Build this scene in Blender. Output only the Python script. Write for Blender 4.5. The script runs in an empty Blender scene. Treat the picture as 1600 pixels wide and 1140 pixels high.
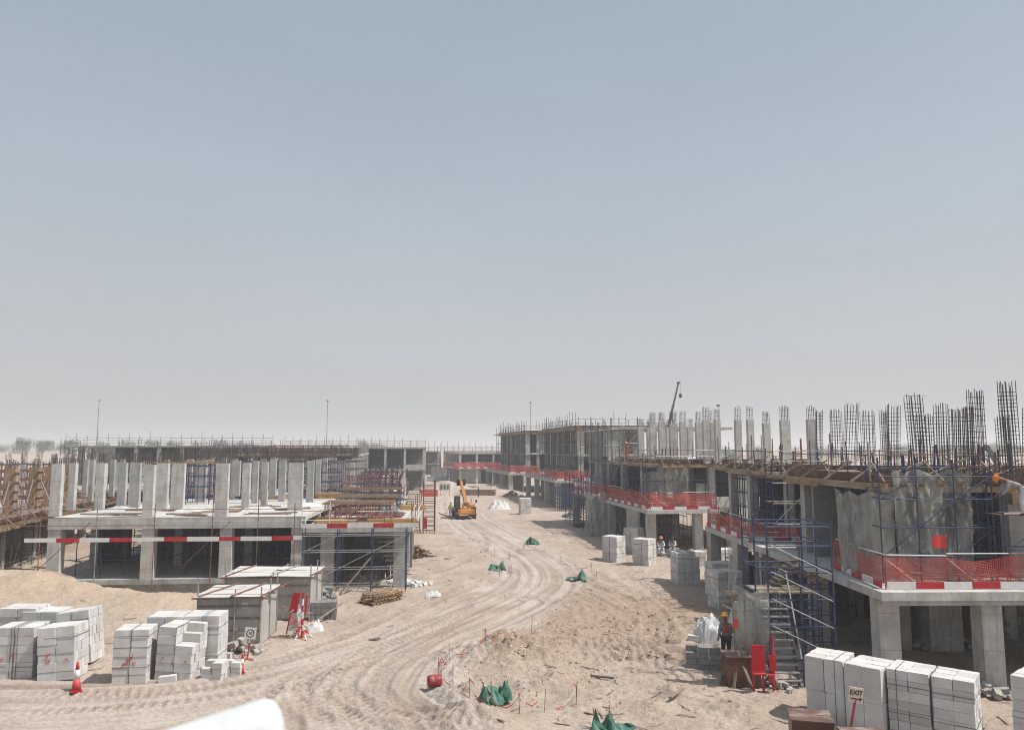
import bpy, bmesh, math, random
import numpy as np
from mathutils import Vector, Matrix, Euler
random.seed(7)
S = bpy.context.scene
COL = S.collection
R = math.radians
PI = math.pi

# ---------------------------------------------------------------- camera, world, sun, exposure
F = 1180.0                      # focal length in photograph pixels (1600 wide)
PITCH = math.atan(130.0 / F)
CAMZ = 8.0
cam_d = bpy.data.cameras.new('camera')
cam = bpy.data.objects.new('camera', cam_d)
COL.objects.link(cam)
cam.location = (0, 0, CAMZ)
cam.rotation_euler = (PI / 2 + PITCH, 0, 0)
cam_d.sensor_width = 36.0
cam_d.lens = 36.0 * F / 1600.0
cam_d.clip_start = 0.1
cam_d.clip_end = 9000
cam_d.dof.use_dof = True
cam_d.dof.focus_distance = 40.0
cam_d.dof.aperture_fstop = 2.6
S.camera = cam

SUN_EL, SUN_AZ = 57.0, -10.0     # azimuth of the sun seen from +X, negative = towards the camera side
W = bpy.data.worlds.new('World')
S.world = W
W.use_nodes = True
nt = W.node_tree
nt.nodes.clear()
wo = nt.nodes.new('ShaderNodeOutputWorld')
bg = nt.nodes.new('ShaderNodeBackground')
sky = nt.nodes.new('ShaderNodeTexSky')
sky.sky_type = 'NISHITA'
sky.sun_disc = False
sky.sun_elevation = R(SUN_EL)
sky.sun_rotation = R(90 - SUN_AZ)
sky.altitude = 0
sky.air_density = 1.0
sky.dust_density = 4.0
sky.ozone_density = 1.5
# dusty desert air: the clear sky is veiled evenly all round, more so towards the horizon
tc = nt.nodes.new('ShaderNodeTexCoord')
sep = nt.nodes.new('ShaderNodeSeparateXYZ')
nt.links.new(tc.outputs['Generated'], sep.inputs[0])
ramp = nt.nodes.new('ShaderNodeValToRGB')
ramp.color_ramp.elements[0].position = 0.0
ramp.color_ramp.elements[0].color = (0.97, 0.97, 0.97, 1)
ramp.color_ramp.elements[1].position = 0.62
ramp.color_ramp.elements[1].color = (0.68, 0.68, 0.68, 1)
nt.links.new(sep.outputs[2], ramp.inputs[0])
veil = nt.nodes.new('ShaderNodeValToRGB')
ve = veil.color_ramp.elements
ve[0].position = 0.0; ve[0].color = (4.25, 4.28, 4.4, 1)
ve[1].position = 0.60; ve[1].color = (3.15, 3.90, 4.42, 1)
e = ve.new(0.14); e.color = (4.25, 4.42, 4.65, 1)
e = ve.new(0.32); e.color = (3.8, 4.35, 4.78, 1)
nt.links.new(sep.outputs[2], veil.inputs[0])
mixs = nt.nodes.new('ShaderNodeMixRGB')
nt.links.new(ramp.outputs[0], mixs.inputs[0])
nt.links.new(sky.outputs[0], mixs.inputs[1])
nt.links.new(veil.outputs[0], mixs.inputs[2])
dn = nt.nodes.new('ShaderNodeTexNoise'); dn.inputs['Scale'].default_value = 1.6; dn.inputs['Detail'].default_value = 5
mp_ = nt.nodes.new('ShaderNodeMapping'); mp_.inputs['Scale'].default_value = (1, 1, 3.5)
nt.links.new(tc.outputs['Generated'], mp_.inputs[0]); nt.links.new(mp_.outputs[0], dn.inputs['Vector'])
dr = nt.nodes.new('ShaderNodeMapRange'); dr.inputs[1].default_value = .3; dr.inputs[2].default_value = .7; dr.inputs[3].default_value = .965; dr.inputs[4].default_value = 1.035
nt.links.new(dn.outputs['Fac'], dr.inputs[0])
dm = nt.nodes.new('ShaderNodeMixRGB'); dm.blend_type = 'MULTIPLY'; dm.inputs[0].default_value = 1
nt.links.new(mixs.outputs[0], dm.inputs[1]); nt.links.new(dr.outputs[0], dm.inputs[2])   # uneven dust in the air
nt.links.new(dm.outputs[0], bg.inputs[0])
bg.inputs[1].default_value = 0.096
nt.links.new(bg.outputs[0], wo.inputs[0])

sd = bpy.data.lights.new('sun', 'SUN')
sun = bpy.data.objects.new('sun', sd)
COL.objects.link(sun)
sd.energy = 4.3
sd.angle = R(1.2)
sd.color = (1.0, 0.95, 0.88)
_to = Vector((math.cos(R(SUN_EL)) * math.cos(R(SUN_AZ)), math.cos(R(SUN_EL)) * math.sin(R(SUN_AZ)), math.sin(R(SUN_EL))))
sun.rotation_euler = _to.to_track_quat('Z', 'Y').to_euler()
sun.location = (60, 0, 80)

S.view_settings.view_transform = 'Standard'
S.view_settings.look = 'None'
S.view_settings.gamma = 1.0
S.view_settings.use_curve_mapping = False
S.view_settings.exposure = 0.36
S.cycles.max_bounces = 6
S.cycles.diffuse_bounces = 2
S.cycles.transparent_max_bounces = 12
S.cycles.filter_width = 1.1
S.cycles.adaptive_threshold = 0.004
S.cycles.volume_bounces = 2

# ---------------------------------------------------------------- picture <-> place
def ray(px, py):
    u = (px - 800) / F; v = (570 - py) / F
    return Vector((u, math.cos(PITCH) - v * math.sin(PITCH), math.sin(PITCH) + v * math.cos(PITCH)))
def P(px, py, z=0.0):           # the point at height z seen at a photograph pixel
    d = ray(px, py); t = (z - CAMZ) / d.z
    return Vector((d.x * t, d.y * t, z))
def Q(px, py, y):               # the point at distance y seen at a photograph pixel
    d = ray(px, py); t = y / d.y
    return Vector((d.x * t, y, CAMZ + d.z * t))

# ---------------------------------------------------------------- materials
def nodes(name):
    m = bpy.data.materials.new(name); m.use_nodes = True
    t = m.node_tree; b = t.nodes['Principled BSDF']
    return m, t, b
def N(t, kind, **kw):
    n = t.nodes.new(kind)
    for k, v in kw.items():
        if k == 'op': n.operation = v
        elif k.startswith('i'): n.inputs[int(k[1:])].default_value = v
        else: setattr(n, k, v)
    return n
def noise(t, vec, scale, detail=4.0, rough=0.55, stretch=None):
    if stretch:
        mp = N(t, 'ShaderNodeMapping'); mp.inputs['Scale'].default_value = stretch
        t.links.new(vec, mp.inputs[0]); vec = mp.outputs[0]
    n = N(t, 'ShaderNodeTexNoise'); n.inputs['Scale'].default_value = scale
    n.inputs['Detail'].default_value = detail; n.inputs['Roughness'].default_value = rough
    t.links.new(vec, n.inputs['Vector'])
    return n.outputs['Fac']
def rampv(t, fac, stops):
    r = N(t, 'ShaderNodeValToRGB'); el = r.color_ramp.elements
    while len(el) < len(stops): el.new(0.5)
    for e_, (p_, c_) in zip(el, stops):
        e_.position = p_; e_.color = (c_[0], c_[1], c_[2], 1)
    t.links.new(fac, r.inputs[0])
    return r.outputs[0]
def mixc(t, fac, a, b, mode='MIX'):
    m = N(t, 'ShaderNodeMixRGB', blend_type=mode)
    for i, s in ((0, fac), (1, a), (2, b)):
        if isinstance(s, (int, float)): m.inputs[i].default_value = s if i == 0 else (s, s, s, 1)
        elif isinstance(s, (tuple, list)): m.inputs[i].default_value = (s[0], s[1], s[2], 1)
        else: t.links.new(s, m.inputs[i])
    return m.outputs[0]
def bump(t, b, h, strength, dist=0.02):
    n = N(t, 'ShaderNodeBump'); n.inputs['Strength'].default_value = strength; n.inputs['Distance'].default_value = dist
    t.links.new(h, n.inputs['Height']); t.links.new(n.outputs[0], b.inputs['Normal'])

MATS = {}
def surf(name, col, rough=0.8, var=0.25, scale=3.0, dirt=None, dirt_amt=0.5, fine=40.0, bmp=0.2, metal=0.0, stretch=None, rnd=0.0, alpha=None):
    """A worn real-world surface: base colour, broad blotches, dust or stains in their own patches, fine relief."""
    m, t, b = nodes(name)
    g = N(t, 'ShaderNodeNewGeometry').outputs['Position']
    n1 = noise(t, g, scale, 5.0, 0.6, stretch)
    lo = tuple(c * (1 - var) for c in col); hi = tuple(min(0.95, c * (1 + var * 0.7)) for c in col)
    c = rampv(t, n1, [(0.3, lo), (0.72, hi)])
    if dirt:
        n2 = noise(t, g, scale * 0.45 + 0.3, 6.0, 0.65)
        f = rampv(t, n2, [(0.48, (0, 0, 0)), (0.68, (dirt_amt,) * 3)])
        c = mixc(t, f, c, dirt)
    if rnd:
        oi = N(t, 'ShaderNodeObjectInfo')
        r_ = rampv(t, oi.outputs['Random'], [(0.0, (1 - rnd,) * 3), (1.0, (1.0,) * 3)])
        c = mixc(t, 1.0, c, r_, 'MULTIPLY')
    t.links.new(c, b.inputs['Base Color'])
    b.inputs['Roughness'].default_value = rough
    b.inputs['Metallic'].default_value = metal
    b.inputs['Specular IOR Level'].default_value = 0.3
    if bmp: bump(t, b, noise(t, g, fine, 3.0), bmp, 0.01)
    if alpha is not None: b.inputs['Alpha'].default_value = alpha
    MATS[name] = m
    return m

def concrete(name, col, stain=(0.2, 0.19, 0.175)):
    m, t, b = nodes(name)
    g = N(t, 'ShaderNodeNewGeometry').outputs['Position']
    n1 = noise(t, g, 1.3, 6.0, 0.65)
    c = rampv(t, n1, [(0.28, tuple(x * 0.68 for x in col)), (0.7, tuple(min(.9, x * 1.2) for x in col))])
    n2 = noise(t, g, 0.8, 5.0, 0.7, (5.0, 5.0, 0.5))                 # runs down the faces
    f = rampv(t, n2, [(0.48, (0, 0, 0)), (0.72, (0.75,) * 3)])
    c = mixc(t, f, c, stain)
    sp = N(t, 'ShaderNodeSeparateXYZ'); t.links.new(g, sp.inputs[0])  # lift joints left by the shutters
    fr = N(t, 'ShaderNodeMath', op='FRACT'); ml = N(t, 'ShaderNodeMath', op='MULTIPLY'); ml.inputs[1].default_value = 0.82
    t.links.new(sp.outputs[2], ml.inputs[0]); t.links.new(ml.outputs[0], fr.inputs[0])
    lt = N(t, 'ShaderNodeMath', op='LESS_THAN'); lt.inputs[1].default_value = 0.022
    t.links.new(fr.outputs[0], lt.inputs[0])
    l2 = N(t, 'ShaderNodeMath', op='MULTIPLY'); l2.inputs[1].default_value = 0.6
    t.links.new(lt.outputs[0], l2.inputs[0])
    c = mixc(t, l2.outputs[0], c, (0.25, 0.24, 0.22))
    n3 = noise(t, g, 9.0, 4.0, 0.6)
    f3 = rampv(t, n3, [(0.58, (0, 0, 0)), (0.68, (0.6,) * 3)])
    c = mixc(t, f3, c, tuple(min(.9, x * 1.25) for x in col))
    t.links.new(c, b.inputs['Base Color'])
    b.inputs['Roughness'].default_value = 0.85
    b.inputs['Specular IOR Level'].default_value = 0.25
    bump(t, b, noise(t, g, 18.0, 5.0), 0.3, 0.012)
    MATS[name] = m
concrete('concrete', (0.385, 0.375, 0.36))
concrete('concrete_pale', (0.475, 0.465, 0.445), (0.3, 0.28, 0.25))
surf('soffit', (0.30, 0.29, 0.28), 0.9, 0.2, 2.0)
surf('block_grey', (0.25, 0.25, 0.25), 0.95, 0.2, 4.0, fine=60, bmp=0.4, rnd=0.25)
surf('block_white', (0.62, 0.61, 0.60), 0.95, 0.14, 2.0, dirt=(0.46, 0.40, 0.34), dirt_amt=0.55, fine=55, bmp=0.3, rnd=0.22)
surf('strap', (0.13, 0.135, 0.145), 0.5, 0.1)
surf('wrap', (0.50, 0.51, 0.52), 0.35, 0.15, 3.0, dirt=(0.4, 0.36, 0.31), dirt_amt=0.4, bmp=0.0)
surf('steel_blue', (0.030, 0.048, 0.115), 0.5, 0.35, 6.0, dirt=(0.16, 0.15, 0.15), dirt_amt=0.28, bmp=0)
surf('steel_grey', (0.34, 0.34, 0.345), 0.42, 0.3, 5.0, dirt=(0.28, 0.2, 0.15), dirt_amt=0.4, bmp=0, metal=0.3)
surf('steel_dark', (0.06, 0.062, 0.07), 0.6, 0.3, 6.0, dirt=(0.16, 0.1, 0.075), dirt_amt=0.5, bmp=0)
surf('rust', (0.20, 0.085, 0.055), 0.8, 0.4, 7.0, dirt=(0.28, 0.22, 0.19), dirt_amt=0.4, bmp=0)
surf('rust_red', (0.24, 0.085, 0.08), 0.8, 0.4, 5.0, dirt=(0.35, 0.28, 0.26), dirt_amt=0.5, bmp=0)
surf('rebar', (0.085, 0.075, 0.072), 0.75, 0.3, 9.0, dirt=(0.15, 0.075, 0.045), dirt_amt=0.5, bmp=0)
surf('timber', (0.36, 0.235, 0.14), 0.85, 0.35, 4.0, dirt=(0.45, 0.38, 0.31), dirt_amt=0.5, stretch=(1, 1, 6), rnd=0.35)
surf('timber_yellow', (0.50, 0.29, 0.10), 0.75, 0.25, 3.0, dirt=(0.4, 0.33, 0.26), dirt_amt=0.4, rnd=0.25)
surf('timber_old', (0.30, 0.235, 0.18), 0.9, 0.35, 4.0, dirt=(0.45, 0.4, 0.35), dirt_amt=0.5, rnd=0.45)
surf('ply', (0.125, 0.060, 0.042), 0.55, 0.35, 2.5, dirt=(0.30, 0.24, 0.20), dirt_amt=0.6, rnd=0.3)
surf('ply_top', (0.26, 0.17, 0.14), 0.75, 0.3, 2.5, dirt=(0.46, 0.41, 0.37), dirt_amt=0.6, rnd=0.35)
surf('red_paint', (0.42, 0.012, 0.022), 0.5, 0.15, 3.0, dirt=(0.45, 0.2, 0.18), dirt_amt=0.25, bmp=0)
surf('white_paint', (0.66, 0.65, 0.64), 0.6, 0.1, 3.0, dirt=(0.5, 0.45, 0.4), dirt_amt=0.4, bmp=0)
surf('net_red', (0.52, 0.075, 0.058), 0.7, 0.25, 1.2, dirt=(0.65, 0.24, 0.2), dirt_amt=0.4, bmp=0)
surf('tape_red', (0.60, 0.05, 0.04), 0.6, 0.2, bmp=0)
surf('sheet_metal', (0.42, 0.405, 0.38), 0.55, 0.2, 1.5, dirt=(0.46, 0.38, 0.3), dirt_amt=0.5, bmp=0)
surf('sheet_roof', (0.52, 0.505, 0.485), 0.8, 0.15, 1.5, dirt=(0.5, 0.43, 0.36), dirt_amt=0.5)
surf('cover_green', (0.045, 0.150, 0.115), 0.8, 0.4, 5.0, dirt=(0.30, 0.31, 0.25), dirt_amt=0.75, bmp=0)
surf('box_brown', (0.105, 0.038, 0.026), 0.42, 0.3, 2.0, dirt=(0.20, 0.11, 0.08), dirt_amt=0.5)
surf('box_lid', (0.13, 0.075, 0.06), 0.5, 0.3, 2.0, dirt=(0.42, 0.36, 0.32), dirt_amt=0.75)
surf('rubble', (0.44, 0.41, 0.38), 0.95, 0.3, 6.0, fine=60, bmp=0.4, rnd=0.3)
surf('clod', (0.39, 0.30, 0.235), 1.0, 0.35, 3.0, fine=50, bmp=0.4)
surf('stone', (0.50, 0.41, 0.32), 0.95, 0.2, 6.0, fine=60, bmp=0.4, rnd=0.3)
surf('drum_red', (0.24, 0.018, 0.03), 0.5, 0.25, 4.0, dirt=(0.35, 0.2, 0.17), dirt_amt=0.5, bmp=0)
surf('boom_dirty', (0.36, 0.16, 0.05), 0.6, 0.3, 3.0, dirt=(0.3, 0.22, 0.16), dirt_amt=0.6, bmp=0)
surf('jcb', (0.58, 0.22, 0.026), 0.45, 0.15, 2.0, dirt=(0.45, 0.33, 0.2), dirt_amt=0.5, bmp=0)
surf('tyre', (0.055, 0.052, 0.05), 0.9, 0.3, 5.0, dirt=(0.28, 0.23, 0.18), dirt_amt=0.5, bmp=0.3)
surf('black', (0.022, 0.022, 0.024), 0.6, 0.3, bmp=0)
surf('roll_white', (0.56, 0.575, 0.59), 0.55, 0.12, 14.0, bmp=0.15, fine=90)
surf('sign_board', (0.62, 0.53, 0.43), 0.8, 0.15, 8.0)
surf('skin', (0.20, 0.105, 0.07), 0.6, 0.1, bmp=0)
surf('helmet_yellow', (0.70, 0.30, 0.03), 0.4, 0.05, bmp=0)
surf('helmet_orange', (0.72, 0.21, 0.03), 0.4, 0.05, bmp=0)
surf('cloth_grey', (0.26, 0.26, 0.29), 0.95, 0.2, 9.0, bmp=0)
surf('cloth_pale', (0.52, 0.53, 0.55), 0.95, 0.15, 9.0, bmp=0)
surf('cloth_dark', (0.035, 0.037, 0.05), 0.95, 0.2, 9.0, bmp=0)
surf('cloth_red', (0.50, 0.06, 0.06), 0.9, 0.2, 9.0, bmp=0)
surf('cloth_lime', (0.42, 0.48, 0.10), 0.9, 0.2, 9.0, bmp=0)
surf('cloth_orange', (0.60, 0.14, 0.04), 0.9, 0.2, 9.0, bmp=0)
surf('plastic_white', (0.60, 0.60, 0.59), 0.5, 0.15, 4.0, dirt=(0.5, 0.45, 0.4), dirt_amt=0.4, bmp=0)
surf('plastic_blue', (0.06, 0.13, 0.26), 0.6, 0.3, 4.0, bmp=0)
surf('bark', (0.13, 0.10, 0.07), 0.95, 0.3, 5.0)
surf('leaf_dark', (0.030, 0.070, 0.018), 0.85, 0.35, 0.5, bmp=0)
surf('leaf', (0.048, 0.092, 0.024), 0.85, 0.35, 0.5, bmp=0)
def glass_mat():
    m, t, b = nodes('cab_glass')
    b.inputs['Base Color'].default_value = (0.03, 0.055, 0.05, 1); b.inputs['Roughness'].default_value = 0.08
    b.inputs['Alpha'].default_value = 0.75
    MATS['cab_glass'] = m
glass_mat()
def cloth_net(name, col, a0, a1):
    """Fine woven debris netting: partly see-through, the weave closer where it hangs in folds."""
    m, t, b = nodes(name)
    g = N(t, 'ShaderNodeNewGeometry').outputs['Position']
    n1 = noise(t, g, 1.2, 5.0, 0.6, (2.2, 2.2, 0.8))
    c = rampv(t, n1, [(0.3, tuple(x * 0.72 for x in col)), (0.7, tuple(x * 1.15 for x in col))])
    t.links.new(c, b.inputs['Base Color'])
    b.inputs['Roughness'].default_value = 0.9
    n2 = noise(t, g, 0.9, 4.0, 0.6, (2.6, 2.6, 0.7))
    a = N(t, 'ShaderNodeMapRange'); a.inputs[1].default_value = 0.35; a.inputs[2].default_value = 0.65
    a.inputs[3].default_value = a0; a.inputs[4].default_value = a1
    t.links.new(n2, a.inputs[0])
    t.links.new(a.outputs[0], b.inputs['Alpha'])
    b.inputs['Transmission Weight'].default_value = 0.0
    MATS[name] = m
cloth_net('net_grey', (0.33, 0.335, 0.305), 0.26, 0.74)
cloth_net('net_pale', (0.40, 0.39, 0.35), 0.36, 0.82)

# ---------------------------------------------------------------- object helpers
def link(o, parent=None):
    COL.objects.link(o)
    if parent is not None: o.parent = parent
    return o
def tag(o, label=None, cat=None, group=None, kind=None):
    if label: o['label'] = label
    if cat: o['category'] = cat
    if group: o['group'] = group
    if kind: o['kind'] = kind
    return o
def thing(name, label, cat, loc=(0, 0, 0), rz=0.0, group=None):
    o = bpy.data.objects.new(name, None)
    o.empty_display_size = 0.2
    link(o); o.location = loc; o.rotation_euler = (0, 0, rz)
    return tag(o, label, cat, group)
def copy_tree(o, parent=None):
    c = o.copy(); COL.objects.link(c)
    if parent is not None: c.parent = parent
    for ch in list(o.children): copy_tree(ch, c)
    return c
class MB:
    """collects shapes, then links them as one mesh object"""
    def __init__(self): self.v = []; self.f = []; self.mi = []; self.cur = 0
    def add(self, vs, fs):
        n = len(self.v); self.v.extend([tuple(p) for p in vs])
        for f in fs: self.f.append([i + n for i in f]); self.mi.append(self.cur)
        return self
    def box(self, x0, y0, z0, x1, y1, z1):
        return self.add([(x0, y0, z0), (x1, y0, z0), (x1, y1, z0), (x0, y1, z0), (x0, y0, z1), (x1, y0, z1), (x1, y1, z1), (x0, y1, z1)],
                        [(0, 3, 2, 1), (4, 5, 6, 7), (0, 1, 5, 4), (1, 2, 6, 5), (2, 3, 7, 6), (3, 0, 4, 7)])
    def bar(self, p, q, r, n=4, r2=None):
        p = Vector(p); q = Vector(q); d = (q - p)
        if d.length < 1e-6: return self
        z = d.normalized(); a = Vector((0, 0, 1)) if abs(z.z) < 0.9 else Vector((1, 0, 0))
        x = z.cross(a).normalized(); y = z.cross(x); r2 = r if r2 is None else r2
        vs = [p + (x * math.cos(2 * PI * (k + .5) / n) + y * math.sin(2 * PI * (k + .5) / n)) * r for k in range(n)] + \
             [q + (x * math.cos(2 * PI * (k + .5) / n) + y * math.sin(2 * PI * (k + .5) / n)) * r2 for k in range(n)]
        fs = [(k, (k + 1) % n, n + (k + 1) % n, n + k) for k in range(n)] + [tuple(range(n - 1, -1, -1)), tuple(range(n, 2 * n))]
        return self.add(vs, fs)
    def plank(self, p, q, w, h, up=(0, 0, 1)):
        p = Vector(p); q = Vector(q); z = (q - p).normalized(); u = Vector(up)
        if abs(z.dot(u)) > 0.95: u = Vector((1, 0, 0))
        x = z.cross(u).normalized() * w / 2; y = x.cross(z).normalized() * h / 2
        vs = [p - x - y, p + x - y, p + x + y, p - x + y, q - x - y, q + x - y, q + x + y, q - x + y]
        return self.add(vs, [(0, 1, 2, 3), (7, 6, 5, 4), (0, 4, 5, 1), (1, 5, 6, 2), (2, 6, 7, 3), (3, 7, 4, 0)])
    def prism(self, poly, z0, z1):
        n = len(poly)
        vs = [(a, b, z0) for a, b in poly] + [(a, b, z1) for a, b in poly]
        return self.add(vs, [tuple(range(n - 1, -1, -1)), tuple(range(n, 2 * n))] + [(k, (k + 1) % n, n + (k + 1) % n, n + k) for k in range(n)])
    def prism_x(self, poly, x0, x1):     # outline in y,z swept along x
        n = len(poly)
        vs = [(x0, a, b) for a, b in poly] + [(x1, a, b) for a, b in poly]
        return self.add(vs, [tuple(range(n - 1, -1, -1)), tuple(range(n, 2 * n))] + [(k, (k + 1) % n, n + (k + 1) % n, n + k) for k in range(n)])
    def lathe(self, prof, n=14, c=(0, 0, 0), axis='z'):
        vs = []; fs = []
        for (r, h) in prof:
            for k in range(n):
                a = 2 * PI * k / n; x, y = r * math.cos(a), r * math.sin(a)
                p = (x, y, h) if axis == 'z' else ((h, x, y) if axis == 'x' else (y, h, x))
                vs.append((p[0] + c[0], p[1] + c[1], p[2] + c[2]))
        for i in range(len(prof) - 1):
            for k in range(n): fs.append((i * n + k, i * n + (k + 1) % n, (i + 1) * n + (k + 1) % n, (i + 1) * n + k))
        fs.append(tuple(range(n - 1, -1, -1))); m = (len(prof) - 1) * n; fs.append(tuple(range(m, m + n)))
        return self.add(vs, fs)
    def grid(self, pts):                 # rows of points
        r = len(pts); c = len(pts[0])
        vs = [p for row in pts for p in row]
        return self.add(vs, [(i * c + j, i * c + j + 1, (i + 1) * c + j + 1, (i + 1) * c + j) for i in range(r - 1) for j in range(c - 1)])
    def mesh(self, name, mats, smooth=False):
        me = bpy.data.meshes.new(name); me.from_pydata(self.v, [], self.f)
        ms = mats if isinstance(mats, (list, tuple)) else [mats]
        for m in ms: me.materials.append(MATS[m])
        if len(ms) > 1: me.polygons.foreach_set('material_index', self.mi)
        if smooth: me.polygons.foreach_set('use_smooth', [True] * len(me.polygons))
        me.update()
        return me
    def build(self, name, mats, parent=None, smooth=False, label=None, kind=None):
        o = bpy.data.objects.new(name, self.mesh(name, mats, smooth)); link(o, parent)
        if label: o['label'] = label
        if kind: o['kind'] = kind
        return o
_unit = {}
def unit(kind, mat):
    if (kind, mat) not in _unit:
        b = MB()
        if kind == 'cube': b.box(-.5, -.5, -.5, .5, .5, .5)
        elif kind.startswith('chip'):
            rs = random.Random(kind); bm = bmesh.new(); bmesh.ops.create_cube(bm, size=1.0)
            v_ = rs.choice([v for v in bm.verts if v.co.z > 0]); bmesh.ops.bevel(bm, geom=[v_], offset=rs.uniform(.06, .16), segments=1, affect='VERTICES')
            if rs.random() < .6:
                v_ = rs.choice([v for v in bm.verts if v.co.z < 0]); bmesh.ops.bevel(bm, geom=[v_], offset=rs.uniform(.05, .14), segments=1, affect='VERTICES')
            bmesh.ops.bevel(bm, geom=list(bm.edges), offset=.018, segments=1, affect='EDGES')
            for v in bm.verts: v.co += Vector((rs.uniform(-.006, .006), rs.uniform(-.006, .006), rs.uniform(-.006, .006)))
            me = bpy.data.meshes.new(mat + '_chipped'); bm.to_mesh(me); bm.free(); me.materials.append(MATS[mat]); _unit[(kind, mat)] = me
            return me
        elif kind == 'tube': b.bar((0, 0, 0), (0, 0, 1), 1.0, 6)
        _unit[(kind, mat)] = b.mesh(mat + '_' + kind, mat, kind == 'tube' and False)
    return _unit[(kind, mat)]
def blk(parent, name, x0, y0, z0, x1, y1, z1, mat, rz=0.0, tilt=(0, 0)):
    o = bpy.data.objects.new(name, unit('cube', mat)); link(o, parent)
    o.location = ((x0 + x1) / 2, (y0 + y1) / 2, (z0 + z1) / 2); o.scale = (abs(x1 - x0), abs(y1 - y0), abs(z1 - z0))
    o.rotation_euler = (tilt[0], tilt[1], rz)
    return o
def rod(parent, name, p, q, r, mat):
    o = bpy.data.objects.new(name, unit('tube', mat)); link(o, parent)
    p = Vector(p); d = Vector(q) - p
    o.location = p; o.scale = (r, r, d.length); o.rotation_euler = d.to_track_quat('Z', 'Y').to_euler()
    return o
def board(parent, name, p, q, w, h, mat):     # plank between two points, shared mesh
    o = bpy.data.objects.new(name, unit('cube', mat)); link(o, parent)
    p = Vector(p); q = Vector(q); d = q - p
    o.location = (p + q) / 2; o.scale = (w, h, d.length); o.rotation_euler = d.to_track_quat('Z', 'Y').to_euler()
    return o
rnd = random.uniform
ORD = ['first', 'second', 'third', 'fourth', 'fifth', 'sixth', 'seventh', 'eighth', 'ninth', 'tenth', 'eleventh', 'twelfth']
# ---------------------------------------------------------------- ground
def _hash(ix, iy, s):
    h = (ix.astype(np.int64) * 374761393 + iy.astype(np.int64) * 668265263 + s * 1442695) & 0x7fffffff
    h = ((h ^ (h >> 13)) * 1274126177) & 0x7fffffff
    return ((h ^ (h >> 16)) & 0xffff) / 65535.0
def vn(x, y, s=0):
    ix = np.floor(x); iy = np.floor(y); fx = x - ix; fy = y - iy
    fx = fx * fx * (3 - 2 * fx); fy = fy * fy * (3 - 2 * fy)
    a = _hash(ix, iy, s); b = _hash(ix + 1, iy, s); c = _hash(ix, iy + 1, s); d = _hash(ix + 1, iy + 1, s)
    return (a + (b - a) * fx) * (1 - fy) + (c + (d - c) * fx) * fy - 0.5
def fbm(x, y, f, o=3, s=0):
    t = 0; a = 1.0
    for k in range(o):
        t = t + a * vn(x * f + 17.3 * k, y * f - 9.1 * k, s + k); f *= 2.03; a *= 0.5
    return t
def sst(a, b, x):
    t = np.clip((x - a) / (b - a), 0, 1); return t * t * (3 - 2 * t)
def spline(pts, n=10):
    p = [np.array(q, float) for q in pts]; p = [2 * p[0] - p[1]] + p + [2 * p[-1] - p[-2]]
    out = []
    for i in range(1, len(p) - 2):
        for k in range(n):
            t = k / n
            out.append(0.5 * ((2 * p[i]) + (-p[i - 1] + p[i + 1]) * t + (2 * p[i - 1] - 5 * p[i] + 4 * p[i + 1] - p[i + 2]) * t * t + (-p[i - 1] + 3 * p[i] - 3 * p[i + 1] + p[i + 2]) * t ** 3))
    out.append(p[-2])
    return np.array(out)
def along(x, y, path, reach):
    """distance to a path, signed side offset and length along it"""
    best = np.full(x.shape, 1e9); side = np.zeros(x.shape); arc = np.zeros(x.shape)
    lo = path.min(0) - reach; hi = path.max(0) + reach
    sel = (x > lo[0]) & (x < hi[0]) & (y > lo[1]) & (y < hi[1])
    if not sel.any(): return best, side, arc
    xs = x[sel]; ys = y[sel]; b = best[sel]; sd_ = side[sel]; ar = arc[sel]; L = 0.0
    for (ax, ay), (bx, by) in zip(path[:-1], path[1:]):
        dx, dy = bx - ax, by - ay; l2 = dx * dx + dy * dy
        if l2 < 1e-9: continue
        t = np.clip(((xs - ax) * dx + (ys - ay) * dy) / l2, 0, 1)
        ex = xs - ax - t * dx; ey = ys - ay - t * dy; d = np.hypot(ex, ey)
        m = d < b; l = math.sqrt(l2)
        b[m] = d[m]; sd_[m] = np.sign(dx * ey - dy * ex)[m] * d[m]; ar[m] = L + t[m] * l
        L += l
    best[sel] = b; side[sel] = sd_; arc[sel] = ar
    return best, side, arc
def gpts(*px): return [(P(a, b).x, P(a, b).y) for a, b in px]

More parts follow.
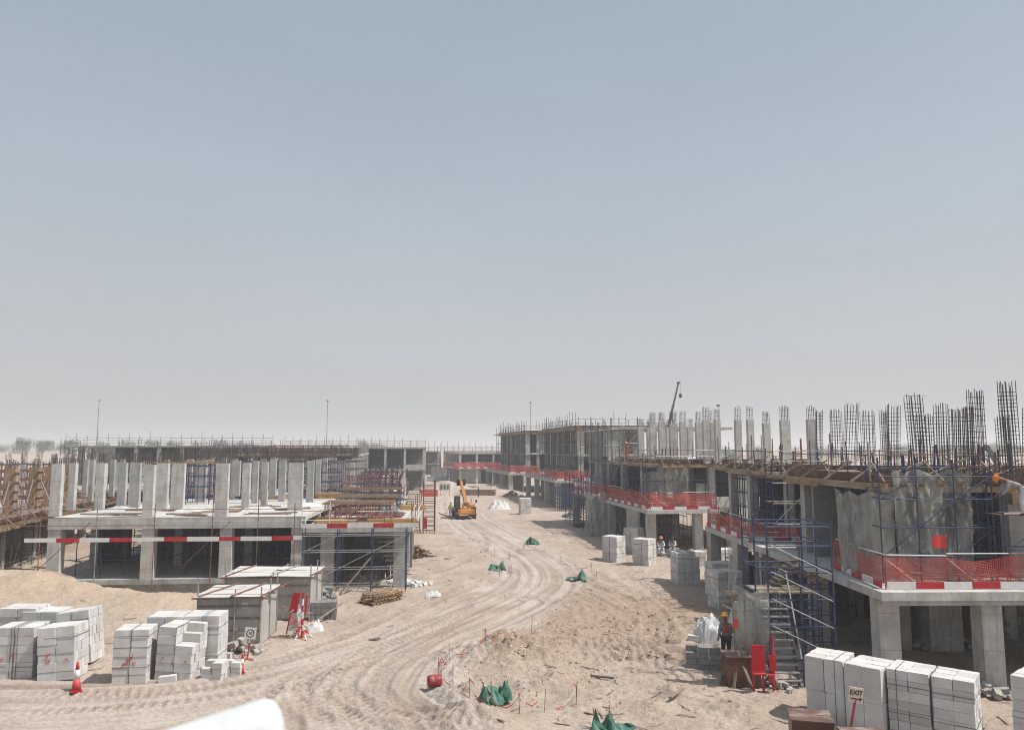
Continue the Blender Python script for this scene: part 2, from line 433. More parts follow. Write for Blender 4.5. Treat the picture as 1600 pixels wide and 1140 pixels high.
ROADS = [  # (path, half width)
    (spline(gpts((702, 732), (712, 765), (722, 800), (750, 825), (800, 856), (838, 885), (840, 912), (790, 945), (690, 990), (560, 1032), (380, 1070), (200, 1093), (40, 1103), (-200, 1110))), 3.1),
    (spline(gpts((800, 938), (700, 985), (620, 1030), (580, 1075), (590, 1115)) + [(-2.4, 19.5), (-1.2, 15), (1, 8), (3, -20)]), 3.0),
]
TRACKS = [  # wheel and crawler marks: path, half width, depth, tread pitch
    (spline(gpts((880, 890), (960, 925), (1010, 962), (1005, 992), (930, 1000), (830, 985), (760, 1000), (680, 1030))), .36, .075, .36),
    (spline(gpts((900, 905), (985, 938), (1032, 972), (1022, 1003), (950, 1015), (860, 1003), (790, 1008), (700, 1040))), .36, .08, .36),
    (spline(gpts((860, 915), (920, 935), (950, 960), (920, 975), (850, 980), (760, 990))), .28, .035, .3),
    (spline(gpts((880, 925), (900, 950), (870, 968), (800, 985), (720, 1012))), .3, .05, .34),
    (spline(gpts((870, 1006), (950, 1010), (1030, 1004))), .55, .11, .42),
    (spline(gpts((900, 1030), (970, 1030), (1050, 1022))), .55, .11, .42),
    (spline(gpts((1000, 1042), (1050, 1035), (1085, 1020))), .45, .08, .4),
    (spline(gpts((520, 1140), (470, 1085), (480, 1050), (540, 1020), (640, 985), (730, 945))), .32, .06, .34),
    (spline(gpts((700, 1145), (560, 1090), (545, 1055), (600, 1020), (700, 975), (790, 930))), .32, .06, .34),
    (spline(gpts((640, 1145), (540, 1100), (515, 1060), (560, 1030), (660, 985))), .32, .042, .32),
    (spline(gpts((350, 1098), (450, 1070), (540, 1040), (640, 995), (740, 955))), .32, .042, .32),
    (spline(gpts((380, 1046), (480, 1020), (590, 985), (680, 940), (740, 915))), .32, .06, .34),
    (spline(gpts((420, 1030), (540, 990), (640, 950), (720, 915))), .3, .05, .34),
    (spline(gpts((790, 850), (850, 880), (868, 905), (840, 930))), .4, .05, .3),
    (spline(gpts((740, 850), (790, 880), (805, 905), (780, 930))), .35, .03, .3),
    (spline(gpts((715, 835), (790, 862), (822, 892), (820, 915))), .32, .042, .32),
    (spline(gpts((920, 890), (1000, 930), (1040, 975), (1050, 1010))), .32, .06, .34),
    (spline(gpts((420, 1140), (405, 1100), (440, 1060), (520, 1025), (630, 980))), .3, .05, .34),
    (spline(gpts((600, 1145), (500, 1085), (500, 1050), (580, 1010))), .3, .05, .34),
    (spline(gpts((760, 1145), (640, 1110), (590, 1070), (620, 1030), (700, 990))), .34, .048, .34),
    (spline(gpts((0, 1110), (160, 1100), (330, 1085), (470, 1055), (600, 1005), (720, 958), (800, 925))), .34, .048, .34),
    (spline(gpts((0, 1082), (150, 1078), (300, 1065), (430, 1040))), .3, .045, .34),
    (spline(gpts((895, 915), (960, 950), (985, 980), (960, 1010), (880, 1020))), .3, .06, .36),
    (spline(gpts((1060, 960), (1000, 975), (900, 970), (820, 985))), .3, .05, .36),
    (spline(gpts((1070, 1000), (990, 1022), (900, 1012))), .35, .06, .4),
    (spline(gpts((660, 900), (720, 880), (760, 850), (745, 820))), .3, .04, .34),
    (spline(gpts((60, 1090), (200, 1080), (330, 1068), (430, 1048))), .3, .028, .3),
]
def blob(x, y, px, py, rx, ry, h, pw=1.0, z=0.0):
    c = P(px, py, z); q = ((x - c.x) / rx) ** 2 + ((y - c.y) / ry) ** 2
    return h * np.exp(-q * pw)
def height(x, y):
    d1, s1, a1 = along(x, y, ROADS[0][0], 9); d2, s2, a2 = along(x, y, ROADS[1][0], 9)
    edge = fbm(x, y, 0.45, 2, 5) * 1.2
    r1 = 1 - sst(ROADS[0][1] - .9, ROADS[0][1] + .7, d1 + edge); r2 = 1 - sst(ROADS[1][1] - .9, ROADS[1][1] + .7, d2 + edge)
    road = np.maximum(r1, r2)
    near = 1 - sst(110, 220, np.hypot(x, y))
    h = 0.16 * fbm(x, y, 0.09, 2, 1) + 0.10 * fbm(x, y, 0.45, 2, 2) * (1 - 0.75 * road)
    zone = np.exp(-(((x - P(985, 985).x) / 7.5) ** 2 + ((y - P(985, 985).y) / 9.0) ** 2))
    rough = (0.085 * fbm(x, y, 1.3, 2, 3) + (0.06 + .07 * zone) * fbm(x, y, 3.4, 3, 4) + .05 * zone * np.abs(fbm(x, y, 5.0, 2, 44))) * (1 - 0.92 * road)
    h = h + rough * near - 0.05 * road * near
    for dd, ss, aa, rr in ((d1, s1, a1, r1), (d2, s2, a2, r2)):
        w = ss + 0.25 * vn(aa * 0.25, ss * 0.3, 8)
        h = h + rr * near * (0.026 * np.sin(w * 9.0 + 3.0 * vn(aa * .22, w * .4, 9)) * (.4 + 1.2 * (vn(aa * .3, w * 1.1, 19) + .5)) + 0.014 * np.sin(w * 23.0 + 2 * vn(aa * .5, w, 29)) + 0.03 * np.sin(w * 3.1 + 1.5 * vn(aa * .15, w * 0, 39)) + .011 * vn(aa * 3.2, w * 3.2, 49))
    track = np.zeros_like(x); streak = np.zeros_like(x)
    for ss, aa, rr in ((s1, a1, r1), (s2, a2, r2)):
        w = ss + 0.25 * vn(aa * 0.25, ss * 0.3, 8)
        streak = np.maximum(streak, rr * (.30 + 1.0 * vn(w * 3.2, aa * .10, 51) + .8 * vn(w * 8.0, aa * .22, 52)))
    for path, hw, dep, pitch in TRACKS:
        d, s, a = along(x, y, path, 1.5)
        m = 1 - sst(hw * .75, hw * 1.25, d)
        fade = 0.6 + 0.8 * vn(a * 0.35, a * 0, 21)
        tread = np.sin(a * 2 * PI / pitch + np.abs(s) * 5.0)
        h = h + fade * m * (-dep + tread * dep * 0.95)
        h = h + fade * dep * 0.8 * np.exp(-((d - hw * 1.4) / (hw * .35)) ** 2)
        track = np.maximum(track, m * np.clip(fade, 0, 1) * (dep / 0.06))
        streak = np.maximum(streak, .9 * m * np.clip(fade, 0, 1) * (.45 + .55 * (tread < -.1)))  # tread troughs get extra dark colour that stands in for their shade
    # the dumped sand on the left
    sand = blob(x, y, 55, 932, 3.8, 3.4, 1.12) + blob(x, y, 115, 945, 3.2, 3.0, .6) + blob(x, y, 270, 955, 4.2, 3.4, .78) + blob(x, y, -110, 930, 4.5, 4, .95)
    sand = sand * (1 + 0.35 * fbm(x, y, .5, 3, 11))
    # the dug-out spoil in the middle of the foreground
    dirt = blob(x, y, 800, 1025, 2.1, 1.5, .75) + blob(x, y, 850, 1075, 1.5, 1.1, .38) + blob(x, y, 720, 1095, .8, 1.1, .55) + blob(x, y, 735, 1130, 1.3, .8, .45) + blob(x, y, 708, 1062, .55, .9, .35)
    dirt = dirt + blob(x, y, 1055, 1085, .55, .5, .35) + blob(x, y, 1150, 1110, 1.0, .7, .25) + blob(x, y, 1010, 1105, .5, .5, .25) - blob(x, y, 862, 1083, .8, .6, .35) - blob(x, y, 770, 1072, 1.3, .8, .5)
    dirt = dirt * (1 + 0.6 * fbm(x, y, 1.6, 3, 13)) + np.clip(dirt, 0, .4) * .45 * fbm(x, y, 5.5, 2, 14)
    far = blob(x, y, 800, 757, 5.0, 5, 2.3) * 0 + blob(x, y, 695, 765, 4.0, 4.5, 2.0) + blob(x, y, 770, 770, 5.0, 4, 1.8) + blob(x, y, 582, 742, 14, 12, 4.5) * 1.0
    # dug-away strip before the left house, ramp beside it
    h = h + sand + dirt + far
    h = h - .75 * sst(-25.5, -22.5, x) * sst(-11.5, -14, x) * sst(40.6, 41.8, y) * sst(57, 46, y)
    # rising desert far off
    rr = np.hypot(x, y)
    h = h + sst(260, 460, rr) * (5.4 + 2.0 * fbm(x, y, 0.006, 3, 31) + .5 * fbm(x, y, .03, 2, 33)) * (y > 0)
    h = h + sst(-24, -32, x) * sst(44, 52, y) * (1 - sst(200, 300, rr)) * 0.5
    global LAST_STREAK
    LAST_STREAK = streak
    return h, road, track, sand, dirt, far
def gz(x, y):
    return float(height(np.array([float(x)]), np.array([float(y)]))[0][0])
def G(px, py, it=6):            # where the line of sight of a photograph pixel meets the real ground
    z = 0.0
    for _ in range(it):
        p = P(px, py, z); z = 0.5 * z + 0.5 * gz(p.x, p.y)
    p = P(px, py, z); p.z = gz(p.x, p.y)
    return p
def make_ground():
    us = np.concatenate([np.linspace(-6, -1.15, 50), np.arange(-1.12, 1.12, 0.0022), np.linspace(1.15, 6, 50)])
    ys = [-400, -250, -150, -90, -55, -32, -18, -8, 0, 6, 11, 14.5, 17]
    y = 18.0
    while y < 120: ys.append(y); y += max(0.05, y * y * 8.5e-5)
    while y < 3600: ys.append(y); y *= 1.02
    ys = np.array(ys); sc = np.sqrt(ys ** 2 + 81)
    X = (us[None, :] * sc[:, None]); Y = np.repeat(ys[:, None], len(us), 1)
    nr, nc = X.shape
    x = X.ravel(); y = Y.ravel()
    h, road, track, sand, dirt, far = height(x, y)
    co = np.stack([x, y, h], 1).astype(np.float32)
    streak = np.clip(LAST_STREAK, 0, 1)
    damp = np.clip(sst(9, 3, np.hypot((x - P(960, 965).x) * .8, (y - P(960, 965).y))) * 1.0 * (1 - road) + fbm(x, y, .12, 3, 41) * .5 * (1 - road), 0, 1)
    spoil = np.clip(dirt * 1.5, 0, 1)
    col = np.stack([np.clip(road + track * .25, 0, 1), np.clip(damp + .25 * track * (1 - road), 0, 1), spoil, np.clip(sand, 0, 1)], 1).astype(np.float32)
    idx = np.arange(nr * nc).reshape(nr, nc)
    quads = np.stack([idx[:-1, :-1], idx[:-1, 1:], idx[1:, 1:], idx[1:, :-1]], -1).reshape(-1, 4)
    fr = road[quads].mean(1); fs = sand[quads].mean(1); fd = dirt[quads].mean(1); ff = far[quads].mean(1)
    cls = np.zeros(len(quads), int)
    cls[fr > .5] = 1; cls[fs > .22] = 2; cls[fd > .2] = 3; cls[ff > .5] = 4
    for k, nm in enumerate(('sand_ground', 'dirt_road', 'sand_mound', 'dirt_mound', 'far_sand_heap')):
        q = quads[cls == k]
        u, inv = np.unique(q, return_inverse=True)
        me = bpy.data.meshes.new(nm)
        me.vertices.add(len(u)); me.vertices.foreach_set('co', co[u].ravel())
        me.loops.add(q.size); me.loops.foreach_set('vertex_index', inv.ravel().astype(np.int32))
        me.polygons.add(len(q)); me.polygons.foreach_set('loop_start', np.arange(0, q.size, 4, dtype=np.int32))
        me.polygons.foreach_set('loop_total', np.full(len(q), 4, dtype=np.int32))
        me.update(calc_edges=True)
        at = me.attributes.new('soil', 'FLOAT_COLOR', 'POINT'); at.data.foreach_set('color', col[u].ravel())
        a2 = me.attributes.new('streak', 'FLOAT', 'POINT'); a2.data.foreach_set('value', streak[u].astype(np.float32))
        me.materials.append(MATS['earth'])
        me.polygons.foreach_set('use_smooth', [True] * len(q))
        tag(link(bpy.data.objects.new(nm, me)), kind='structure')
def earth():
    m, t, b = nodes('earth')
    g = N(t, 'ShaderNodeNewGeometry').outputs['Position']
    at = N(t, 'ShaderNodeAttribute', attribute_name='soil')
    sp = N(t, 'ShaderNodeSeparateColor'); t.links.new(at.outputs['Color'], sp.inputs[0])
    sand = rampv(t, noise(t, g, .35, 6, .6), [(.3, (.37, .292, .242)), (.7, (.50, .415, .352))])
    road = rampv(t, noise(t, g, .5, 6, .6), [(.3, (.43, .368, .322)), (.7, (.55, .48, .43))])
    damp = rampv(t, noise(t, g, .8, 6, .65), [(.3, (.30, .205, .148)), (.7, (.44, .325, .245))])
    spoil = rampv(t, noise(t, g, 1.4, 6, .7), [(.3, (.27, .20, .15)), (.7, (.43, .335, .255))])
    dn = N(t, 'ShaderNodeMath', op='MULTIPLY'); t.links.new(sp.outputs[1], dn.inputs[0])
    t.links.new(rampv(t, noise(t, g, .7, 5, .65), [(.35, (.25,) * 3), (.6, (1,) * 3)]), dn.inputs[1])
    c = mixc(t, dn.outputs[0], sand, damp)
    c = mixc(t, sp.outputs[2], c, spoil)
    c = mixc(t, at.outputs['Alpha'], c, (.475, .375, .285))
    c = mixc(t, sp.outputs[0], c, road)
    st = N(t, 'ShaderNodeAttribute', attribute_name='streak')      # dust lines and loosened soil in the marks; tread troughs painted darker as shade
    c = mixc(t, mixc(t, 1.0, st.outputs['Color'], .78, 'MULTIPLY'), c, rampv(t, noise(t, g, .6, 4), [(.35, (.24, .172, .13)), (.65, (.33, .25, .195))]))
    # loose stones, scraps and foot-trodden specks
    vo = N(t, 'ShaderNodeTexVoronoi'); vo.inputs['Scale'].default_value = 2.6; t.links.new(g, vo.inputs['Vector'])
    f1 = rampv(t, vo.outputs['Distance'], [(.08, (1,) * 3), (.15, (0,) * 3)])
    c = mixc(t, mixc(t, 1.0, f1, .45, 'MULTIPLY'), c, rampv(t, noise(t, g, 1.7, 2), [(.4, (.25, .18, .13)), (.6, (.62, .55, .48))]))
    n5 = noise(t, g, 7.0, 5, .7)
    c = mixc(t, 1.0, c, rampv(t, n5, [(.3, (.70,) * 3), (.55, (1.0,) * 3)]), 'MULTIPLY')
    t.links.new(c, b.inputs['Base Color'])
    b.inputs['Roughness'].default_value = 1.0
    b.inputs['Specular IOR Level'].default_value = 0.1
    hs = N(t, 'ShaderNodeMath', op='ADD'); t.links.new(noise(t, g, 5.0, 6, .7), hs.inputs[0]); t.links.new(noise(t, g, 22.0, 3, .6), hs.inputs[1])
    bump(t, b, hs.outputs[0], .9, .07)
    MATS['earth'] = m
earth()
make_ground()
# ---------------------------------------------------------------- builders for the frames of the houses
def L2W(o, x, y, z=0.0):
    c, s = math.cos(o.rotation_euler.z), math.sin(o.rotation_euler.z)
    return Vector((o.location.x + c * x - s * y, o.location.y + s * x + c * y, o.location.z + z))
def W2L(o, p):
    c, s = math.cos(o.rotation_euler.z), math.sin(o.rotation_euler.z)
    dx, dy = p.x - o.location.x, p.y - o.location.y
    return Vector((c * dx + s * dy, -s * dx + c * dy, p.z - o.location.z))
def slab(root, poly, z0, z1, mat='concrete', name='slab'):
    return MB().prism(poly, z0, z1).build(name, mat, root)
def column(root, x, y, z0, z1, w=.6, d=.3, mat='concrete', starter=0.0, name='column'):
    j = 0.012
    b = MB().box(x - w / 2 + rnd(-j, j), y - d / 2 + rnd(-j, j), z0, x + w / 2 + rnd(-j, j), y + d / 2 + rnd(-j, j), z1)
    o = b.build(name, mat, root)
    if starter:
        c = MB(); n = max(2, int(w / .13)); starter *= 1.25
        for i in range(n + 1):
            for yy in (-d / 2 + .05, d / 2 - .05):
                xx = x - w / 2 + .05 + (w - .1) * i / n
                c.bar((xx, y + yy, z1), (xx + rnd(-.02, .02), y + yy + rnd(-.02, .02), z1 + starter * rnd(.85, 1.05)), .016, 4)
        for k in range(2):
            zz = z1 + starter * (.3 + .4 * k)
            c.bar((x - w / 2 + .04, y - d / 2 + .05, zz), (x + w / 2 - .04, y - d / 2 + .05, zz), .009, 4)
            c.bar((x - w / 2 + .04, y + d / 2 - .05, zz), (x + w / 2 - .04, y + d / 2 - .05, zz), .009, 4)
        c.build('starter_bars', 'rebar', o, kind='stuff')
    return o
def beam(root, x0, y0, z0, x1, y1, z1, mat='concrete', name='beam'):
    return MB().box(x0, y0, z0, x1, y1, z1).build(name, mat, root)
def block_wall(root, p, q, z0, z1, th=.2, full=True, holes=(), bl=.42, bh=.21, name='block'):
    """a wall laid block by block between two floor points"""
    p = Vector((p[0], p[1], 0)); q = Vector((q[0], q[1], 0)); d = q - p; L = d.length; d.normalize()
    rz = math.atan2(d.y, d.x); nz = int((z1 - z0) / bh)
    for k in range(nz):
        off = (k % 2) * bl / 2; x = -off
        while x < L:
            a = max(x, 0); e_ = min(x + bl, L); x += bl
            if e_ - a < .06: continue
            zc = z0 + (k + .5) * bh; m = (a + e_) / 2
            if any(h0 < m < h1 and g0 < zc < g1 for h0, h1, g0, g1 in holes): continue
            if not full and k > nz * (.55 + .4 * math.sin(m * 2.1)): continue
            c = p + d * m
            o = bpy.data.objects.new(name, unit('cube', 'block_grey')); link(o, root)
            o.location = (c.x + rnd(-.006, .006), c.y + rnd(-.006, .006), zc)
            o.scale = (e_ - a - .014, th, bh - .014); o.rotation_euler = (0, 0, rz)
def rebar_cage(root, x, y, z0, h, w=.7, d=.3, lean=(0, 0), nx=5, mat='rebar', step=.17, ties_from=.0, bare=.35):
    b = MB(); H = h; lean = (lean[0] + rnd(-.13, .13), lean[1] + rnd(-.1, .1)); step *= rnd(.85, 1.3); mat = random.choice([mat, mat, 'steel_dark'])
    def pt(u, v, t): return (x + u + lean[0] * t / H, y + v + lean[1] * t / H, z0 + t)
    for i in range(nx):
        u = -w / 2 + w * i / (nx - 1)
        for v in (-d / 2, d / 2): b.bar(pt(u, v, 0), pt(u + rnd(-.035, .035), v + rnd(-.03, .03), H * rnd(.95, 1.01)), .0135, 4)
    for v in (-.0,):
        for u in (-w / 2, w / 2): b.bar(pt(u, v, 0), pt(u, v, H * .99), .0135, 4)
    t = ties_from
    while t < H - bare:
        e_ = rnd(-.02, .02)
        for v in (-d / 2, d / 2): b.bar(pt(-w / 2, v, t), pt(w / 2, v, t + e_), .0095, 4)
        for u in (-w / 2, w / 2): b.bar(pt(u, -d / 2, t), pt(u, d / 2, t + e_), .0095, 4)
        t += step * rnd(.85, 1.15)
    if rnd(0, 1) < .5: b.bar(pt(-w * .7, 0, H * .97), pt(w * rnd(.6, 1.1), 0, H * .975), .011, 4)
    return b.build('rebar_cage', mat, root)
def shoring(label, o, x0, y0, x1, y1, z0, z1, nx=3, ny=2, mat='steel_blue', group='shoring frames under the slabs', r=.03, levels=2, detail=True, name='shoring_frame'):
    """props and ledgers holding up a slab"""
    c = L2W(o, (x0 + x1) / 2, (y0 + y1) / 2, z0)
    t = thing(name, label, 'shoring', c, o.rotation_euler.z, group)
    hx, hy, H = (x1 - x0) / 2, (y1 - y0) / 2, z1 - z0 - .01
    xs = [-hx + 2 * hx * i / max(1, nx - 1) for i in range(nx)]; ys_ = [-hy + 2 * hy * i / max(1, ny - 1) for i in range(ny)]
    if detail:
        for a in xs:
            for b_ in ys_: rod(t, 'prop', (a, b_, 0), (a, b_, H), r, mat)
        for k in range(levels):
            z = H * (k + .6) / levels
            for b_ in ys_: rod(t, 'ledger', (-hx, b_, z), (hx, b_, z), r * .75, mat)
            for a in xs: rod(t, 'ledger', (a, -hy, z + .05), (a, hy, z + .05), r * .75, mat)
        for i in range(nx - 1):
            if (i + nx) % 2: rod(t, 'brace', (xs[i], -hy - .03, .2), (xs[i + 1], -hy - .03, H - .3), r * .7, mat)
        for b_ in ys_: board(t, 'bearer', (-hx - .15, b_, H - .06), (hx + .15, b_, H - .06), .1, .11, 'timber')
    else:
        m = MB()
        for a in xs:
            for b_ in ys_: m.bar((a, b_, 0), (a, b_, H), r, 4)
        m.build('prop', mat, t, kind='stuff')
        m = MB()
        for k in range(levels):
            z = H * (k + .6) / levels
            for b_ in ys_: m.bar((-hx, b_, z), (hx, b_, z), r * .8, 4)
            for a in xs: m.bar((a, -hy, z), (a, hy, z), r * .8, 4)
        m.build('ledger', mat, t, kind='stuff')
    return t
def safety_fence(label, pts, zd, h=1.05, hs=.085, sp=2.0, ragged=.1, group='red mesh fences along the deck edges', toe=True, rw=.03, netmat='net_red', world=True):
    """red plastic mesh on steel posts with pale rails and red-and-white toe boards; pts are world xy"""
    t = thing('safety_fence', label, 'fence', (pts[0][0], pts[0][1], zd), 0, group)
    ox, oy = pts[0]
    net = MB(); seg_i = 0
    for (ax, ay), (bx, by) in zip(pts[:-1], pts[1:]):
        ax -= ox; bx -= ox; ay -= oy; by -= oy
        L = math.hypot(bx - ax, by - ay); dx, dy = (bx - ax) / L, (by - ay) / L; nx_, ny_ = dy, -dx
        n = max(1, round(L / sp))
        for k in range(n + 1):
            s = L * k / n
            if k < n or (bx + ox, by + oy) == tuple(pts[-1]):
                lx = rnd(-.06, .06)
                rod(t, 'post', (ax + dx * s, ay + dy * s, 0), (ax + dx * s + lx, ay + dy * s + rnd(-.05, .05), h + rnd(.02, .3)), .022, random.choice(['rust_red', 'white_paint', 'rust_red']))
        for k in range(n):
            s0, s1 = L * k / n, L * (k + 1) / n
            for z in (.5, h):
                rod(t, 'rail', (ax + dx * s0, ay + dy * s0, z + rnd(-.05, .05)), (ax + dx * s1, ay + dy * s1, z + rnd(-.05, .05)), .02, random.choice(['white_paint', 'white_paint', 'rust_red']))
            if rnd(0, 1) < .3: rod(t, 'brace', (ax + dx * s0, ay + dy * s0, h * .9), (ax + dx * (s0 * .3 + s1 * .7) - nx_ * .7, ay + dy * (s0 * .3 + s1 * .7) - ny_ * .7, .05), .02, 'white_paint')
        # net strands
        top = lambda s: h - .06 + .05 * math.sin(s * 1.7 + ax) - ragged * abs(math.sin(s * PI * n / L)) * .6
        off = lambda s, z: .05 + .05 * math.sin(s * 2.3 + z * 3) + .03 * math.sin(s * 5.1)
        m = int(L / hs) + 1; q = max(2, int(h / hs))
        def npnt(s, v):
            z = .1 + (top(s) - .1) * v; f = off(s, z)
            return (ax + dx * s + nx_ * f, ay + dy * s + ny_ * f, z)
        for i in range(m + 1):
            s = min(L, i * hs)
            pr = [npnt(s, v / 3) for v in range(4)]
            net.grid([[(p[0] - dx * rw / 2, p[1] - dy * rw / 2, p[2]) for p in pr], [(p[0] + dx * rw / 2, p[1] + dy * rw / 2, p[2]) for p in pr]])
        for v in range(q + 1):
            st = max(4, int(L / .5))
            pr = [npnt(L * i / st, v / q) for i in range(st + 1)]
            net.grid([[(p[0], p[1], p[2] - rw / 2) for p in pr], [(p[0], p[1], p[2] + rw / 2) for p in pr]])
        if toe:
            s = 0.0; w = .95
            while s < L - .05:
                e_ = min(L, s + w)
                mid = (s + e_) / 2
                blk(t, 'toe_board', ax + dx * mid + nx_ * .13 - (e_ - s) / 2 + .004, ay + dy * mid + ny_ * .13 - .015, .03, ax + dx * mid + nx_ * .13 + (e_ - s) / 2 - .004, ay + dy * mid + ny_ * .13 + .015, .25,
                    'red_paint' if seg_i % 2 == 0 else 'white_paint', math.atan2(dy, dx))
                s = e_; seg_i += 1
    net.build('mesh_net', netmat, t)
    return t
def edge_scaffold(label, pts, z0, z1, group='guard rails along the roof edges', sp=2.2, mat='steel_grey', rails=(.55, 1.05), r=.026, jit=.35, name='guard_rail', joined=False):
    t = thing(name, label, 'guard rail', (pts[0][0], pts[0][1], z0), 0, group)
    ox, oy = pts[0]; H = z1 - z0; jm = MB(); jr = MB()
    def put(nm, p, q, rr):
        if joined: (jm if nm == 'standard' else jr).bar(p, q, rr, 4)
        else: rod(t, nm, p, q, rr, random.choice(mat) if isinstance(mat, (list, tuple)) else mat)
    for (ax, ay), (bx, by) in zip(pts[:-1], pts[1:]):
        ax -= ox; bx -= ox; ay -= oy; by -= oy
        L = math.hypot(bx - ax, by - ay); n = max(1, round(L / sp))
        for k in range(n + 1):
            s = k / n
            if s == 1 and (bx + ox, by + oy) != tuple(pts[-1]): continue
            x, y = ax + (bx - ax) * s, ay + (by - ay) * s
            put('standard', (x, y, 0), (x + rnd(-.05, .05), y, H + rnd(-.1, jit)), r)
        for z in rails:
            for k in range(0, n, 2):
                e_ = min(n, k + 2)
                a = (ax + (bx - ax) * k / n, ay + (by - ay) * k / n, z + rnd(-.04, .04)); b_ = (ax + (bx - ax) * e_ / n, ay + (by - ay) * e_ / n, z + rnd(-.04, .04))
                put('rail', a, b_, r * .85)
    if joined:
        mm = mat[0] if isinstance(mat, (list, tuple)) else mat
        jm.build('standard', mm, t, kind='stuff'); jr.build('rail', mat[-1] if isinstance(mat, (list, tuple)) else mm, t, kind='stuff')
    return t
def scaffold(label, o, x0, y0, x1, y1, z0, levels, nx, ny, over=.5, mat='steel_blue', r=.026, decks=(), braces=True, group=None, name='scaffold', cat='scaffold', mat2=None):
    c = L2W(o, x0, y0, z0)
    t = thing(name, label, cat, c, o.rotation_euler.z, group)
    W_, D_ = x1 - x0, y1 - y0
    xs = [W_ * i / (nx - 1) for i in range(nx)]; ys_ = [D_ * i / max(1, ny - 1) for i in range(ny)]
    H = levels[-1] - z0
    for a in xs:
        for b_ in ys_: rod(t, 'standard', (a, b_, 0), (a, b_, H + over * rnd(.6, 1.2)), r, mat)
    for z in levels:
        for b_ in ys_:
            for i in range(nx - 1): rod(t, 'ledger', (xs[i], b_, z - z0), (xs[i + 1], b_, z - z0), r * .85, mat2 or mat)
        if ny > 1:
            for a in xs: rod(t, 'transom', (a, 0, z - z0 + .04), (a, D_, z - z0 + .04), r * .85, mat)
    if braces:
        for i in range(nx - 1):
            for k in range(len(levels) - 1):
                if (i + k) % 2 == 0: rod(t, 'brace', (xs[i], -.04, levels[k] - z0), (xs[i + 1], -.04, levels[k + 1] - z0), r * .8, mat2 or mat)
    for z in decks:
        n = max(1, int(D_ / .26))
        for k in range(n): blk(t, 'plank', 0 - .1, k * D_ / n + .01, z - z0 + .06, W_ + .1, (k + 1) * D_ / n - .01, z - z0 + .10, 'timber_old')
    return t
def formwork(label, o, x0, y0, x1, y1, z, group='timber formwork on the roofs', edge=('left', 'front'), over=.75, joist=.5, name='roof_formwork', sheet=2.4, plymat='ply_top', thick=.03):
    """plywood decking on joists and yellow main beams, sticking out past the building line"""
    t = thing(name, label, 'formwork', L2W(o, x0, y0, z), o.rotation_euler.z, group)
    W_, D_ = x1 - x0, y1 - y0
    nx = max(1, round(W_ / sheet)); ny = max(1, round(D_ / 1.25))
    for i in range(nx):
        for k in range(ny):
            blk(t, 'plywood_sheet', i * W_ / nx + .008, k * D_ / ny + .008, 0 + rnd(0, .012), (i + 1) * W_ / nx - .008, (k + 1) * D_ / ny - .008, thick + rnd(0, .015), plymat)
    if 'front' in edge:
        n = int(W_ / joist)
        for i in range(n + 1):
            x = W_ * i / n
            board(t, 'joist', (x, -over * rnd(.8, 1.15), -.075), (x, 1.4, -.075), .07, .13, random.choice(['timber', 'timber', 'timber_old']))
            if i % 3 == 0: board(t, 'strut', (x, -over * .9, .02), (x + rnd(-.1, .1), .25, .75), .06, .06, 'timber_old')
        for i in range(max(1, int(W_ / 3.9))):
            if rnd(0, 1) < .35: continue
            board(t, 'main_beam', (i * 3.9 + .1, -over * .35, -.25), (min(W_, i * 3.9 + 3.8), -over * .35, -.25), .09, .19, random.choice(['timber_yellow', 'timber', 'timber_old']))
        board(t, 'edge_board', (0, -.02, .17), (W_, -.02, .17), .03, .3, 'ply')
    if 'left' in edge:
        n = int(D_ / joist)
        for i in range(n + 1):
            y = D_ * i / n
            board(t, 'joist', (-over * rnd(.8, 1.15), y, -.075), (1.4, y, -.075), .07, .13, random.choice(['timber', 'timber', 'timber_old']))
            if i % 3 == 0: board(t, 'strut', (-over * .9, y, .02), (.25, y + rnd(-.1, .1), .75), .06, .06, 'timber_old')
        for i in range(max(1, int(D_ / 3.9))):
            if rnd(0, 1) < .35: continue
            board(t, 'main_beam', (-over * .35, i * 3.9 + .1, -.25), (-over * .35, min(D_, i * 3.9 + 3.8), -.25), .09, .19, random.choice(['timber_yellow', 'timber', 'timber_old']))
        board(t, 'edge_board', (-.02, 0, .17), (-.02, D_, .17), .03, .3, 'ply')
    return t
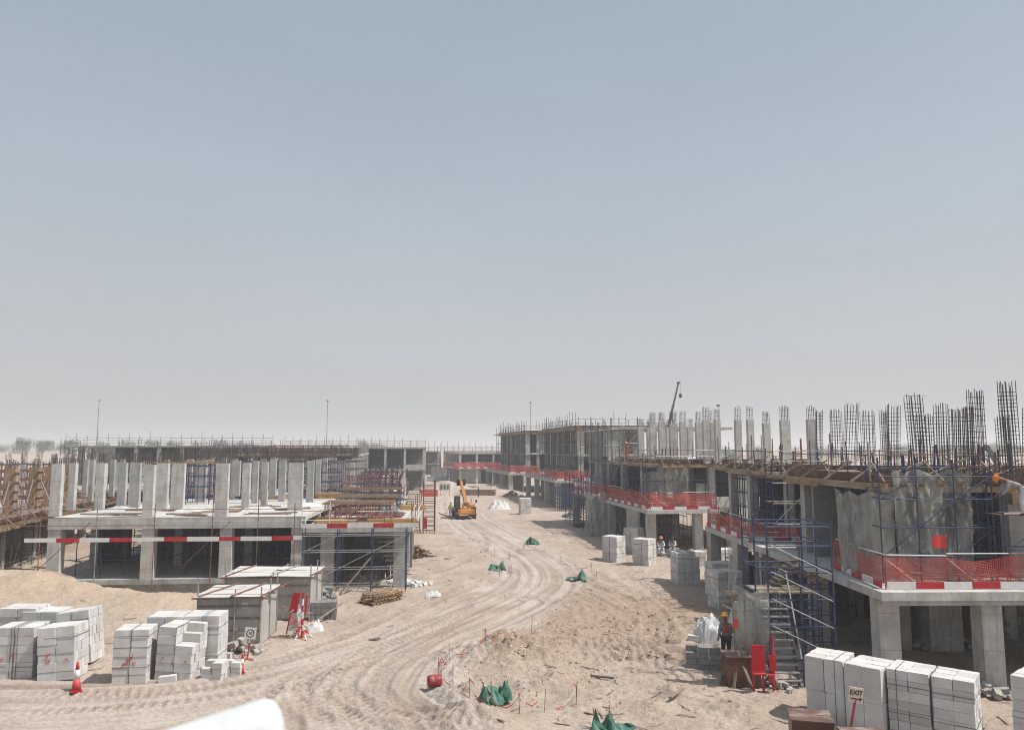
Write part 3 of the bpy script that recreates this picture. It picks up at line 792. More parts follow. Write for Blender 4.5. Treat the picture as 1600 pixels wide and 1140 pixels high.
def hung_net(label, o, pts, z0, z1, mat='net_grey', folds=.17, seed=0, group=None, name='debris_net', rows=26, bulge=0.0):
    """netting tied along a plan line and left to hang: scalloped hems, pleats fanning out below each tie"""
    t = thing(name, label, 'netting', L2W(o, pts[0][0], pts[0][1], z0), o.rotation_euler.z, group)
    ox, oy = pts[0]; rs = random.Random(seed); ST_ = .075
    line = []
    for (ax, ay), (bx, by) in zip(pts[:-1], pts[1:]):
        n = max(3, int(math.hypot(bx - ax, by - ay) / ST_))
        for i in range(n): line.append((ax + (bx - ax) * i / n - ox, ay + (by - ay) * i / n - oy, (by - ay), -(bx - ax)))
    line.append((pts[-1][0] - ox, pts[-1][1] - oy, line[-1][2], line[-1][3]))
    L = len(line) * ST_; H = z1 - z0
    ties = [(0, H), (L, H)] + [(L * (k + rs.uniform(-.25, .25)) / max(1, round(L / 1.1)), H) for k in range(1, max(1, round(L / 1.1)))]
    ties += [(rs.uniform(0, L), rs.uniform(.25, .8) * H) for _ in range(max(2, int(L * 1.6)))]
    ties = [(a, b, rs.uniform(0, 6), rs.uniform(.7, 1.3)) for a, b in ties]
    top_t = sorted(a for a, b, *_ in ties if b == H); ph = [rs.uniform(0, 6) for _ in range(8)]
    rowsp = []
    for k in range(rows + 1):
        v = k / rows; row = []
        for i, (x, y, nx_, ny_) in enumerate(line):
            l = math.hypot(nx_, ny_); nx2, ny2 = nx_ / l, ny_ / l; s = i * ST_; z = H * v
            f = folds * .5 * (math.sin(s * 1.3 + ph[0] + v * 2.5) + .6 * math.sin(s * 2.7 - v * 3 + ph[1]))
            f += .035 * math.sin(s * 15 + 2.5 * math.sin(s * 1.7 + v * 5 + ph[2]) + ph[3]) * (.35 + .65 * math.sin(s * .9 + v * 2 + ph[4]) ** 2)
            for (ts, tz, tp, tw) in ties:                      # pleats radiating from the ties
                dx, dz = s - ts, z - tz; r = math.hypot(dx, dz)
                if 0.02 < r < 1.8 and dz < .4: f += .05 * tw * math.sin(math.atan2(dx, -dz + .05) * 9 + tp) * math.exp(-r * 1.3) * min(1, r * 4)
            f += bulge * math.sin(v * PI)
            d_ = min((abs(s - a) for a in top_t), default=0); sg = -.22 * min(1, d_ / .55) ** 1.4
            zz = z + (sg * v ** 6) + (.16 * math.sin(s * 2.9 + ph[5]) + .08 * math.sin(s * 6.1 + ph[6])) * (1 - v) ** 5
            ex = 1 - .10 * (1 - v) * math.sin(s * 3 + ph[7]) * 0
            row.append((x + nx2 * f, y + ny2 * f, zz))
        rowsp.append(row)
    MB().grid(rowsp).build('net_sheet', mat, t, smooth=True)
    return t
def block_stack(label, c, yaw, nx=2, ny=4, nz=6, size=(1.15, 1.05, 1.75), lean=(0, 0), skip=(), group='pallet stacks of white building blocks', straps=((), ()), pallet=False, scrawl=None, top=0.0, name='block_stack'):
    """white building blocks strapped into a cube"""
    t = thing(name, label, 'block stack', c, yaw, group)
    t.rotation_euler = (lean[0], lean[1], yaw)
    w, d, h = size; bw, bd, bh = w / nx, d / ny, h / nz
    for i in range(nx):
        for j in range(ny):
            for k in range(nz):
                if (i, j, k) in skip: continue
                if 0 < i < nx - 1 and 0 < j < ny - 1 and k < nz - 1: continue
                x, y, z = -w / 2 + (i + .5) * bw, -d / 2 + (j + .5) * bd, (k + .5) * bh
                o = bpy.data.objects.new('block', unit('chip%d' % random.randint(0, 9), 'block_white')); link(o, t)
                o.location = (x + rnd(-.014, .014), y + rnd(-.016, .016), z)
                o.scale = (bw - .009, bd - .009, bh - .007); o.rotation_euler = (0, 0, rnd(-.012, .012))
    hz, vx = straps
    for z in hz:
        m = MB(); e_ = .013; q = .008
        m.box(-w / 2 - e_, -d / 2 - e_, z - q, w / 2 + e_, -d / 2 - e_ + .012, z + q).box(-w / 2 - e_, d / 2 + e_ - .012, z - q, w / 2 + e_, d / 2 + e_, z + q)
        m.box(-w / 2 - e_, -d / 2 - e_ + .012, z - q, -w / 2 - e_ + .012, d / 2 + e_ - .012, z + q).box(w / 2 + e_ - .012, -d / 2 - e_ + .012, z - q, w / 2 + e_, d / 2 + e_ - .012, z + q)
        m.build('strap', 'strap', t)
    for x in vx:
        m = MB(); e_ = .015; q = .008
        m.box(x - q, -d / 2 - e_, 0, x + q, -d / 2 - e_ + .012, h + e_).box(x - q, -d / 2 - e_ + .012, h + e_ - .012, x + q, d / 2 + e_, h + e_)
        m.build('strap', 'strap', t)
    if scrawl:
        rs = random.Random(scrawl)
        m = MB()
        for _ in range(rs.randint(2, 4)):
            x = rs.uniform(-w * .4, w * .35); z = h * rs.uniform(.28, .5)
            pts = [(x + .045 * q_ + rs.uniform(-.02, .02), -d / 2 - .014, z + (.09 if q_ % 2 else -.09) * rs.uniform(.4, 1.1) + .03 * q_) for q_ in range(rs.randint(3, 6))]
            for a, b_ in zip(pts[:-1], pts[1:]): m.plank(a, b_, .018, .004, (0, 1, 0))
        m.build('paint_scrawl', 'tape_red', t)
    return t
# ---------------------------------------------------------------- clutter that lies about on decks and ground
def timber_stack(label, c, yaw, n=12, L=3.0, w=.9, mat='timber', group=None, messy=.12, name='timber_stack', bw=.12, bh=.07):
    t = thing(name, label, 'timber stack', c, yaw, group); per = max(2, int(w / (bw * 1.12)))
    for i in range(n):
        k = i // per; y = -w / 2 + (i % per + .5) * w / per
        a = rnd(-messy, messy); l = L * rnd(.8, 1.05); o_ = rnd(-messy, messy) * 2
        board(t, 'plank', (-l / 2 + o_, y - a, bh / 2 + k * bh * 1.05), (l / 2 + o_, y + a, bh / 2 + k * bh * 1.05 + rnd(0, .02)), bw, bh, mat)
    return t
def pipe_bundle(label, c, yaw, n=16, L=2.6, mat='steel_blue', group=None, r=.035, w=.8, messy=.1, name='prop_bundle'):
    t = thing(name, label, 'bundle of props', c, yaw, group); per = max(2, int(w / (r * 2.3)))
    for i in range(n):
        k = i // per; y = -w / 2 + (i % per + .5) * w / per; a = rnd(-messy, messy); l = L * rnd(.75, 1.05); o_ = rnd(-messy, messy) * 2
        z = r + k * r * 1.9
        rod(t, 'tube', (-l / 2 + o_, y - a, z), (l / 2 + o_, y + a, z + rnd(0, .05)), r, mat)
    return t
def heap_mesh(w, d, h, seed, n=14, jag=.25):
    rs = random.Random(seed); m = MB(); rows = []
    ph = [rs.uniform(0, 6) for _ in range(6)]
    for i in range(n + 1):
        row = []
        for j in range(n + 1):
            u, v = i / n * 2 - 1, j / n * 2 - 1
            q = max(0, 1 - (abs(u) ** 2.4 + abs(v) ** 2.4)); z = h * q ** .6
            z *= 1 + jag * (math.sin(u * 5 + ph[0]) * math.sin(v * 6 + ph[1]) + .6 * math.sin(u * 11 + ph[2]) * math.sin(v * 9 + ph[3])) + rs.uniform(-jag, jag) * .5
            row.append((u * w / 2, v * d / 2, max(-.02, z) - (.04 if q == 0 else 0)))
        rows.append(row)
    return m.grid(rows)
def sheet_heap(label, c, yaw, w, d, h, mat, seed, group=None, name='sheeted_heap', cat='sheeted heap', jag=.25):
    t = heap_mesh(w, d, h, seed, jag=jag).build(name, mat, None, smooth=mat.startswith('cover'))
    t.location = c; t.rotation_euler.z = yaw
    return tag(t, label, cat, group)
def rubble_pile(label, c, yaw, w, d, h, n, mat='rubble', size=(.12, .3), seed=1, group=None, name='rubble_pile', cat='rubble', piece='rubble_block'):
    t = thing(name, label, cat, c, yaw, group); rs = random.Random(seed)
    for i in range(n):
        a = rs.uniform(0, 2 * PI); q = rs.random() ** .6; s = rs.uniform(*size)
        x, y = q * math.cos(a) * w / 2, q * math.sin(a) * d / 2
        z = h * max(0, 1 - q) * rs.uniform(.3, 1) + s * .25
        o = blk(t, piece, x - s * rs.uniform(.4, .8), y - s * .4, z - s * .3, x + s * .6, y + s * .4, z + s * rs.uniform(.2, .4), mat, rs.uniform(0, PI), (rs.uniform(-.4, .4), rs.uniform(-.4, .4)))
    return t

# ---------------------------------------------------------------- left side: the near house with bare columns
hl = thing('unfinished_house', 'near left concrete house frame with tall bare columns standing on its first slab', 'house', (-26.1, 43.2, 0), R(4.5))
WL = 14.2
slab(hl, [(0, 0), (WL, 0), (WL, 14), (0, 14)], .38, .66, 'concrete', 'ground_slab')
beam(hl, .35, .55, -1.2, WL - .3, 13.5, .377, 'concrete', 'foundation')
front_x = [.36, 5.45, 9.78, 13.78]
for i, x in enumerate(front_x):
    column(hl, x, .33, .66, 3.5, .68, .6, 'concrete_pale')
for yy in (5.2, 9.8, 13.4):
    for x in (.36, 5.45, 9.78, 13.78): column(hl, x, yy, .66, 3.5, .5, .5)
slab(hl, [(0, 0.0), (WL, 0.0), (WL, 14), (0, 14)], 3.85, 4.08, 'concrete_pale')
beam(hl, 0.002, -.04, 3.46, WL - .002, .36, 3.848, 'concrete_pale')
beam(hl, .02, 5, 3.5, WL - .02, 5.4, 3.848); beam(hl, .02, 9.6, 3.5, WL - .02, 10, 3.848)
beam(hl, 1.0, 10.8, .662, 6.4, 11.0, 3.495, 'block_grey', 'wall'); beam(hl, 7.9, 10.8, .662, 13.4, 11.0, 3.495, 'block_grey', 'wall')  # back partition added to keep the bays in front of it dark
beam(hl, .1, 6.0, .662, .3, 9.4, 3.495, 'block_grey', 'wall'); beam(hl, 13.5, 5.6, .662, 13.7, 13.0, 3.495, 'block_grey', 'wall')
# tall columns on the slab: (left px, right px, foot py)
for a, b_, fy, st in ((77, 95, 806, .3), (106, 117, 797, .3), (148, 163, 796, .5), (182, 196, 791, .4), (200, 218, 795, .6), (222, 240, 806, .5), (242, 262, 798, .6), (265, 288, 797, .7),
                      (304, 322, 784, .8), (334, 356, 807, .7), (360, 375, 779, .8), (377, 390, 797, .7), (393, 403, 786, .7), (406, 415, 776, .8), (420, 431, 778, .9), (448, 474, 797, .8),
                      (478, 490, 787, .8), (492, 501, 776, .8), (503, 511, 770, .8), (514, 526, 762, 1.0), (170, 178, 775, .6), (292, 300, 772, .7), (128, 136, 776, .6), (436, 444, 769, .9), (138, 145, 783, .6), (186, 193, 772, .8), (323, 331, 774, .8), (407, 418, 790, .7), (434, 446, 783, .7), (254, 262, 776, .7), (346, 352, 768, .7)):
    p = P(a, fy, 4.08); q = P(b_, fy, 4.08); l = W2L(hl, (p + q) / 2)
    w = (q.x - p.x) * .86
    col_h = rnd(2.95, 3.05)
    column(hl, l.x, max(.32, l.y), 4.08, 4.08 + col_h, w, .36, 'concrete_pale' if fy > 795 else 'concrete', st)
# the slabs further back that carry the rear columns
slab(hl, [(0.3, 14.3), (WL + 1.0, 14.3), (WL + .5, 34), (0.3, 34)], 3.80, 4.06, 'concrete', 'rear_slab')
for x in (1, 5.5, 10, 14):
    for y in (15, 20, 25, 30): column(hl, x, y, 0, 3.8, .5, .5)
for k, (x0, x1) in enumerate(((.9, 5.0), (6.0, 9.3), (10.3, 13.3))):
    shoring('blue shoring frame inside the %s bay of the near left house' % ORD[k], hl, x0, 1.6, x1, 4.4, .66, 3.5, 4, 2)
    shoring('blue shoring frame deep in the dark %s bay behind the near left columns' % ORD[k], hl, x0, 6.2, x1, 9.0, .66, 3.5, 4, 3)
# scaffold tubes along the front and the striped boards on them
t = thing('facade_scaffold', 'thin rusty tube railing along the front of the near left house', 'scaffold', L2W(hl, -.2, -.75, 0), R(4.5))
for x in (.2, 3.2, 6.3, 9.4, 11.9, 14.0):
    rod(t, 'standard', (x, 0, rnd(.0, .3)), (x + rnd(-.05, .05), .0, rnd(4.9, 5.6)), .026, random.choice(['rust', 'steel_grey', 'rust']))
for z in (3.75, 4.15, 4.62):
    for a, b_ in ((-.8, 6.3), (6.2, 14.6)): rod(t, 'rail', (a, -.03, z + rnd(-.04, .04)), (b_, -.03, z + rnd(-.06, .06)), .022, random.choice(['rust', 'rust_red', 'steel_grey']))
for x0, x1 in ((-1.0, 2.8), (6.6, 10.4)): rod(t, 'brace', (x0 + 1, .05, 1.2), (x1, .05, 3.9), .022, 'rust')
def striped_boards(label, p, q, seg, z, first=0, ext=()):
    t = thing('striped_boards', label, 'warning boards', (p[0], p[1], z))
    d = Vector((q[0] - p[0], q[1] - p[1], 0)); L = d.length; d.normalize(); rz = math.atan2(d.y, d.x)
    s = 0; i = first
    while s < L - .05:
        l = min(seg[i % 2] * rnd(.95, 1.05), L - s); m = d * (s + l / 2)
        blk(t, 'striped_board', m.x - l / 2 + .006, m.y - .018, rnd(-.02, .02), m.x + l / 2 - .006, m.y + .018, .22 + rnd(0, .02), 'red_paint' if i % 2 else 'white_paint', rz, (0, rnd(-.008, .008)))
        s += l; i += 1
    return t
a = Q(38, 840, 42.1); b_ = Q(474, 836.5, 43.4)
striped_boards('long red and white striped boards across the front of the near left house', a, b_, (1.65, 1.22), 2.86, 0)

# the terrace beside it, lower and open, seen through its front scaffold
ht = thing('terrace_frame', 'open concrete terrace right of the near left house with building material piled on top', 'house frame', (-12.0, 43.9, 0), R(4.5))
slab(ht, [(0, .25), (6.3, .25), (6.3, 16), (0, 16)], 3.18, 3.45, 'concrete_pale')
for x, y in ((1.35, .8), (5.55, .8), (1.35, 6), (5.55, 6), (1.35, 12), (5.55, 12)): column(ht, x, y, 0, 3.18, .75 if y < 1 else .5, .5, 'concrete')
beam(ht, .1, 7.5, 0.02, 5.9, 7.7, 3.17, 'block_grey', 'wall')
beam(ht, 0.0, 1.6, .01, .2, 7.4, 3.17, 'block_grey', 'wall')
for k in range(9): board(ht, 'stair_tread', (3.9 + .12 * k, 3.0, 2.6 - .28 * k), (5.2 + .12 * k, 3.0, 2.6 - .28 * k), .3, .07, 'concrete')
scaffold('blue tube scaffold standing in front of the open terrace', ht, .2, -.75, 5.95, .1, 0, [.35, 1.25, 2.2, 3.1], 4, 2, .35, 'steel_blue', .03, mat2='steel_grey')
rods = thing('leaning_board', 'long pale board leaning against the terrace scaffold', 'board', L2W(ht, 2.4, -1.4, 0), R(4.5))
board(rods, 'plank', (0, 0, .02), (1.6, .55, 1.9), .2, .04, 'timber_old')
striped_boards('short red and white striped boards along the terrace edge', L2W(ht, -.1, .1), L2W(ht, 6.6, .1), (1.45, 1.18), 3.47, 0)
shoring('blue shoring frame in the shade under the terrace', ht, 2.0, 3.0, 5.2, 6.8, 0, 3.17, 4, 3, levels=3)
edge_scaffold('rusty guard rail along the front of the piled terrace', [L2W(ht, -.1, .35)[:2], L2W(ht, 6.2, .35)[:2]], 3.45, 4.7, sp=1.6, mat=['rust', 'white_paint'], rails=(.4, .95), r=.022)
edge_scaffold('rusty guard rail along the street side of the piled terrace', [L2W(ht, 6.25, .5)[:2], L2W(ht, 6.25, 15.8)[:2]], 3.45, 4.7, sp=2.0, mat=['rust_red', 'rust', 'white_paint'], rails=(.4, .95), r=.024)

# ---------------------------------------------------------------- house frames in general
def frame_house(label, ox, oy, yaw, W_, D_, nf, fh=3.45, bx=4.0, by=4.4, top=0.0, seed=1, fill=.16, cmat='concrete', starter=.9, spandrel=.3, short=None, name='unfinished_house', shore=True, group=None, cw=.5, topskip=.15):
    rs = random.Random(seed)
    o = thing(name, label, 'house', (ox, oy, 0), R(yaw), group)
    nx = max(1, round(W_ / bx)); ny = max(1, round(D_ / by))
    xs = [.3 + (W_ - .6) * i / nx for i in range(nx + 1)]; ys_ = [.3 + (D_ - .6) * i / ny for i in range(ny + 1)]
    for f in range(nf):
        z0, z1 = f * fh, f * fh + fh - .3
        slab(o, [(0, 0), (W_, 0), (W_, D_), (0, D_)], z1, z1 + .3, cmat)
        for x in xs:
            for y in ys_:
                if x in (xs[0], xs[-1]) or y in (ys_[0], ys_[-1]): column(o, x, y, z0, z1, cw * rs.uniform(.8, 1.3), .45, rs.choice(['concrete', 'concrete_pale']))
        beam(o, .02, D_ * .55, z0 + .002, W_ - .02, D_ * .55 + .2, z1 - .002, 'block_grey', 'wall')  # inner partition added to darken the open bays
        for i in range(nx):
            if rs.random() < fill:
                a, e_ = xs[i] + .3, xs[i + 1] - .3
                if rs.random() < .5: e_ = a + (e_ - a) * rs.uniform(.4, .7)
                beam(o, a, .25, z0 + .003, e_, .43, z1 - .003, rs.choice(['concrete', 'block_grey', 'concrete']), 'wall')
            if f and rs.random() < spandrel: beam(o, xs[i] + .28, .05, z0 + .002, xs[i + 1] - .28, .22, z0 + .9, 'concrete_pale', 'spandrel')
        for i in range(ny):
            for xx in (.25, W_ - .43):
                if rs.random() < fill: beam(o, xx, ys_[i] + .3, z0 + .003, xx + .18, ys_[i + 1] - .3, z1 - .003, rs.choice(['concrete', 'block_grey']), 'wall')
    zt = nf * fh
    if top:
        for x in xs:
            for y in ys_:
                if rs.random() > topskip: column(o, x + rs.uniform(-.3, .3), y + rs.uniform(-.3, .3), zt, zt + top * rs.uniform(.96, 1.03), cw * rs.uniform(.9, 1.4), .35, rs.choice(['concrete', 'concrete_pale']), starter)
    if shore:
        z0 = (nf - 1) * fh
        shoring('dark shoring on the top storey of the ' + short, o, .8, .9, W_ - .8, D_ * .5, z0, z0 + fh - .3, nx * 4 + 1, 4, levels=3, detail=False, group='shoring in the farther houses', mat=rs.choice(['steel_blue', 'steel_dark']))
    return o

# rows behind the near left house
def street_x(y): return -5.9 - (y - 43.3) * .155
DECKS = []
for k, (y0, y1, w, yaw, nf, top, lab) in enumerate((
        (64.5, 77, 15, 6, 1, 3.0, 'second house frame of the left row with grey columns above its slab'),
        (81, 94, 17, 7, 1, 3.1, 'third house frame of the left row with columns and rebar on top'),
        (98, 112, 20, 8, 2, 0, 'fourth house frame of the left row with scaffolded upper storey'),
        (117, 132, 24, 8, 2, 0, 'farthest house frame of the left row under dense guard rails'))):
    xr = street_x(y0) - 5.8
    h_ = frame_house(lab, xr - w, y0, yaw, w, y1 - y0, nf, 3.75 if nf == 1 else 3.6, 3.4, 3.6, top, 20 + k, starter=1.0, fill=0 if nf == 2 else .12, short=ORD[k + 1] + ' house of the left row')
    for i in range(3):
        x0 = .8 + i * (w - 2) / 3
        shoring('%s falsework standing on top of the %s left row house' % (('blue', 'rusty', 'dark')[i], ORD[k + 1]), h_, x0, 1.2, x0 + (w - 2) / 3 - .6, 4.5 + i, 3.76 if nf == 1 else 7.3, (3.76 + 2.7) if nf == 1 else 8.5, 8, 4, ('steel_blue', 'rust_red', 'steel_dark')[i], 'falsework on the left row houses', .035, 4, detail=False)
    dk = thing('terrace_frame', 'open concrete terrace on the street side of the %s left row house' % ORD[k + 1], 'house frame', (xr + .3, y0, 0), R(yaw))
    slab(dk, [(0, -1.5), (5.6, -1.5), (5.6, y1 - y0 + 1), (0, y1 - y0 + 1)], 3.2, 3.46, 'concrete_pale')
    for x in (.5, 5.1):
        for y in (-1, 4.5, 10): column(dk, x, y, 0, 3.2, .5, .5)
    beam(dk, .3, 3, 0.01, 5.2, 3.2, 3.19, 'block_grey', 'wall')
    DECKS.append((dk, y1 - y0))
    edge_scaffold('rusty guard rail round the %s terrace of the left row' % ORD[k + 1], [L2W(dk, .1, -1.4)[:2], L2W(dk, 5.5, -1.4)[:2], L2W(dk, 5.5, y1 - y0 + .9)[:2]], 3.46, 4.75, sp=1.5, mat=['rust_red', 'rust', 'steel_grey', 'white_paint'], rails=(.45, .95), r=.026, jit=.6, group='guard rails of the left terraces')
    zt = 7.2 if nf == 2 else 3.75
    edge_scaffold('guard rail on top of the %s left row house' % ORD[k + 1], [L2W(h_, .1, y1 - y0)[:2], L2W(h_, .1, .1)[:2], L2W(h_, w - .1, .1)[:2], L2W(h_, w - .1, y1 - y0)[:2]], zt, zt + (1.5 if nf == 2 else 1.2), sp=1.25, mat=['steel_grey', 'rust_red'], r=.04, jit=.7, joined=True, rails=(.35, .75, 1.15) if nf == 2 else (.5, 1))
    if nf == 2:
        formwork('timber formwork along the roof of the %s left row house' % ORD[k + 1], h_, 0, 0, w, 4, 7.25, edge=('front',), joist=.8, sheet=3.0)
        shoring('crowded %s shoring before the columns of the %s left row house' % (('blue', 'dark')[k % 2], ORD[k + 1]), h_, .6, .7, w - .6, 5, 3.62, 7.0, 16, 4, ('steel_blue', 'steel_dark')[k % 2], 'shoring in the farther houses', .035, 4, detail=False)
        scaffold('grey tube scaffold before the %s left row house' % ORD[k + 1], h_, .2, -1.4, w - .2, -.3, 0, [1.9, 3.7, 5.4, 7.0], 8, 2, 1.2, 'steel_dark', .04, group='scaffolds before the far left houses')
# a broad frame on the far left, three floors of open bays
h_ = frame_house('wide far left frame with a grid of open bays beyond the bare columns', -66, 112, 6, 30, 14, 2, 4.2, 3.3, 4.5, 0, 41, fill=.04, short='wide far left frame')
edge_scaffold('guard rail on the wide far left frame', [L2W(h_, .1, .1)[:2], L2W(h_, 29.9, .1)[:2]], 8.4, 9.8, sp=1.5, mat=['steel_grey', 'rust_red'], r=.04, jit=.8, joined=True, rails=(.35, .75, 1.15))
scaffold('grey tube scaffold before the wide far left frame', h_, .2, -1.5, 29.8, -.4, 0, [2.0, 4.1, 6.2, 8.2], 12, 2, 1.0, 'steel_dark', .04, group='scaffolds before the far left houses')
h_ = frame_house('low far left slab crowded with upright formwork and props', -47, 80, 8, 14, 14, 1, 3.7, 3.5, 4.5, 2.7, 42, fill=.15, short='low far left slab')
h_ = frame_house('distant left frame half hidden behind the columns', -42, 140, 7, 26, 14, 2, 4.1, 3.6, 4.5, 0, 43, fill=0, short='distant left frame')
edge_scaffold('guard rail on the distant left frame', [L2W(h_, .1, .1)[:2], L2W(h_, 25.9, .1)[:2]], 8.2, 9.7, sp=1.4, mat=['rust_red', 'rust_red'], r=.045, jit=.9, joined=True, rails=(.35, .75, 1.15))

# far left: slab on the shaded side with columns still in their timber shutters
h0 = thing('unfinished_house', 'leftmost house frame with columns still boxed in brown timber shutters', 'house', (-29.6, 42.5, 0), R(102))
slab(h0, [(0, 0), (26, 0), (26, 16), (0, 16)], 3.3, 3.58, 'concrete')
for x in (1, 6, 11, 16, 21):
    for y in (1.2, 6.5): column(h0, x, y, 0, 3.3, .5, .5)
beam(h0, .5, 3.0, 0.01, 25, 3.2, 3.29, 'block_grey', 'wall')
formwork('timber formwork edge of the leftmost house', h0, -.3, -.6, 25, 5, 3.62, edge=('front',), over=.7, joist=.6)
edge_scaffold('rusty guard rail on the leftmost house', [L2W(h0, -.3, -.9)[:2], L2W(h0, 25, -.9)[:2]], 3.7, 5.0, sp=1.8, mat=['rust', 'timber'], rails=(.45, .95), r=.025)
shoring('rusty shoring frame under the leftmost house', h0, .5, .3, 12, 2.8, 0, 3.3, 8, 3, mat='steel_dark', detail=True)
for i, (x, y) in enumerate(((3.2, 1.6), (6.2, 2.2), (9.2, 2.0), (12.5, 1.8), (16, 2.0), (20, 2.2), (5, 6), (9, 6.5), (13, 6), (2, 6.2))):
    t = thing('column_shutter', 'brown timber column shutter with slanting props, %s on the leftmost slab' % ORD[i], 'formwork', L2W(h0, x, y, 3.66), R(102), 'timber column shutters on the leftmost slab')
    for sx in (-1, 1):
        blk(t, 'shutter_panel', sx * .36 - .03, -.3, 0, sx * .36 + .03, .3, 3.0, 'timber'); blk(t, 'shutter_panel', -.32, sx * .30 - .03, 0, .32, sx * .30 + .03, 3.0, 'timber' if i % 2 else 'timber_old')
    for z in (.35, .95, 1.55, 2.15, 2.75):
        blk(t, 'yoke', -.52, -.42, z - .05, .52, -.335, z + .05, 'timber_old'); blk(t, 'yoke', .395, -.5, z - .05, .48, .5, z + .05, 'rust')
    for sx, sy in ((1.4, 0), (-1.4, 0), (0, -1.3)): rod(t, 'slanting_prop', (sx, sy, 0), (sx * .25, sy * .25, 2.2), .035, random.choice(['steel_dark', 'rust', 'steel_grey']))
    rebar_cage(t, 0, 0, 3.0, .6, .5, .3, nx=4, bare=.3)

for k, (x0, y0, x1, y1, mt) in enumerate(((3, 8, 10, 11, 'rust'), (11.5, 8, 19, 12, 'steel_dark'), (4, 12.5, 14, 15, 'steel_blue'), (19.5, 3, 24, 10, 'rust'))):
    shoring('%s falsework crowd, %s behind the column shutters of the leftmost slab' % (('rusty', 'dark', 'blue', 'rusty')[k], ORD[k]), h0, x0, y0, x1, y1, 3.6, 6.5, 9, 4, mt, 'falsework on the leftmost slab', .03, 4, detail=False)
h_ = frame_house('leftmost rear frame crowded with falsework behind the column shutters', -66, 74, 10, 20, 14, 1, 3.6, 3.6, 4.5, 2.8, 47, fill=.1, short='leftmost rear frame')
for k, (x0, y0, x1, y1, mt) in enumerate(((1, .6, 9, 3.4, 'steel_dark'), (10, .8, 19, 4.4, 'rust'), (3, 6, 17, 9, 'steel_blue'))):
    shoring('%s falsework on the leftmost rear frame' % ('dark', 'rusty', 'blue')[k], h_, x0, y0, x1, y1, 3.61, 6.6, 10, 4, mt, 'falsework on the leftmost rear frame', .035, 4, detail=False)
# clutter on the terraces of the left row
cl = 0
def deck_clutter(o, D_, which, zt=3.46, seed=1, nrow=5, W_=5.2, y_start=-.8, place=None):
    global cl
    rs = random.Random(seed); nth = ORD[which]
    rowsd = D_ / nrow
    for k in range(nrow):
        x = .7; col = 0
        while x < W_ - .6:
            y = y_start + (k + rs.uniform(.2, .8)) * rowsd; kind = rs.choice(['ply', 'props', 'white', 'timber', 'grey', 'props', 'rust', 'rust', 'yellow', 'props', 'timber']); w = rs.uniform(1.3, 2.4)
            c = L2W(o, min(W_ - .6, x + w / 2), y, zt); yw = o.rotation_euler.z + rs.uniform(-.3, .3)
            pos = ', %s in %s row of %s' % (ORD[col], ORD[k], place or nth + ' left terrace'); gp = 'material piled on the left terraces'; col += 1
            if kind == 'ply': timber_stack('stack of brown plywood sheets' + pos, c, yw, rs.randint(5, 12), w, 1.2, 'ply_top', gp, .06, 'plywood_stack', .55, .05)
            elif kind == 'props': pipe_bundle('bundle of blue steel props' + pos, c, yw, rs.randint(14, 30), w, 'steel_blue', gp, .04, .9)
            elif kind == 'rust': pipe_bundle('bundle of rusty scaffold tubes' + pos, c, yw, rs.randint(12, 24), w, 'rust_red', gp, .035, .9, name='tube_bundle')
            elif kind == 'timber': timber_stack('loose stack of timber battens' + pos, c, yw, rs.randint(10, 22), w, 1.0, 'timber_old', gp, .15)
            elif kind == 'yellow': timber_stack('stack of yellow formwork beams' + pos, c, yw, rs.randint(8, 16), w * 1.3, .9, 'timber_yellow', gp, .05, 'beam_stack', .09, .18)
            elif kind == 'white': sheet_heap('heap of white plastic sheeting' + pos, c, yw, w, 1.3, rs.uniform(.15, .3), 'plastic_white', cl, gp)
            else: sheet_heap('heap of grey bags and sheeting' + pos, c, yw, w, 1.2, rs.uniform(.3, .6), 'wrap', cl, gp, 'bag_heap', 'bag heap')
            x += w + rs.uniform(.0, .4); cl += 1
for k, (dk, D_) in enumerate([(ht, 15)] + DECKS):
    for i in range(3):
        y = 2.5 + i * (D_ - 4) / 3
        shoring('%s props standing %s on the %s left terrace' % (('rusty', 'dark', 'blue')[i], ('in front', 'half way back', 'at the back')[i], ORD[k]), dk, .5 + rnd(0, .6), y, 4.8, y + 2.2, 3.46, 3.46 + rnd(1.2, 2.2), 7, 3, ('rust_red', 'steel_dark', 'steel_blue')[i], 'props standing on the left terraces', .03, 2, detail=(k == 0))
deck_clutter(ht, 15, 0, 3.455, 3, 7, 5.6, .5)
for k, (dk, D_) in enumerate(DECKS): deck_clutter(dk, D_, k + 1, 3.465, 10 + k, 5)

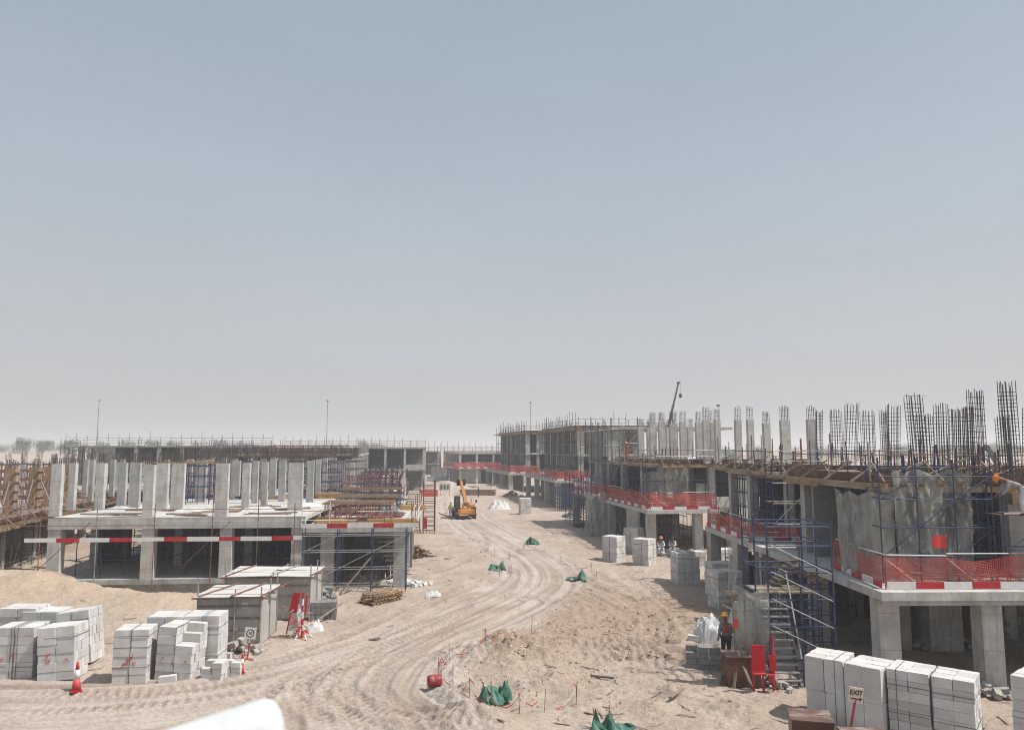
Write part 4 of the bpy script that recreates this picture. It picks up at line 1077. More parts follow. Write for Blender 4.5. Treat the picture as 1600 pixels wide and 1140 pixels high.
deck_clutter(hl, 17, 5, 4.065, 77, 6, 14.0, 15, 'slab behind the bare columns')
for k, (x0, y0, x1, y1, mt) in enumerate(((.6, 17, 6, 19.5, 'rust_red'), (7, 18, 13.5, 20, 'steel_blue'), (1.0, 24, 7, 27, 'steel_blue'), (8, 25, 14, 28, 'rust_red'), (.6, 30, 14, 33, 'steel_dark'), (.8, 10.5, 5.5, 13.2, 'steel_blue'))):
    shoring('%s shoring frame, %s among the rear columns of the left slab' % ('rusty' if 'rust' in mt else 'dark', ORD[k]), hl, x0, y0, x1, y1, 4.075, 7.05, 7, 3, mt, levels=4, r=.028, detail=k == 5)
for k, (x, y, l, a_, m_) in enumerate(((2.5, 2.2, 2.4, .2, 'timber_old'), (7.0, 1.6, 1.8, -.3, 'timber_old'), (8.2, 3.5, 2.2, .4, 'timber'), (11.5, 2.0, 2.0, .1, 'timber_old'), (4.0, 5.0, 2.8, -.15, 'timber'), (12.4, 5.5, 1.8, .5, 'timber_old'), (9.5, 7.5, 2.6, .1, 'timber'))):
    timber_stack('loose planks strewn on the left slab, %s group from the left corner' % ORD[k], L2W(hl, x, y, 4.08), a_, 6, l, .9, m_, 'planks strewn on the left slab', .4)
for k, (x, y, w_, m_) in enumerate(((6.5, 4.0, 2.2, 'plastic_white'), (1.6, 6.5, 2.0, 'wrap'), (10.5, 4.6, 2.4, 'wrap'), (12.8, 8.0, 2.0, 'plastic_white'))):
    sheet_heap('crumpled sheeting on the left slab, %s from the left corner' % ORD[k], L2W(hl, x, y, 4.07), .2 * k, w_, 1.1, .22, m_, 300 + k, 'sheeting on the left slab')
# access tower beside the street
class Frame:                                   # a bare local frame for placing things
    def __init__(s, x, y, z, rz): s.location = Vector((x, y, z)); s.rotation_euler = Euler((0, 0, rz))
c1 = P(634, 832); c2 = P(661, 834)
scaffold('tall narrow access tower of thin tubes at the street corner of the left row', Frame(c1.x, c1.y, 0, R(7)), 0, 0, 1.3, 5, 0, [.5, 1.0, 1.5, 2.0, 2.5, 3.0, 3.5, 4.0, 4.5, 5.0, 5.5], 2, 3, .5, 'steel_dark', .04, braces=False)
scaffold('second narrow access tower nearest the dirt road', Frame(c2.x, c2.y, 0, R(7)), 0, 0, 1.1, 3.5, 0, [.35, .8, 1.25, 1.7, 2.15, 2.6, 3.05, 3.5, 3.95, 4.4], 2, 2, .5, 'steel_dark', .042, braces=False)
t = thing('red_sign', 'small red panel on the foot of the access tower', 'sign', P(664, 834))
blk(t, 'panel', -.18, -.02, .5, .18, .02, 1.5, 'red_paint'); rod(t, 'leg', (-.15, 0, 0), (-.15, 0, .5), .025, 'red_paint'); rod(t, 'leg', (.15, 0, 0), (.15, 0, .5), .025, 'red_paint')
# ---------------------------------------------------------------- right side: nearest house
c = P(1378, 925, 3.3)
R1 = thing('unfinished_house', 'nearest right house frame with a cantilevered first floor deck over open bays', 'house', (c.x, c.y, 0), R(1.2))
slab(R1, [(0, 0), (22, 0), (22, 10.4), (0, 10.4)], 3.02, 3.3, 'concrete_pale', 'deck_slab')
for (x, y, w) in ((.66, 1.2, .72), (4.05, 1.0, .70), (8.0, 1.0, .7), (12, 1, .7), (.66, 6.6, .6), (.5, 9.9, .6), (3.7, 6.0, .55), (8.2, 6.2, .5), (12, 6.2, .5), (16, 1, .7)):
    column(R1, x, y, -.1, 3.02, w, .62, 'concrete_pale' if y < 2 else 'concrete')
beam(R1, .05, .05, 2.86, 21.9, .3, 3.018, 'concrete', 'beam')
beam(R1, 4.7, 5.4, 0.0, 5.9, 5.6, 3.0, 'concrete', 'wall'); beam(R1, 4.55, 5.35, 0, 4.69, 9.0, 3.0, 'concrete_pale', 'wall')
block_wall(R1, (2.6, 5.2), (4.4, 9.3), .0, 2.9); block_wall(R1, (8.6, 3.2), (6.8, 9.2), 0, 2.9, full=False); block_wall(R1, (.9, 9.9), (3.4, 9.9), 0, 2.2, full=False)
beam(R1, -.05, 11.9, 0, 22, 12.1, 3.0, 'block_grey', 'wall')  # back wall added to darken the ground floor bays
# upper storey, set back
slab(R1, [(1.25, 2.7), (22, 2.7), (22, 10.6), (1.25, 10.6)], 6.45, 6.68, 'concrete', 'roof_slab')
for (x, y, w) in ((1.7, 3.3, .5), (6.6, 2.95, .75), (10.5, 3.0, .7), (14, 3, .7), (1.7, 9.8, .5), (5.5, 7, .5), (3.6, 3.4, .5)): column(R1, x, y, 3.3, 6.45, w, .5)
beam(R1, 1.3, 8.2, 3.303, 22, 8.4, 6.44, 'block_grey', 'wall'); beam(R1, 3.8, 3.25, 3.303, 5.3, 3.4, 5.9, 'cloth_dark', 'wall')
beam(R1, 6.25, 2.45, 5.95, 22, 2.69, 6.35, 'timber', 'edge_beam')
shoring('blue shoring frame on the upper storey of the nearest right house', R1, 2.2, 3.6, 6.3, 7.8, 3.3, 6.45, 8, 4, levels=3)
shoring('blue shoring frame right of the column on the nearest upper storey', R1, 7.2, 3.3, 13, 7.8, 3.3, 6.45, 9, 4, levels=3)
formwork('timber formwork projecting from the roof of the nearest right house', R1, 1.2, 2.6, 12, 10.8, 6.75, edge=('front', 'left'), over=.95, joist=.7)
edge_scaffold('rusty guard rail on the roof of the nearest right house', [L2W(R1, .9, 10.8)[:2], L2W(R1, .9, 2.2)[:2], L2W(R1, 12, 2.2)[:2]], 6.8, 7.9, sp=1.7, mat=['rust', 'steel_blue', 'rust', 'steel_grey'], rails=(.5, .95), r=.026, jit=.45)
# safety fence on the deck
zf = 3.305
safety_fence('red mesh fence round the deck of the nearest right house', [L2W(R1, .75, 5.0)[:2], L2W(R1, .42, .55)[:2], L2W(R1, 11, .5)[:2]], zf, 1.12, .066, 2.2, .2, rw=.017)
# netting that wraps the upper storey
scaffold('blue scaffold carrying the grey netting on the nearest deck', R1, .95, 1.72, 5.0, 2.6, 3.3, [4.2, 5.2, 6.2, 7.0], 4, 2, .8, 'steel_blue', .028)
hung_net('grey debris netting wrapped round the upper storey of the nearest right house', R1, [(1.62, 2.0), (4.35, 2.05), (4.68, 2.4), (4.75, 3.3)], 3.35, 7.25, 'net_grey', .11, 3)
hung_net('paler lower netting curving round the corner of the nearest upper storey', R1, [(.55, 4.2), (.5, 2.9), (.85, 2.2), (1.66, 2.08)], 3.4, 6.45, 'net_pale', .10, 5)
scaffold('work platform on blue tubes before the nearest roof formwork', R1, 5.0, 1.15, 9.2, 2.0, 3.3, [4.5, 5.7, 6.7], 3, 2, .6, 'steel_blue', .028, decks=(5.62,))
def roof_litter(root, place, spots, z):
    for k, (x, y, kind, l, a_) in enumerate(spots):
        c_ = L2W(root, x, y, z); yw = root.rotation_euler.z + a_; pos = ', %s along the %s' % (ORD[k], place); g_ = 'material lying on the right roofs'
        if kind == 't': timber_stack('pile of timber battens' + pos, c_, yw, random.randint(9, 20), l, 1.0, random.choice(['timber', 'timber_old']), g_, .35)
        elif kind == 'b': pipe_bundle('bundle of blue props' + pos, c_, yw, 22, l, 'steel_blue', g_, .04, .9, .3)
        elif kind == 'p': timber_stack('stack of plywood sheets' + pos, c_, yw, 10, l, 1.2, 'ply_top', g_, .2, 'plywood_stack', .55, .05)
        elif kind == 'u':
            t_ = thing('upright_props', 'group of blue props standing upright' + pos, 'props', c_, yw, g_)
            for i in range(5):
                xx = -1 + .5 * i + rnd(-.15, .15); yy = rnd(-.4, .4); rod(t_, 'prop', (xx, yy, 0), (xx + rnd(-.12, .12), yy, rnd(.7, 1.5)), .04, random.choice(['steel_blue', 'steel_blue', 'rust']))
            for i in range(3): board(t_, 'leaning_batten', (rnd(-1.2, 0), rnd(-.3, .3), .05), (rnd(.3, 1.4), rnd(-.3, .3), rnd(.3, .9)), .09, .05, 'timber_old')
        else: sheet_heap('grey sheeted heap' + pos, c_, yw, l, 1.1, .5, 'wrap', 400 + k, g_)
roof_litter(R1, 'nearest right roof', ((2.6, 3.4, 'u', 2, 0), (4.4, 3.6, 'u', 2, .1), (3.4, 4.6, 't', 2.6, .1), (6.2, 3.3, 't', 3.0, .05), (8.5, 3.6, 'b', 2.2, .1), (5.2, 5.6, 't', 2.8, -.2), (2.0, 6.6, 'p', 2.2, 1.4), (7.6, 5.4, 'u', 2, 0), (1.9, 9.2, 't', 2.6, 1.5)), 6.79)
t = thing('red_flag', 'small red cloth pinned to the grey netting', 'cloth', Q(1467, 846, 26.3))
rowsf = [[(-.24 + .12 * i, -.02 * math.sin(i * 1.8) - .02, -.19 + .095 * k + .02 * i * (k / 4 - .5)) for i in range(5)] for k in range(5)]
MB().grid(rowsf).build('cloth', 'tape_red', t, True)
# rebar cages over the roofs: (left px, right px, top py, foot py, distance, lean px)
def cages(root, lst, zroof):
    for a, b_, ty, dist, lean, nx in lst:
        p = Q((a + b_) / 2, ty, dist); l = W2L(root, p); w = max(.3, (b_ - a) / F * dist)
        d = ray((a + b_) / 2, 728); base = Q((a + b_) / 2 + lean, 728, dist); lb = W2L(root, base)
        rebar_cage(root, lb.x, lb.y, zroof, p.z - zroof, w, .32, (l.x - lb.x, 0), nx, bare=.3 if ty < 640 else .15)
cages(R1, ((1421, 1442, 614, 29.5, 6, 5), (1433, 1454, 645, 33, 4, 5), (1463, 1479, 629, 34, 1, 5), (1486, 1506, 637, 31, 2, 7), (1508, 1521, 634, 33, 3, 5), (1517, 1537, 607, 29, 2, 5), (1558, 1573, 649, 33.5, 6, 5), (1564, 1584, 596, 27.6, 8, 5), (1598, 1614, 634, 30, 3, 5)), 6.7)

# ---------------------------------------------------------------- second right house
R2 = thing('unfinished_house', 'second right house frame behind the stair tower with red fenced deck', 'house', L2W(R1, 0, 10.7), R(1.0))
slab(R2, [(0.02, 0), (5.4, 0), (5.4, 10.6), (0.02, 10.6)], 3.02, 3.3, 'concrete_pale', 'deck_slab')
for (x, y, w) in ((.35, 1.2, .6), (.35, 5.0, .6), (.35, 10.0, .62), (4.6, 1.2, .5), (4.6, 6, .5), (4.6, 10, .5)): column(R2, x, y, -.1, 3.02, w, .9)
block_wall(R2, (1.3, 9.9), (4.3, 9.9), 0, 2.4, full=False)
beam(R2, 5.2, 0.2, 0, 5.4, 10.4, 3.01, 'block_grey', 'wall')
slab(R2, [(1.5, 2.5), (15, 2.5), (15, 11), (1.5, 11)], 6.5, 6.74, 'concrete', 'roof_slab')
beam(R2, 1.2, 2.1, 6.55, 3.0, 4.0, 6.80, 'concrete_pale', 'canopy_slab')
slab(R2, [(5.42, .2), (15, .2), (15, 11), (5.42, 11)], 3.03, 3.29, 'concrete', 'floor_slab')
for (x, y, w) in ((2.3, 2.9, .42), (5.6, 2.9, .45), (8.5, 2.9, .5), (1.8, 7, .45), (1.8, 10.5, .45), (5.6, 7, .45)): column(R2, x, y, 3.3, 6.5, w, .42)
beam(R2, 3.0, 9.0, 3.303, 14, 9.2, 6.49, 'block_grey', 'wall'); shoring('blue shoring frame along the street side of the second right upper storey', R2, 1.75, 3.2, 2.15, 10.4, 3.3, 6.5, 2, 9, levels=4); beam(R2, 3.9, 5.4, 3.303, 9, 5.5, 6.4, 'cloth_dark', 'wall')  # the near-black wall paints in the shade deep in this storey
shoring('blue shoring frame crowding the upper storey of the second right house', R2, 2.3, 3.4, 6.8, 8.4, 3.3, 6.5, 8, 5, levels=4)
formwork('timber formwork along the roof of the second right house', R2, 1.6, 2.4, 14.5, 11, 6.82, edge=('front', 'left'), over=1.05, joist=.7)
edge_scaffold('rusty guard rail on the roof of the second right house', [L2W(R2, 1.1, 11)[:2], L2W(R2, 1.1, 1.8)[:2], L2W(R2, 10, 1.8)[:2]], 6.9, 8.0, sp=1.5, mat=['rust', 'rust_red', 'steel_grey', 'steel_blue'], rails=(.45, .95), r=.028, jit=.8)
safety_fence('red mesh fence round the deck of the second right house', [L2W(R2, .2, 10.4)[:2], L2W(R2, .25, 2.6)[:2], L2W(R2, 5.2, 2.4)[:2]], zf, 1.1, .085, 2.2, .22, rw=.025)
safety_fence('red mesh fence fallen inward across the second right deck', [L2W(R2, 1.2, -.6)[:2], L2W(R2, 3.6, .3)[:2]], zf, .6, .085, 1.4, .4, rw=.032, toe=False)
roof_litter(R2, 'second right roof', ((2.6, 3.2, 't', 2.6, .1), (5.0, 3.2, 'u', 2, 0), (2.2, 6.0, 't', 2.6, 1.4), (4.4, 6.4, 'p', 2.2, .2), (2.2, 9.4, 'b', 2.2, 1.5), (7.4, 3.0, 't', 3, 0), (3.6, 8.6, 'u', 2, 0), (9.6, 3.4, 'p', 2.2, .1)), 6.86)
cages(R2, ((1274, 1283, 640, 47, 1, 4), (1300, 1315, 639, 45, 1, 5), (1318, 1336, 629, 42, 0, 5), (1349, 1366, 640, 38.5, 1, 5), (1379, 1388, 640, 43, 1, 4), (1385, 1402, 631, 39, 1, 5)), 6.8)
scaffold('blue scaffold before the upper storey of the second right house', R2, .9, 1.4, 5.2, 2.25, 3.3, [4.3, 5.3, 6.3], 5, 2, 1.0, 'steel_blue', .028, decks=(5.3,), mat2='steel_grey')
hung_net('strip of grey netting on the upper storey of the second right house', R2, [(3.3, 1.95), (4.5, 1.95)], 3.5, 6.2, 'net_grey', .12, 71)
scaffold('thin blue scaffold rising beside the canopy of the second right house', R2, 5.9, -.8, 9.0, .6, 3.3, [4.4, 5.5, 6.6], 3, 2, 1.6, 'steel_blue', .028, braces=False)

# ---------------------------------------------------------------- stair tower between them
ST = Frame(*L2W(R1, -3.35, 1.15), R(1.2))
t = scaffold('blue stair tower scaffold climbing to the nearest right deck', ST, 0, 0, 2.25, 2.6, 0, [.15, 1.95, 2.85, 3.75, 4.65, 5.3], 2, 3, .3, 'steel_blue', .034, braces=False)
rod(t, 'standard', (1.12, 0, 0), (1.12, 0, 4.6), .03, 'steel_blue')
for s in (0.06, .92): board(t, 'stringer', (s, -.1, .05), (s - .25 * (s < .5) + .0, 1.0, 2.75), .05, .14, 'steel_blue')
for k in range(11):
    f = (k + .5) / 11
    board(t, 'tread', (.04 - .2 * f * 0, -.1 + 1.1 * f, .1 + 2.65 * f), (.94, -.1 + 1.1 * f, .1 + 2.65 * f), .24, .045, 'steel_grey')
for k in range(8):
    f = k / 7
    board(t, 'upper_tread', (.95 + .9 * f, 2.0, 2.9 + 1.0 * f), (.95 + .9 * f, 2.6, 2.9 + 1.0 * f), .24, .045, 'timber_old')
for k in range(4): blk(t, 'landing_plank', .05, 1.05 + .38 * k, 2.86, 2.2, 1.4 + .38 * k, 2.91, 'timber_old')
board(t, 'handrail', (1.0, -.15, .95), (1.0, 1.0, 3.65), .045, .045, 'steel_grey')
# diagonal pale braces
for z in (1.0, 1.9, 2.8, 3.7): rod(t, 'stair_rail', (.1, -.06, z + 1.0), (2.2, -.06, z), .022, 'steel_grey')
hung_net('sagging grey netting hung on the left of the blue stair tower', ST, [(-1.0, .5), (-.75, .25), (-.35, .1), (-.02, .05)], .75, 3.3, 'net_pale', .26, 9, bulge=.22)
hung_net('narrow torn strip of netting hanging above the sagging one', ST, [(-1.15, .9), (-.9, .7)], 3.0, 5.0, 'net_pale', .2, 10, bulge=-.2)
shoring('dense blue shoring under the deck behind the stair tower', R1, -.4, 4.6, .3, 10.2, 0, 3.0, 2, 7, levels=3)
t = thing('netting_posts', 'rough timber posts with tape that carry the sagging netting', 'posts', L2W(ST, -1.1, .15), R(1))
for a, b_, w in (((0, 0, 0), (-.12, .05, 3.5), .08), ((-.25, -.35, 0), (.02, 0, 1.1), .09), ((.35, -.45, 0), (0, 0, 1.15), .11), ((-.45, .15, 2.75), (.6, .1, 2.9), .12), ((-.5, -.05, 2.7), (.2, .1, 2.35), .07), ((-.35, .1, 3.05), (.1, .1, 3.05), .2)):
    board(t, 'batten', a, b_, w, w * .6, 'timber_old')
blk(t, 'red_tag', -.13, -.08, 1.9, .03, -.05, 2.2, 'tape_red')
t = thing('fire_point', 'red fire point board on two red posts at the foot of the stair tower', 'fire point', L2W(ST, -.62, -.55), R(1))
blk(t, 'board', -.23, -.03, .62, .23, .03, 1.5, 'red_paint'); rod(t, 'leg', (-.16, .03, 0), (-.16, .03, 1.0), .04, 'red_paint'); rod(t, 'leg', (.16, .03, 0), (.16, .03, 1.0), .04, 'red_paint')
blk(t, 'shelf', -.2, -.2, .6, .2, -.03, .63, 'red_paint')
t = thing('fire_bucket_stand', 'narrow red stand right of the fire point board', 'fire point', L2W(ST, -.1, -.45), R(1))
rod(t, 'post', (0, 0, 0), (.02, 0, 1.75), .05, 'red_paint'); blk(t, 'board', -.13, -.05, .65, .11, -.02, 1.15, 'red_paint')
b = MB().lathe([(.09, .3), (.13, .55), (.13, .57)], 10, (-.1, -.12, 0)); b.build('bucket', 'red_paint', t)

# ---------------------------------------------------------------- third and fourth right houses
c = P(1012, 797, 3.3)
R3 = thing('unfinished_house', 'third right house frame with red fenced deck and beige netted bay', 'house', (c.x, c.y, 0), R(8.2))
slab(R3, [(0, 0), (5.8, 0), (5.8, 12.6), (0, 12.6)], 3.02, 3.3, 'concrete_pale', 'deck_slab')
for (x, y, w) in ((.5, .8, .65), (4.3, .9, .65), (.5, 6.0, .6), (.5, 12, .6), (4.3, 6, .55), (2.2, 6.0, .5)): column(R3, x, y, -.1, 3.02, w, .6, 'concrete_pale' if y < 1 else 'concrete')
beam(R3, 1.0, 8.0, 0, 5.5, 8.2, 3.0, 'block_grey', 'wall'); beam(R3, .15, 3.0, 0, .35, 5.6, 3.0, 'concrete', 'wall')
slab(R3, [(5.0, 1.8), (15.5, 1.8), (15.5, 13), (5.0, 13)], 3.03, 3.32, 'concrete', 'floor_slab')
slab(R3, [(1.7, 2.2), (15.5, 2.2), (15.5, 13), (1.7, 13)], 6.5, 6.75, 'concrete', 'roof_slab')
beam(R3, 5.85, 1.75, 3.32, 8.9, 1.95, 4.15, 'concrete_pale', 'spandrel'); beam(R3, 9.0, 1.75, 3.32, 12.0, 1.95, 4.15, 'concrete_pale', 'spandrel')
for (x, y, w, z0) in ((6.1, 2.3, .55, 0), (8.6, 1.95, .95, 0), (12.2, 2.2, .5, 0), (15, 2.2, .5, 0), (2.0, 2.6, .45, 3.3), (2, 7, .45, 3.3), (2, 12.6, .5, 3.3), (5.0, 4, .4, 3.3)): column(R3, x, y, z0, 6.5, w, .5, 'concrete_pale' if w > .9 else 'concrete')
for (x0, x1) in ((6.4, 8.1), (9.1, 11.9)):
    shoring('blue shoring in the upper bay of the third right house %s its broad column' % ('left of' if x0 < 7 else 'right of'), R3, x0, 2.6, x1, 7, 3.33, 6.5, 7, 4, levels=3)
beam(R3, 5.4, 9.0, 3.322, 15, 9.2, 6.49, 'block_grey', 'wall'); beam(R3, 9, 9, 0.01, 15, 9.2, 3.0, 'block_grey', 'wall'); beam(R3, 4.9, 2.4, 3.322, 5.9, 2.55, 5.2, 'concrete', 'wall')
hung_net('tall beige netting over the corner bay of the third right house', R3, [(2.2, 2.1), (4.1, 2.1)], 3.35, 7.4, 'net_pale', .1, 21)
hung_net('low grey netting left of the tall beige one on the third right house', R3, [(.6, 3.6), (1.0, 2.5), (2.15, 2.2)], 3.35, 6.2, 'net_grey', .1, 22)
scaffold('thin scaffold behind the beige netting of the third right house', R3, .7, 2.3, 5.6, 3.2, 3.3, [4.3, 5.4, 6.5], 4, 2, 1.0, 'steel_blue', .03, braces=True, decks=(5.4,))
formwork('timber formwork along the roof of the third right house', R3, 1.7, 2.0, 15.5, 12.8, 6.82, edge=('front', 'left'), over=1.0, joist=.7)
edge_scaffold('rusty guard rail on the roof of the third right house', [L2W(R3, 1.2, 12.8)[:2], L2W(R3, 1.2, 1.5)[:2], L2W(R3, 15, 1.5)[:2]], 6.9, 8.1, sp=1.5, mat=['rust', 'rust_red', 'steel_grey', 'steel_grey'], rails=(.45, .95), r=.032, jit=.7)
safety_fence('red mesh fence round the deck of the third right house', [L2W(R3, .25, 12.4)[:2], L2W(R3, .3, .3)[:2], L2W(R3, 5.6, .25)[:2]], zf, 1.3, .12, 2.4, .2, rw=.042)
roof_litter(R3, 'third right roof', ((2.6, 3.0, 'u', 2, 0), (4.6, 2.8, 't', 2.6, .1), (7.4, 2.8, 'b', 2.4, 0), (9.8, 2.7, 't', 3.0, .05), (12.4, 2.9, 'u', 2, 0), (2.6, 6.4, 't', 2.6, 1.4), (2.4, 10, 'p', 2.4, 1.5), (6, 5, 's', 2.4, .3)), 6.87)
def bare_columns(root, lst, zroof, st=.7):
    for a, b_, ty, dist in lst:
        p = Q((a + b_) / 2, ty, dist); l = W2L(root, p); w = (b_ - a) / F * dist * .9
        column(root, l.x, l.y, zroof, p.z, w, .36, 'concrete_pale', st * rnd(.7, 1.2))
bare_columns(R2, ((1260, 1275, 655, 50),), 6.75)
bare_columns(R3, ((1218, 1234, 656, 58), (1191, 1203, 661, 61), (1166, 1177, 655, 59), (1147, 1158, 656, 61), (1116, 1125, 655, 60), (1108, 1115, 660, 63), (1097, 1108, 656, 61), (1086, 1096, 660, 63)), 6.78, .8)
R4 = thing('unfinished_house', 'fourth right house frame behind the small netted stair shaft', 'house', L2W(R3, 0.0, 12.9), R(8.6))
slab(R4, [(0, 0), (5.8, 0), (5.8, 13), (0, 13)], 3.02, 3.3, 'concrete_pale', 'deck_slab')
for (x, y, w) in ((.4, 1.0, .6), (.4, 6, .6), (.4, 12.3, .7), (4.3, 6, .55), (4.3, 12, .55)): column(R4, x, y, -.1, 3.02, w, .6)
beam(R4, 2.2, .3, 0, 2.4, 12.6, 3.0, 'block_grey', 'wall')
for f in (1, 2):
    slab(R4, [(1.9, .2), (15, .2), (15, 13), (1.9, 13)], f * 3.45 - .4 + 3.4 - .02, f * 3.45 - .4 + 3.65, 'concrete', 'floor_slab')
    for (x, y, w) in ((2.3, .8, .6), (2.3, 5.0, .8), (2.3, 9.5, .6), (2.3, 12.6, .6), (6, .6, .5), (10, .6, .5)):
        if f == 1 or y > 4: column(R4, x, y, 3.3 if f == 1 else 6.72, 6.43 if f == 1 else 9.9, w, .5)
beam(R4, 2.15, 5.5, 3.303, 2.3, 8.9, 6.4, 'concrete', 'wall'); beam(R4, 2.6, 10.2, 3.303, 12, 10.4, 6.4, 'block_grey', 'wall'); beam(R4, 5, 1.2, 3.303, 5.2, 10, 6.4, 'block_grey', 'wall')
for o_ in [o for o in R4.children if o.name.startswith('floor_slab')][1:2]: bpy.data.objects.remove(o_)
slab(R4, [(1.9, 4.5), (15, 4.5), (15, 13), (1.9, 13)], 9.9, 10.15, 'concrete', 'roof_slab')
shoring('blue shoring frame in the upper storey of the fourth right house', R4, 2.6, 1.0, 4.8, 9.5, 3.3, 6.4, 4, 9, levels=3)
hung_net('beige netting panel on the corner of the fourth right house', R4, [(1.55, 9.2), (1.6, 5.8)], 3.3, 6.6, 'net_pale', .1, 31)
hung_net('pale netting panel on the top storey of the fourth right house', R4, [(1.6, 12.5), (1.6, 6.5)], 6.8, 10.0, 'net_grey', .12, 32)
scaffold('dark scaffold on the roof edge of the fourth right house', R4, .9, .3, 1.7, 12.5, 3.3, [5.0, 6.7, 8.3, 9.8], 2, 6, 1.1, 'steel_dark', .035, mat2='steel_grey')
safety_fence('red mesh fence along the deck of the fourth right house', [L2W(R4, .25, 12.8)[:2], L2W(R4, .25, .1)[:2]], zf, 1.3, .14, 2.6, .15, rw=.05)
bare_columns(R4, ((1061, 1072, 659, 66), (1045, 1059, 662, 67), (1028, 1039, 660, 69), (1014, 1026, 662, 68), (1040, 1046, 668, 73), (1010, 1015, 668, 74), (1073, 1083, 668, 70), (996, 1006, 666, 75)), 6.75, .8)
timber_stack('stack of brown planks on the roof of the fourth right house', L2W(R4, 3.2, 2.2, 6.8), R(8), 24, 2.6, 1.2, 'timber_old')
# netted stair shaft and ladder between the third and fourth decks
c = P(926, 838); SS = Frame(c.x, c.y, 0, R(8))
scaffold('stair scaffold wrapped in beige netting in front of the third right deck', SS, 0, .2, 1.7, 2.4, 0, [1.1, 2.2, 3.3, 4.4, 5.2], 2, 2, .8, 'steel_blue', .035)
hung_net('beige netting round the small stair scaffold of the third house', SS, [(-.15, 2.3), (-.1, .1), (1.55, .05), (1.8, .3)], .1, 4.0, 'net_pale', .09, 33)
t = thing('ladder', 'grey metal ladder right of the small netted stair scaffold', 'ladder', L2W(SS, 2.0, .3), R(8))
for x in (0, .55): rod(t, 'stile', (x + .9, -.1, 0), (x, .8, 3.4), .035, 'steel_grey')
for k in range(11):
    f = (k + .5) / 11; rod(t, 'rung', (.9 - .9 * f, -.1 + .9 * f, 3.4 * f), (1.45 - .9 * f, -.1 + .9 * f, 3.4 * f), .025, 'steel_grey')

shoring('blue props standing along the street edge of the third right upper storey', R3, 1.75, 3.2, 2.3, 12.4, 3.3, 6.5, 2, 10, levels=4)
shoring('dark props under the third right deck', R3, .8, 2.2, 5.0, 7.6, 0, 3.0, 5, 4, 'steel_dark', levels=3, detail=False)
shoring('dark props under the second right deck', R2, .9, .6, 4.4, 9.6, 0, 3.0, 4, 6, 'steel_dark', levels=3, detail=False)
shoring('dark props under the fourth right deck', R4, .7, 1.0, 2.1, 12.0, 0, 3.0, 3, 9, 'steel_blue', levels=3, detail=False)
scaffold('tall blue scaffold along the street side of the fourth right house', R4, -.9, 2.0, -.1, 12.0, 0, [1.5, 3.1, 4.6], 2, 6, .8, 'steel_blue', .035)
# ---------------------------------------------------------------- the taller block further down the street
R5 = thing('unfinished_house', 'tall three storey frame beyond the fourth right house', 'house', (5.9, 104, 0), R(9))
def tall_block(o, W_, D_, dk, nf, seed, xs, ys_):
    rs = random.Random(seed)
    slab(o, [(0, 0), (dk, 0), (dk, D_), (0, D_)], 3.3, 3.6, 'concrete_pale', 'deck_slab')
    for y in (.7, D_ * .33, D_ * .66, D_ - .6):
        column(o, .5, y, -.1, 3.3, .75, .6, 'concrete_pale'); 
    beam(o, 2.6, .4, 0, 2.8, D_ - .4, 3.28, 'block_grey', 'wall')
    for f in range(1, nf):
        z0 = 3.6 * f; z1 = z0 + 3.3
        slab(o, [(dk - 2.4, .3), (W_, .3), (W_, D_), (dk - 2.4, D_)], z1, z1 + .3, 'concrete_pale', 'floor_slab')
        x0 = dk - 2.0
        for y in ys_: column(o, x0, y, z0, z1, .8 * rs.uniform(.7, 1.5), .5, rs.choice(['concrete', 'concrete_pale']))
        for x in xs: column(o, x, .7, z0, z1, .6, .5)
        for a, e_ in zip(ys_[:-1], ys_[1:]):
            if rs.random() < (.75 if f == 1 else .25): beam(o, x0 + .1, a + .5, z0 + .003, x0 + .25, e_ - .5, z1 - .01, 'steel_dark' if rs.random() < .4 else 'concrete', 'wall')
        for a, e_ in zip(xs[:-1], xs[1:]):
            if rs.random() < .3: beam(o, a + .4, .8, z0 + .003, e_ - .4, .95, z1 - .01, 'concrete', 'wall')
        beam(o, x0 + 4.5, .6, z0 + .002, x0 + 4.7, D_ - .3, z1 - .01, 'block_grey', 'wall')
    beam(o, dk - 2, D_ * .5, 3.602, W_ - .2, D_ * .5 + .2, 3.6 * nf - .31, 'block_grey', 'wall')
tall_block(R5, 17, 24, 5.8, 3, 51, (5.5, 9, 12.5, 16.5), (.8, 5, 9.5, 14, 19, 23.4))
edge_scaffold('dense guard rail on the roof of the tall three storey frame', [L2W(R5, 3.4, 24)[:2], L2W(R5, 3.4, .3)[:2], L2W(R5, 17, .3)[:2]], 10.8, 12.4, sp=1.7, mat=['steel_dark', 'rust_red'], r=.04, jit=.9, joined=True, rails=(.3, .75, 1.2))
edge_scaffold('timber and tube edge under the roof of the tall three storey frame', [L2W(R5, 2.9, 24)[:2], L2W(R5, 2.9, 0)[:2], L2W(R5, 17, 0)[:2]], 10.2, 11.0, sp=1.1, mat=['steel_dark', 'rust_red'], r=.045, joined=True, rails=(.2, .5))
formwork('dark timber formwork round the roof of the tall three storey frame', R5, 3.1, .1, 17, 24, 10.82, edge=('front', 'left'), over=.9, joist=1.0, sheet=3)
safety_fence('red mesh fence along the deck of the tall three storey frame', [L2W(R5, .3, 23.7)[:2], L2W(R5, .3, .3)[:2], L2W(R5, 5.5, .3)[:2]], 3.6, 1.35, .16, 2.6, .12, rw=.065)
shoring('dark shoring inside the top storey of the tall three storey frame', R5, 4.2, 1.2, 7.8, 22, 7.2, 10.4, 5, 12, levels=3, detail=False)
shoring('blue shoring on the middle storey of the tall three storey frame', R5, 3.9, .9, 5.0, 23, 3.6, 6.9, 3, 16, levels=4, detail=False)
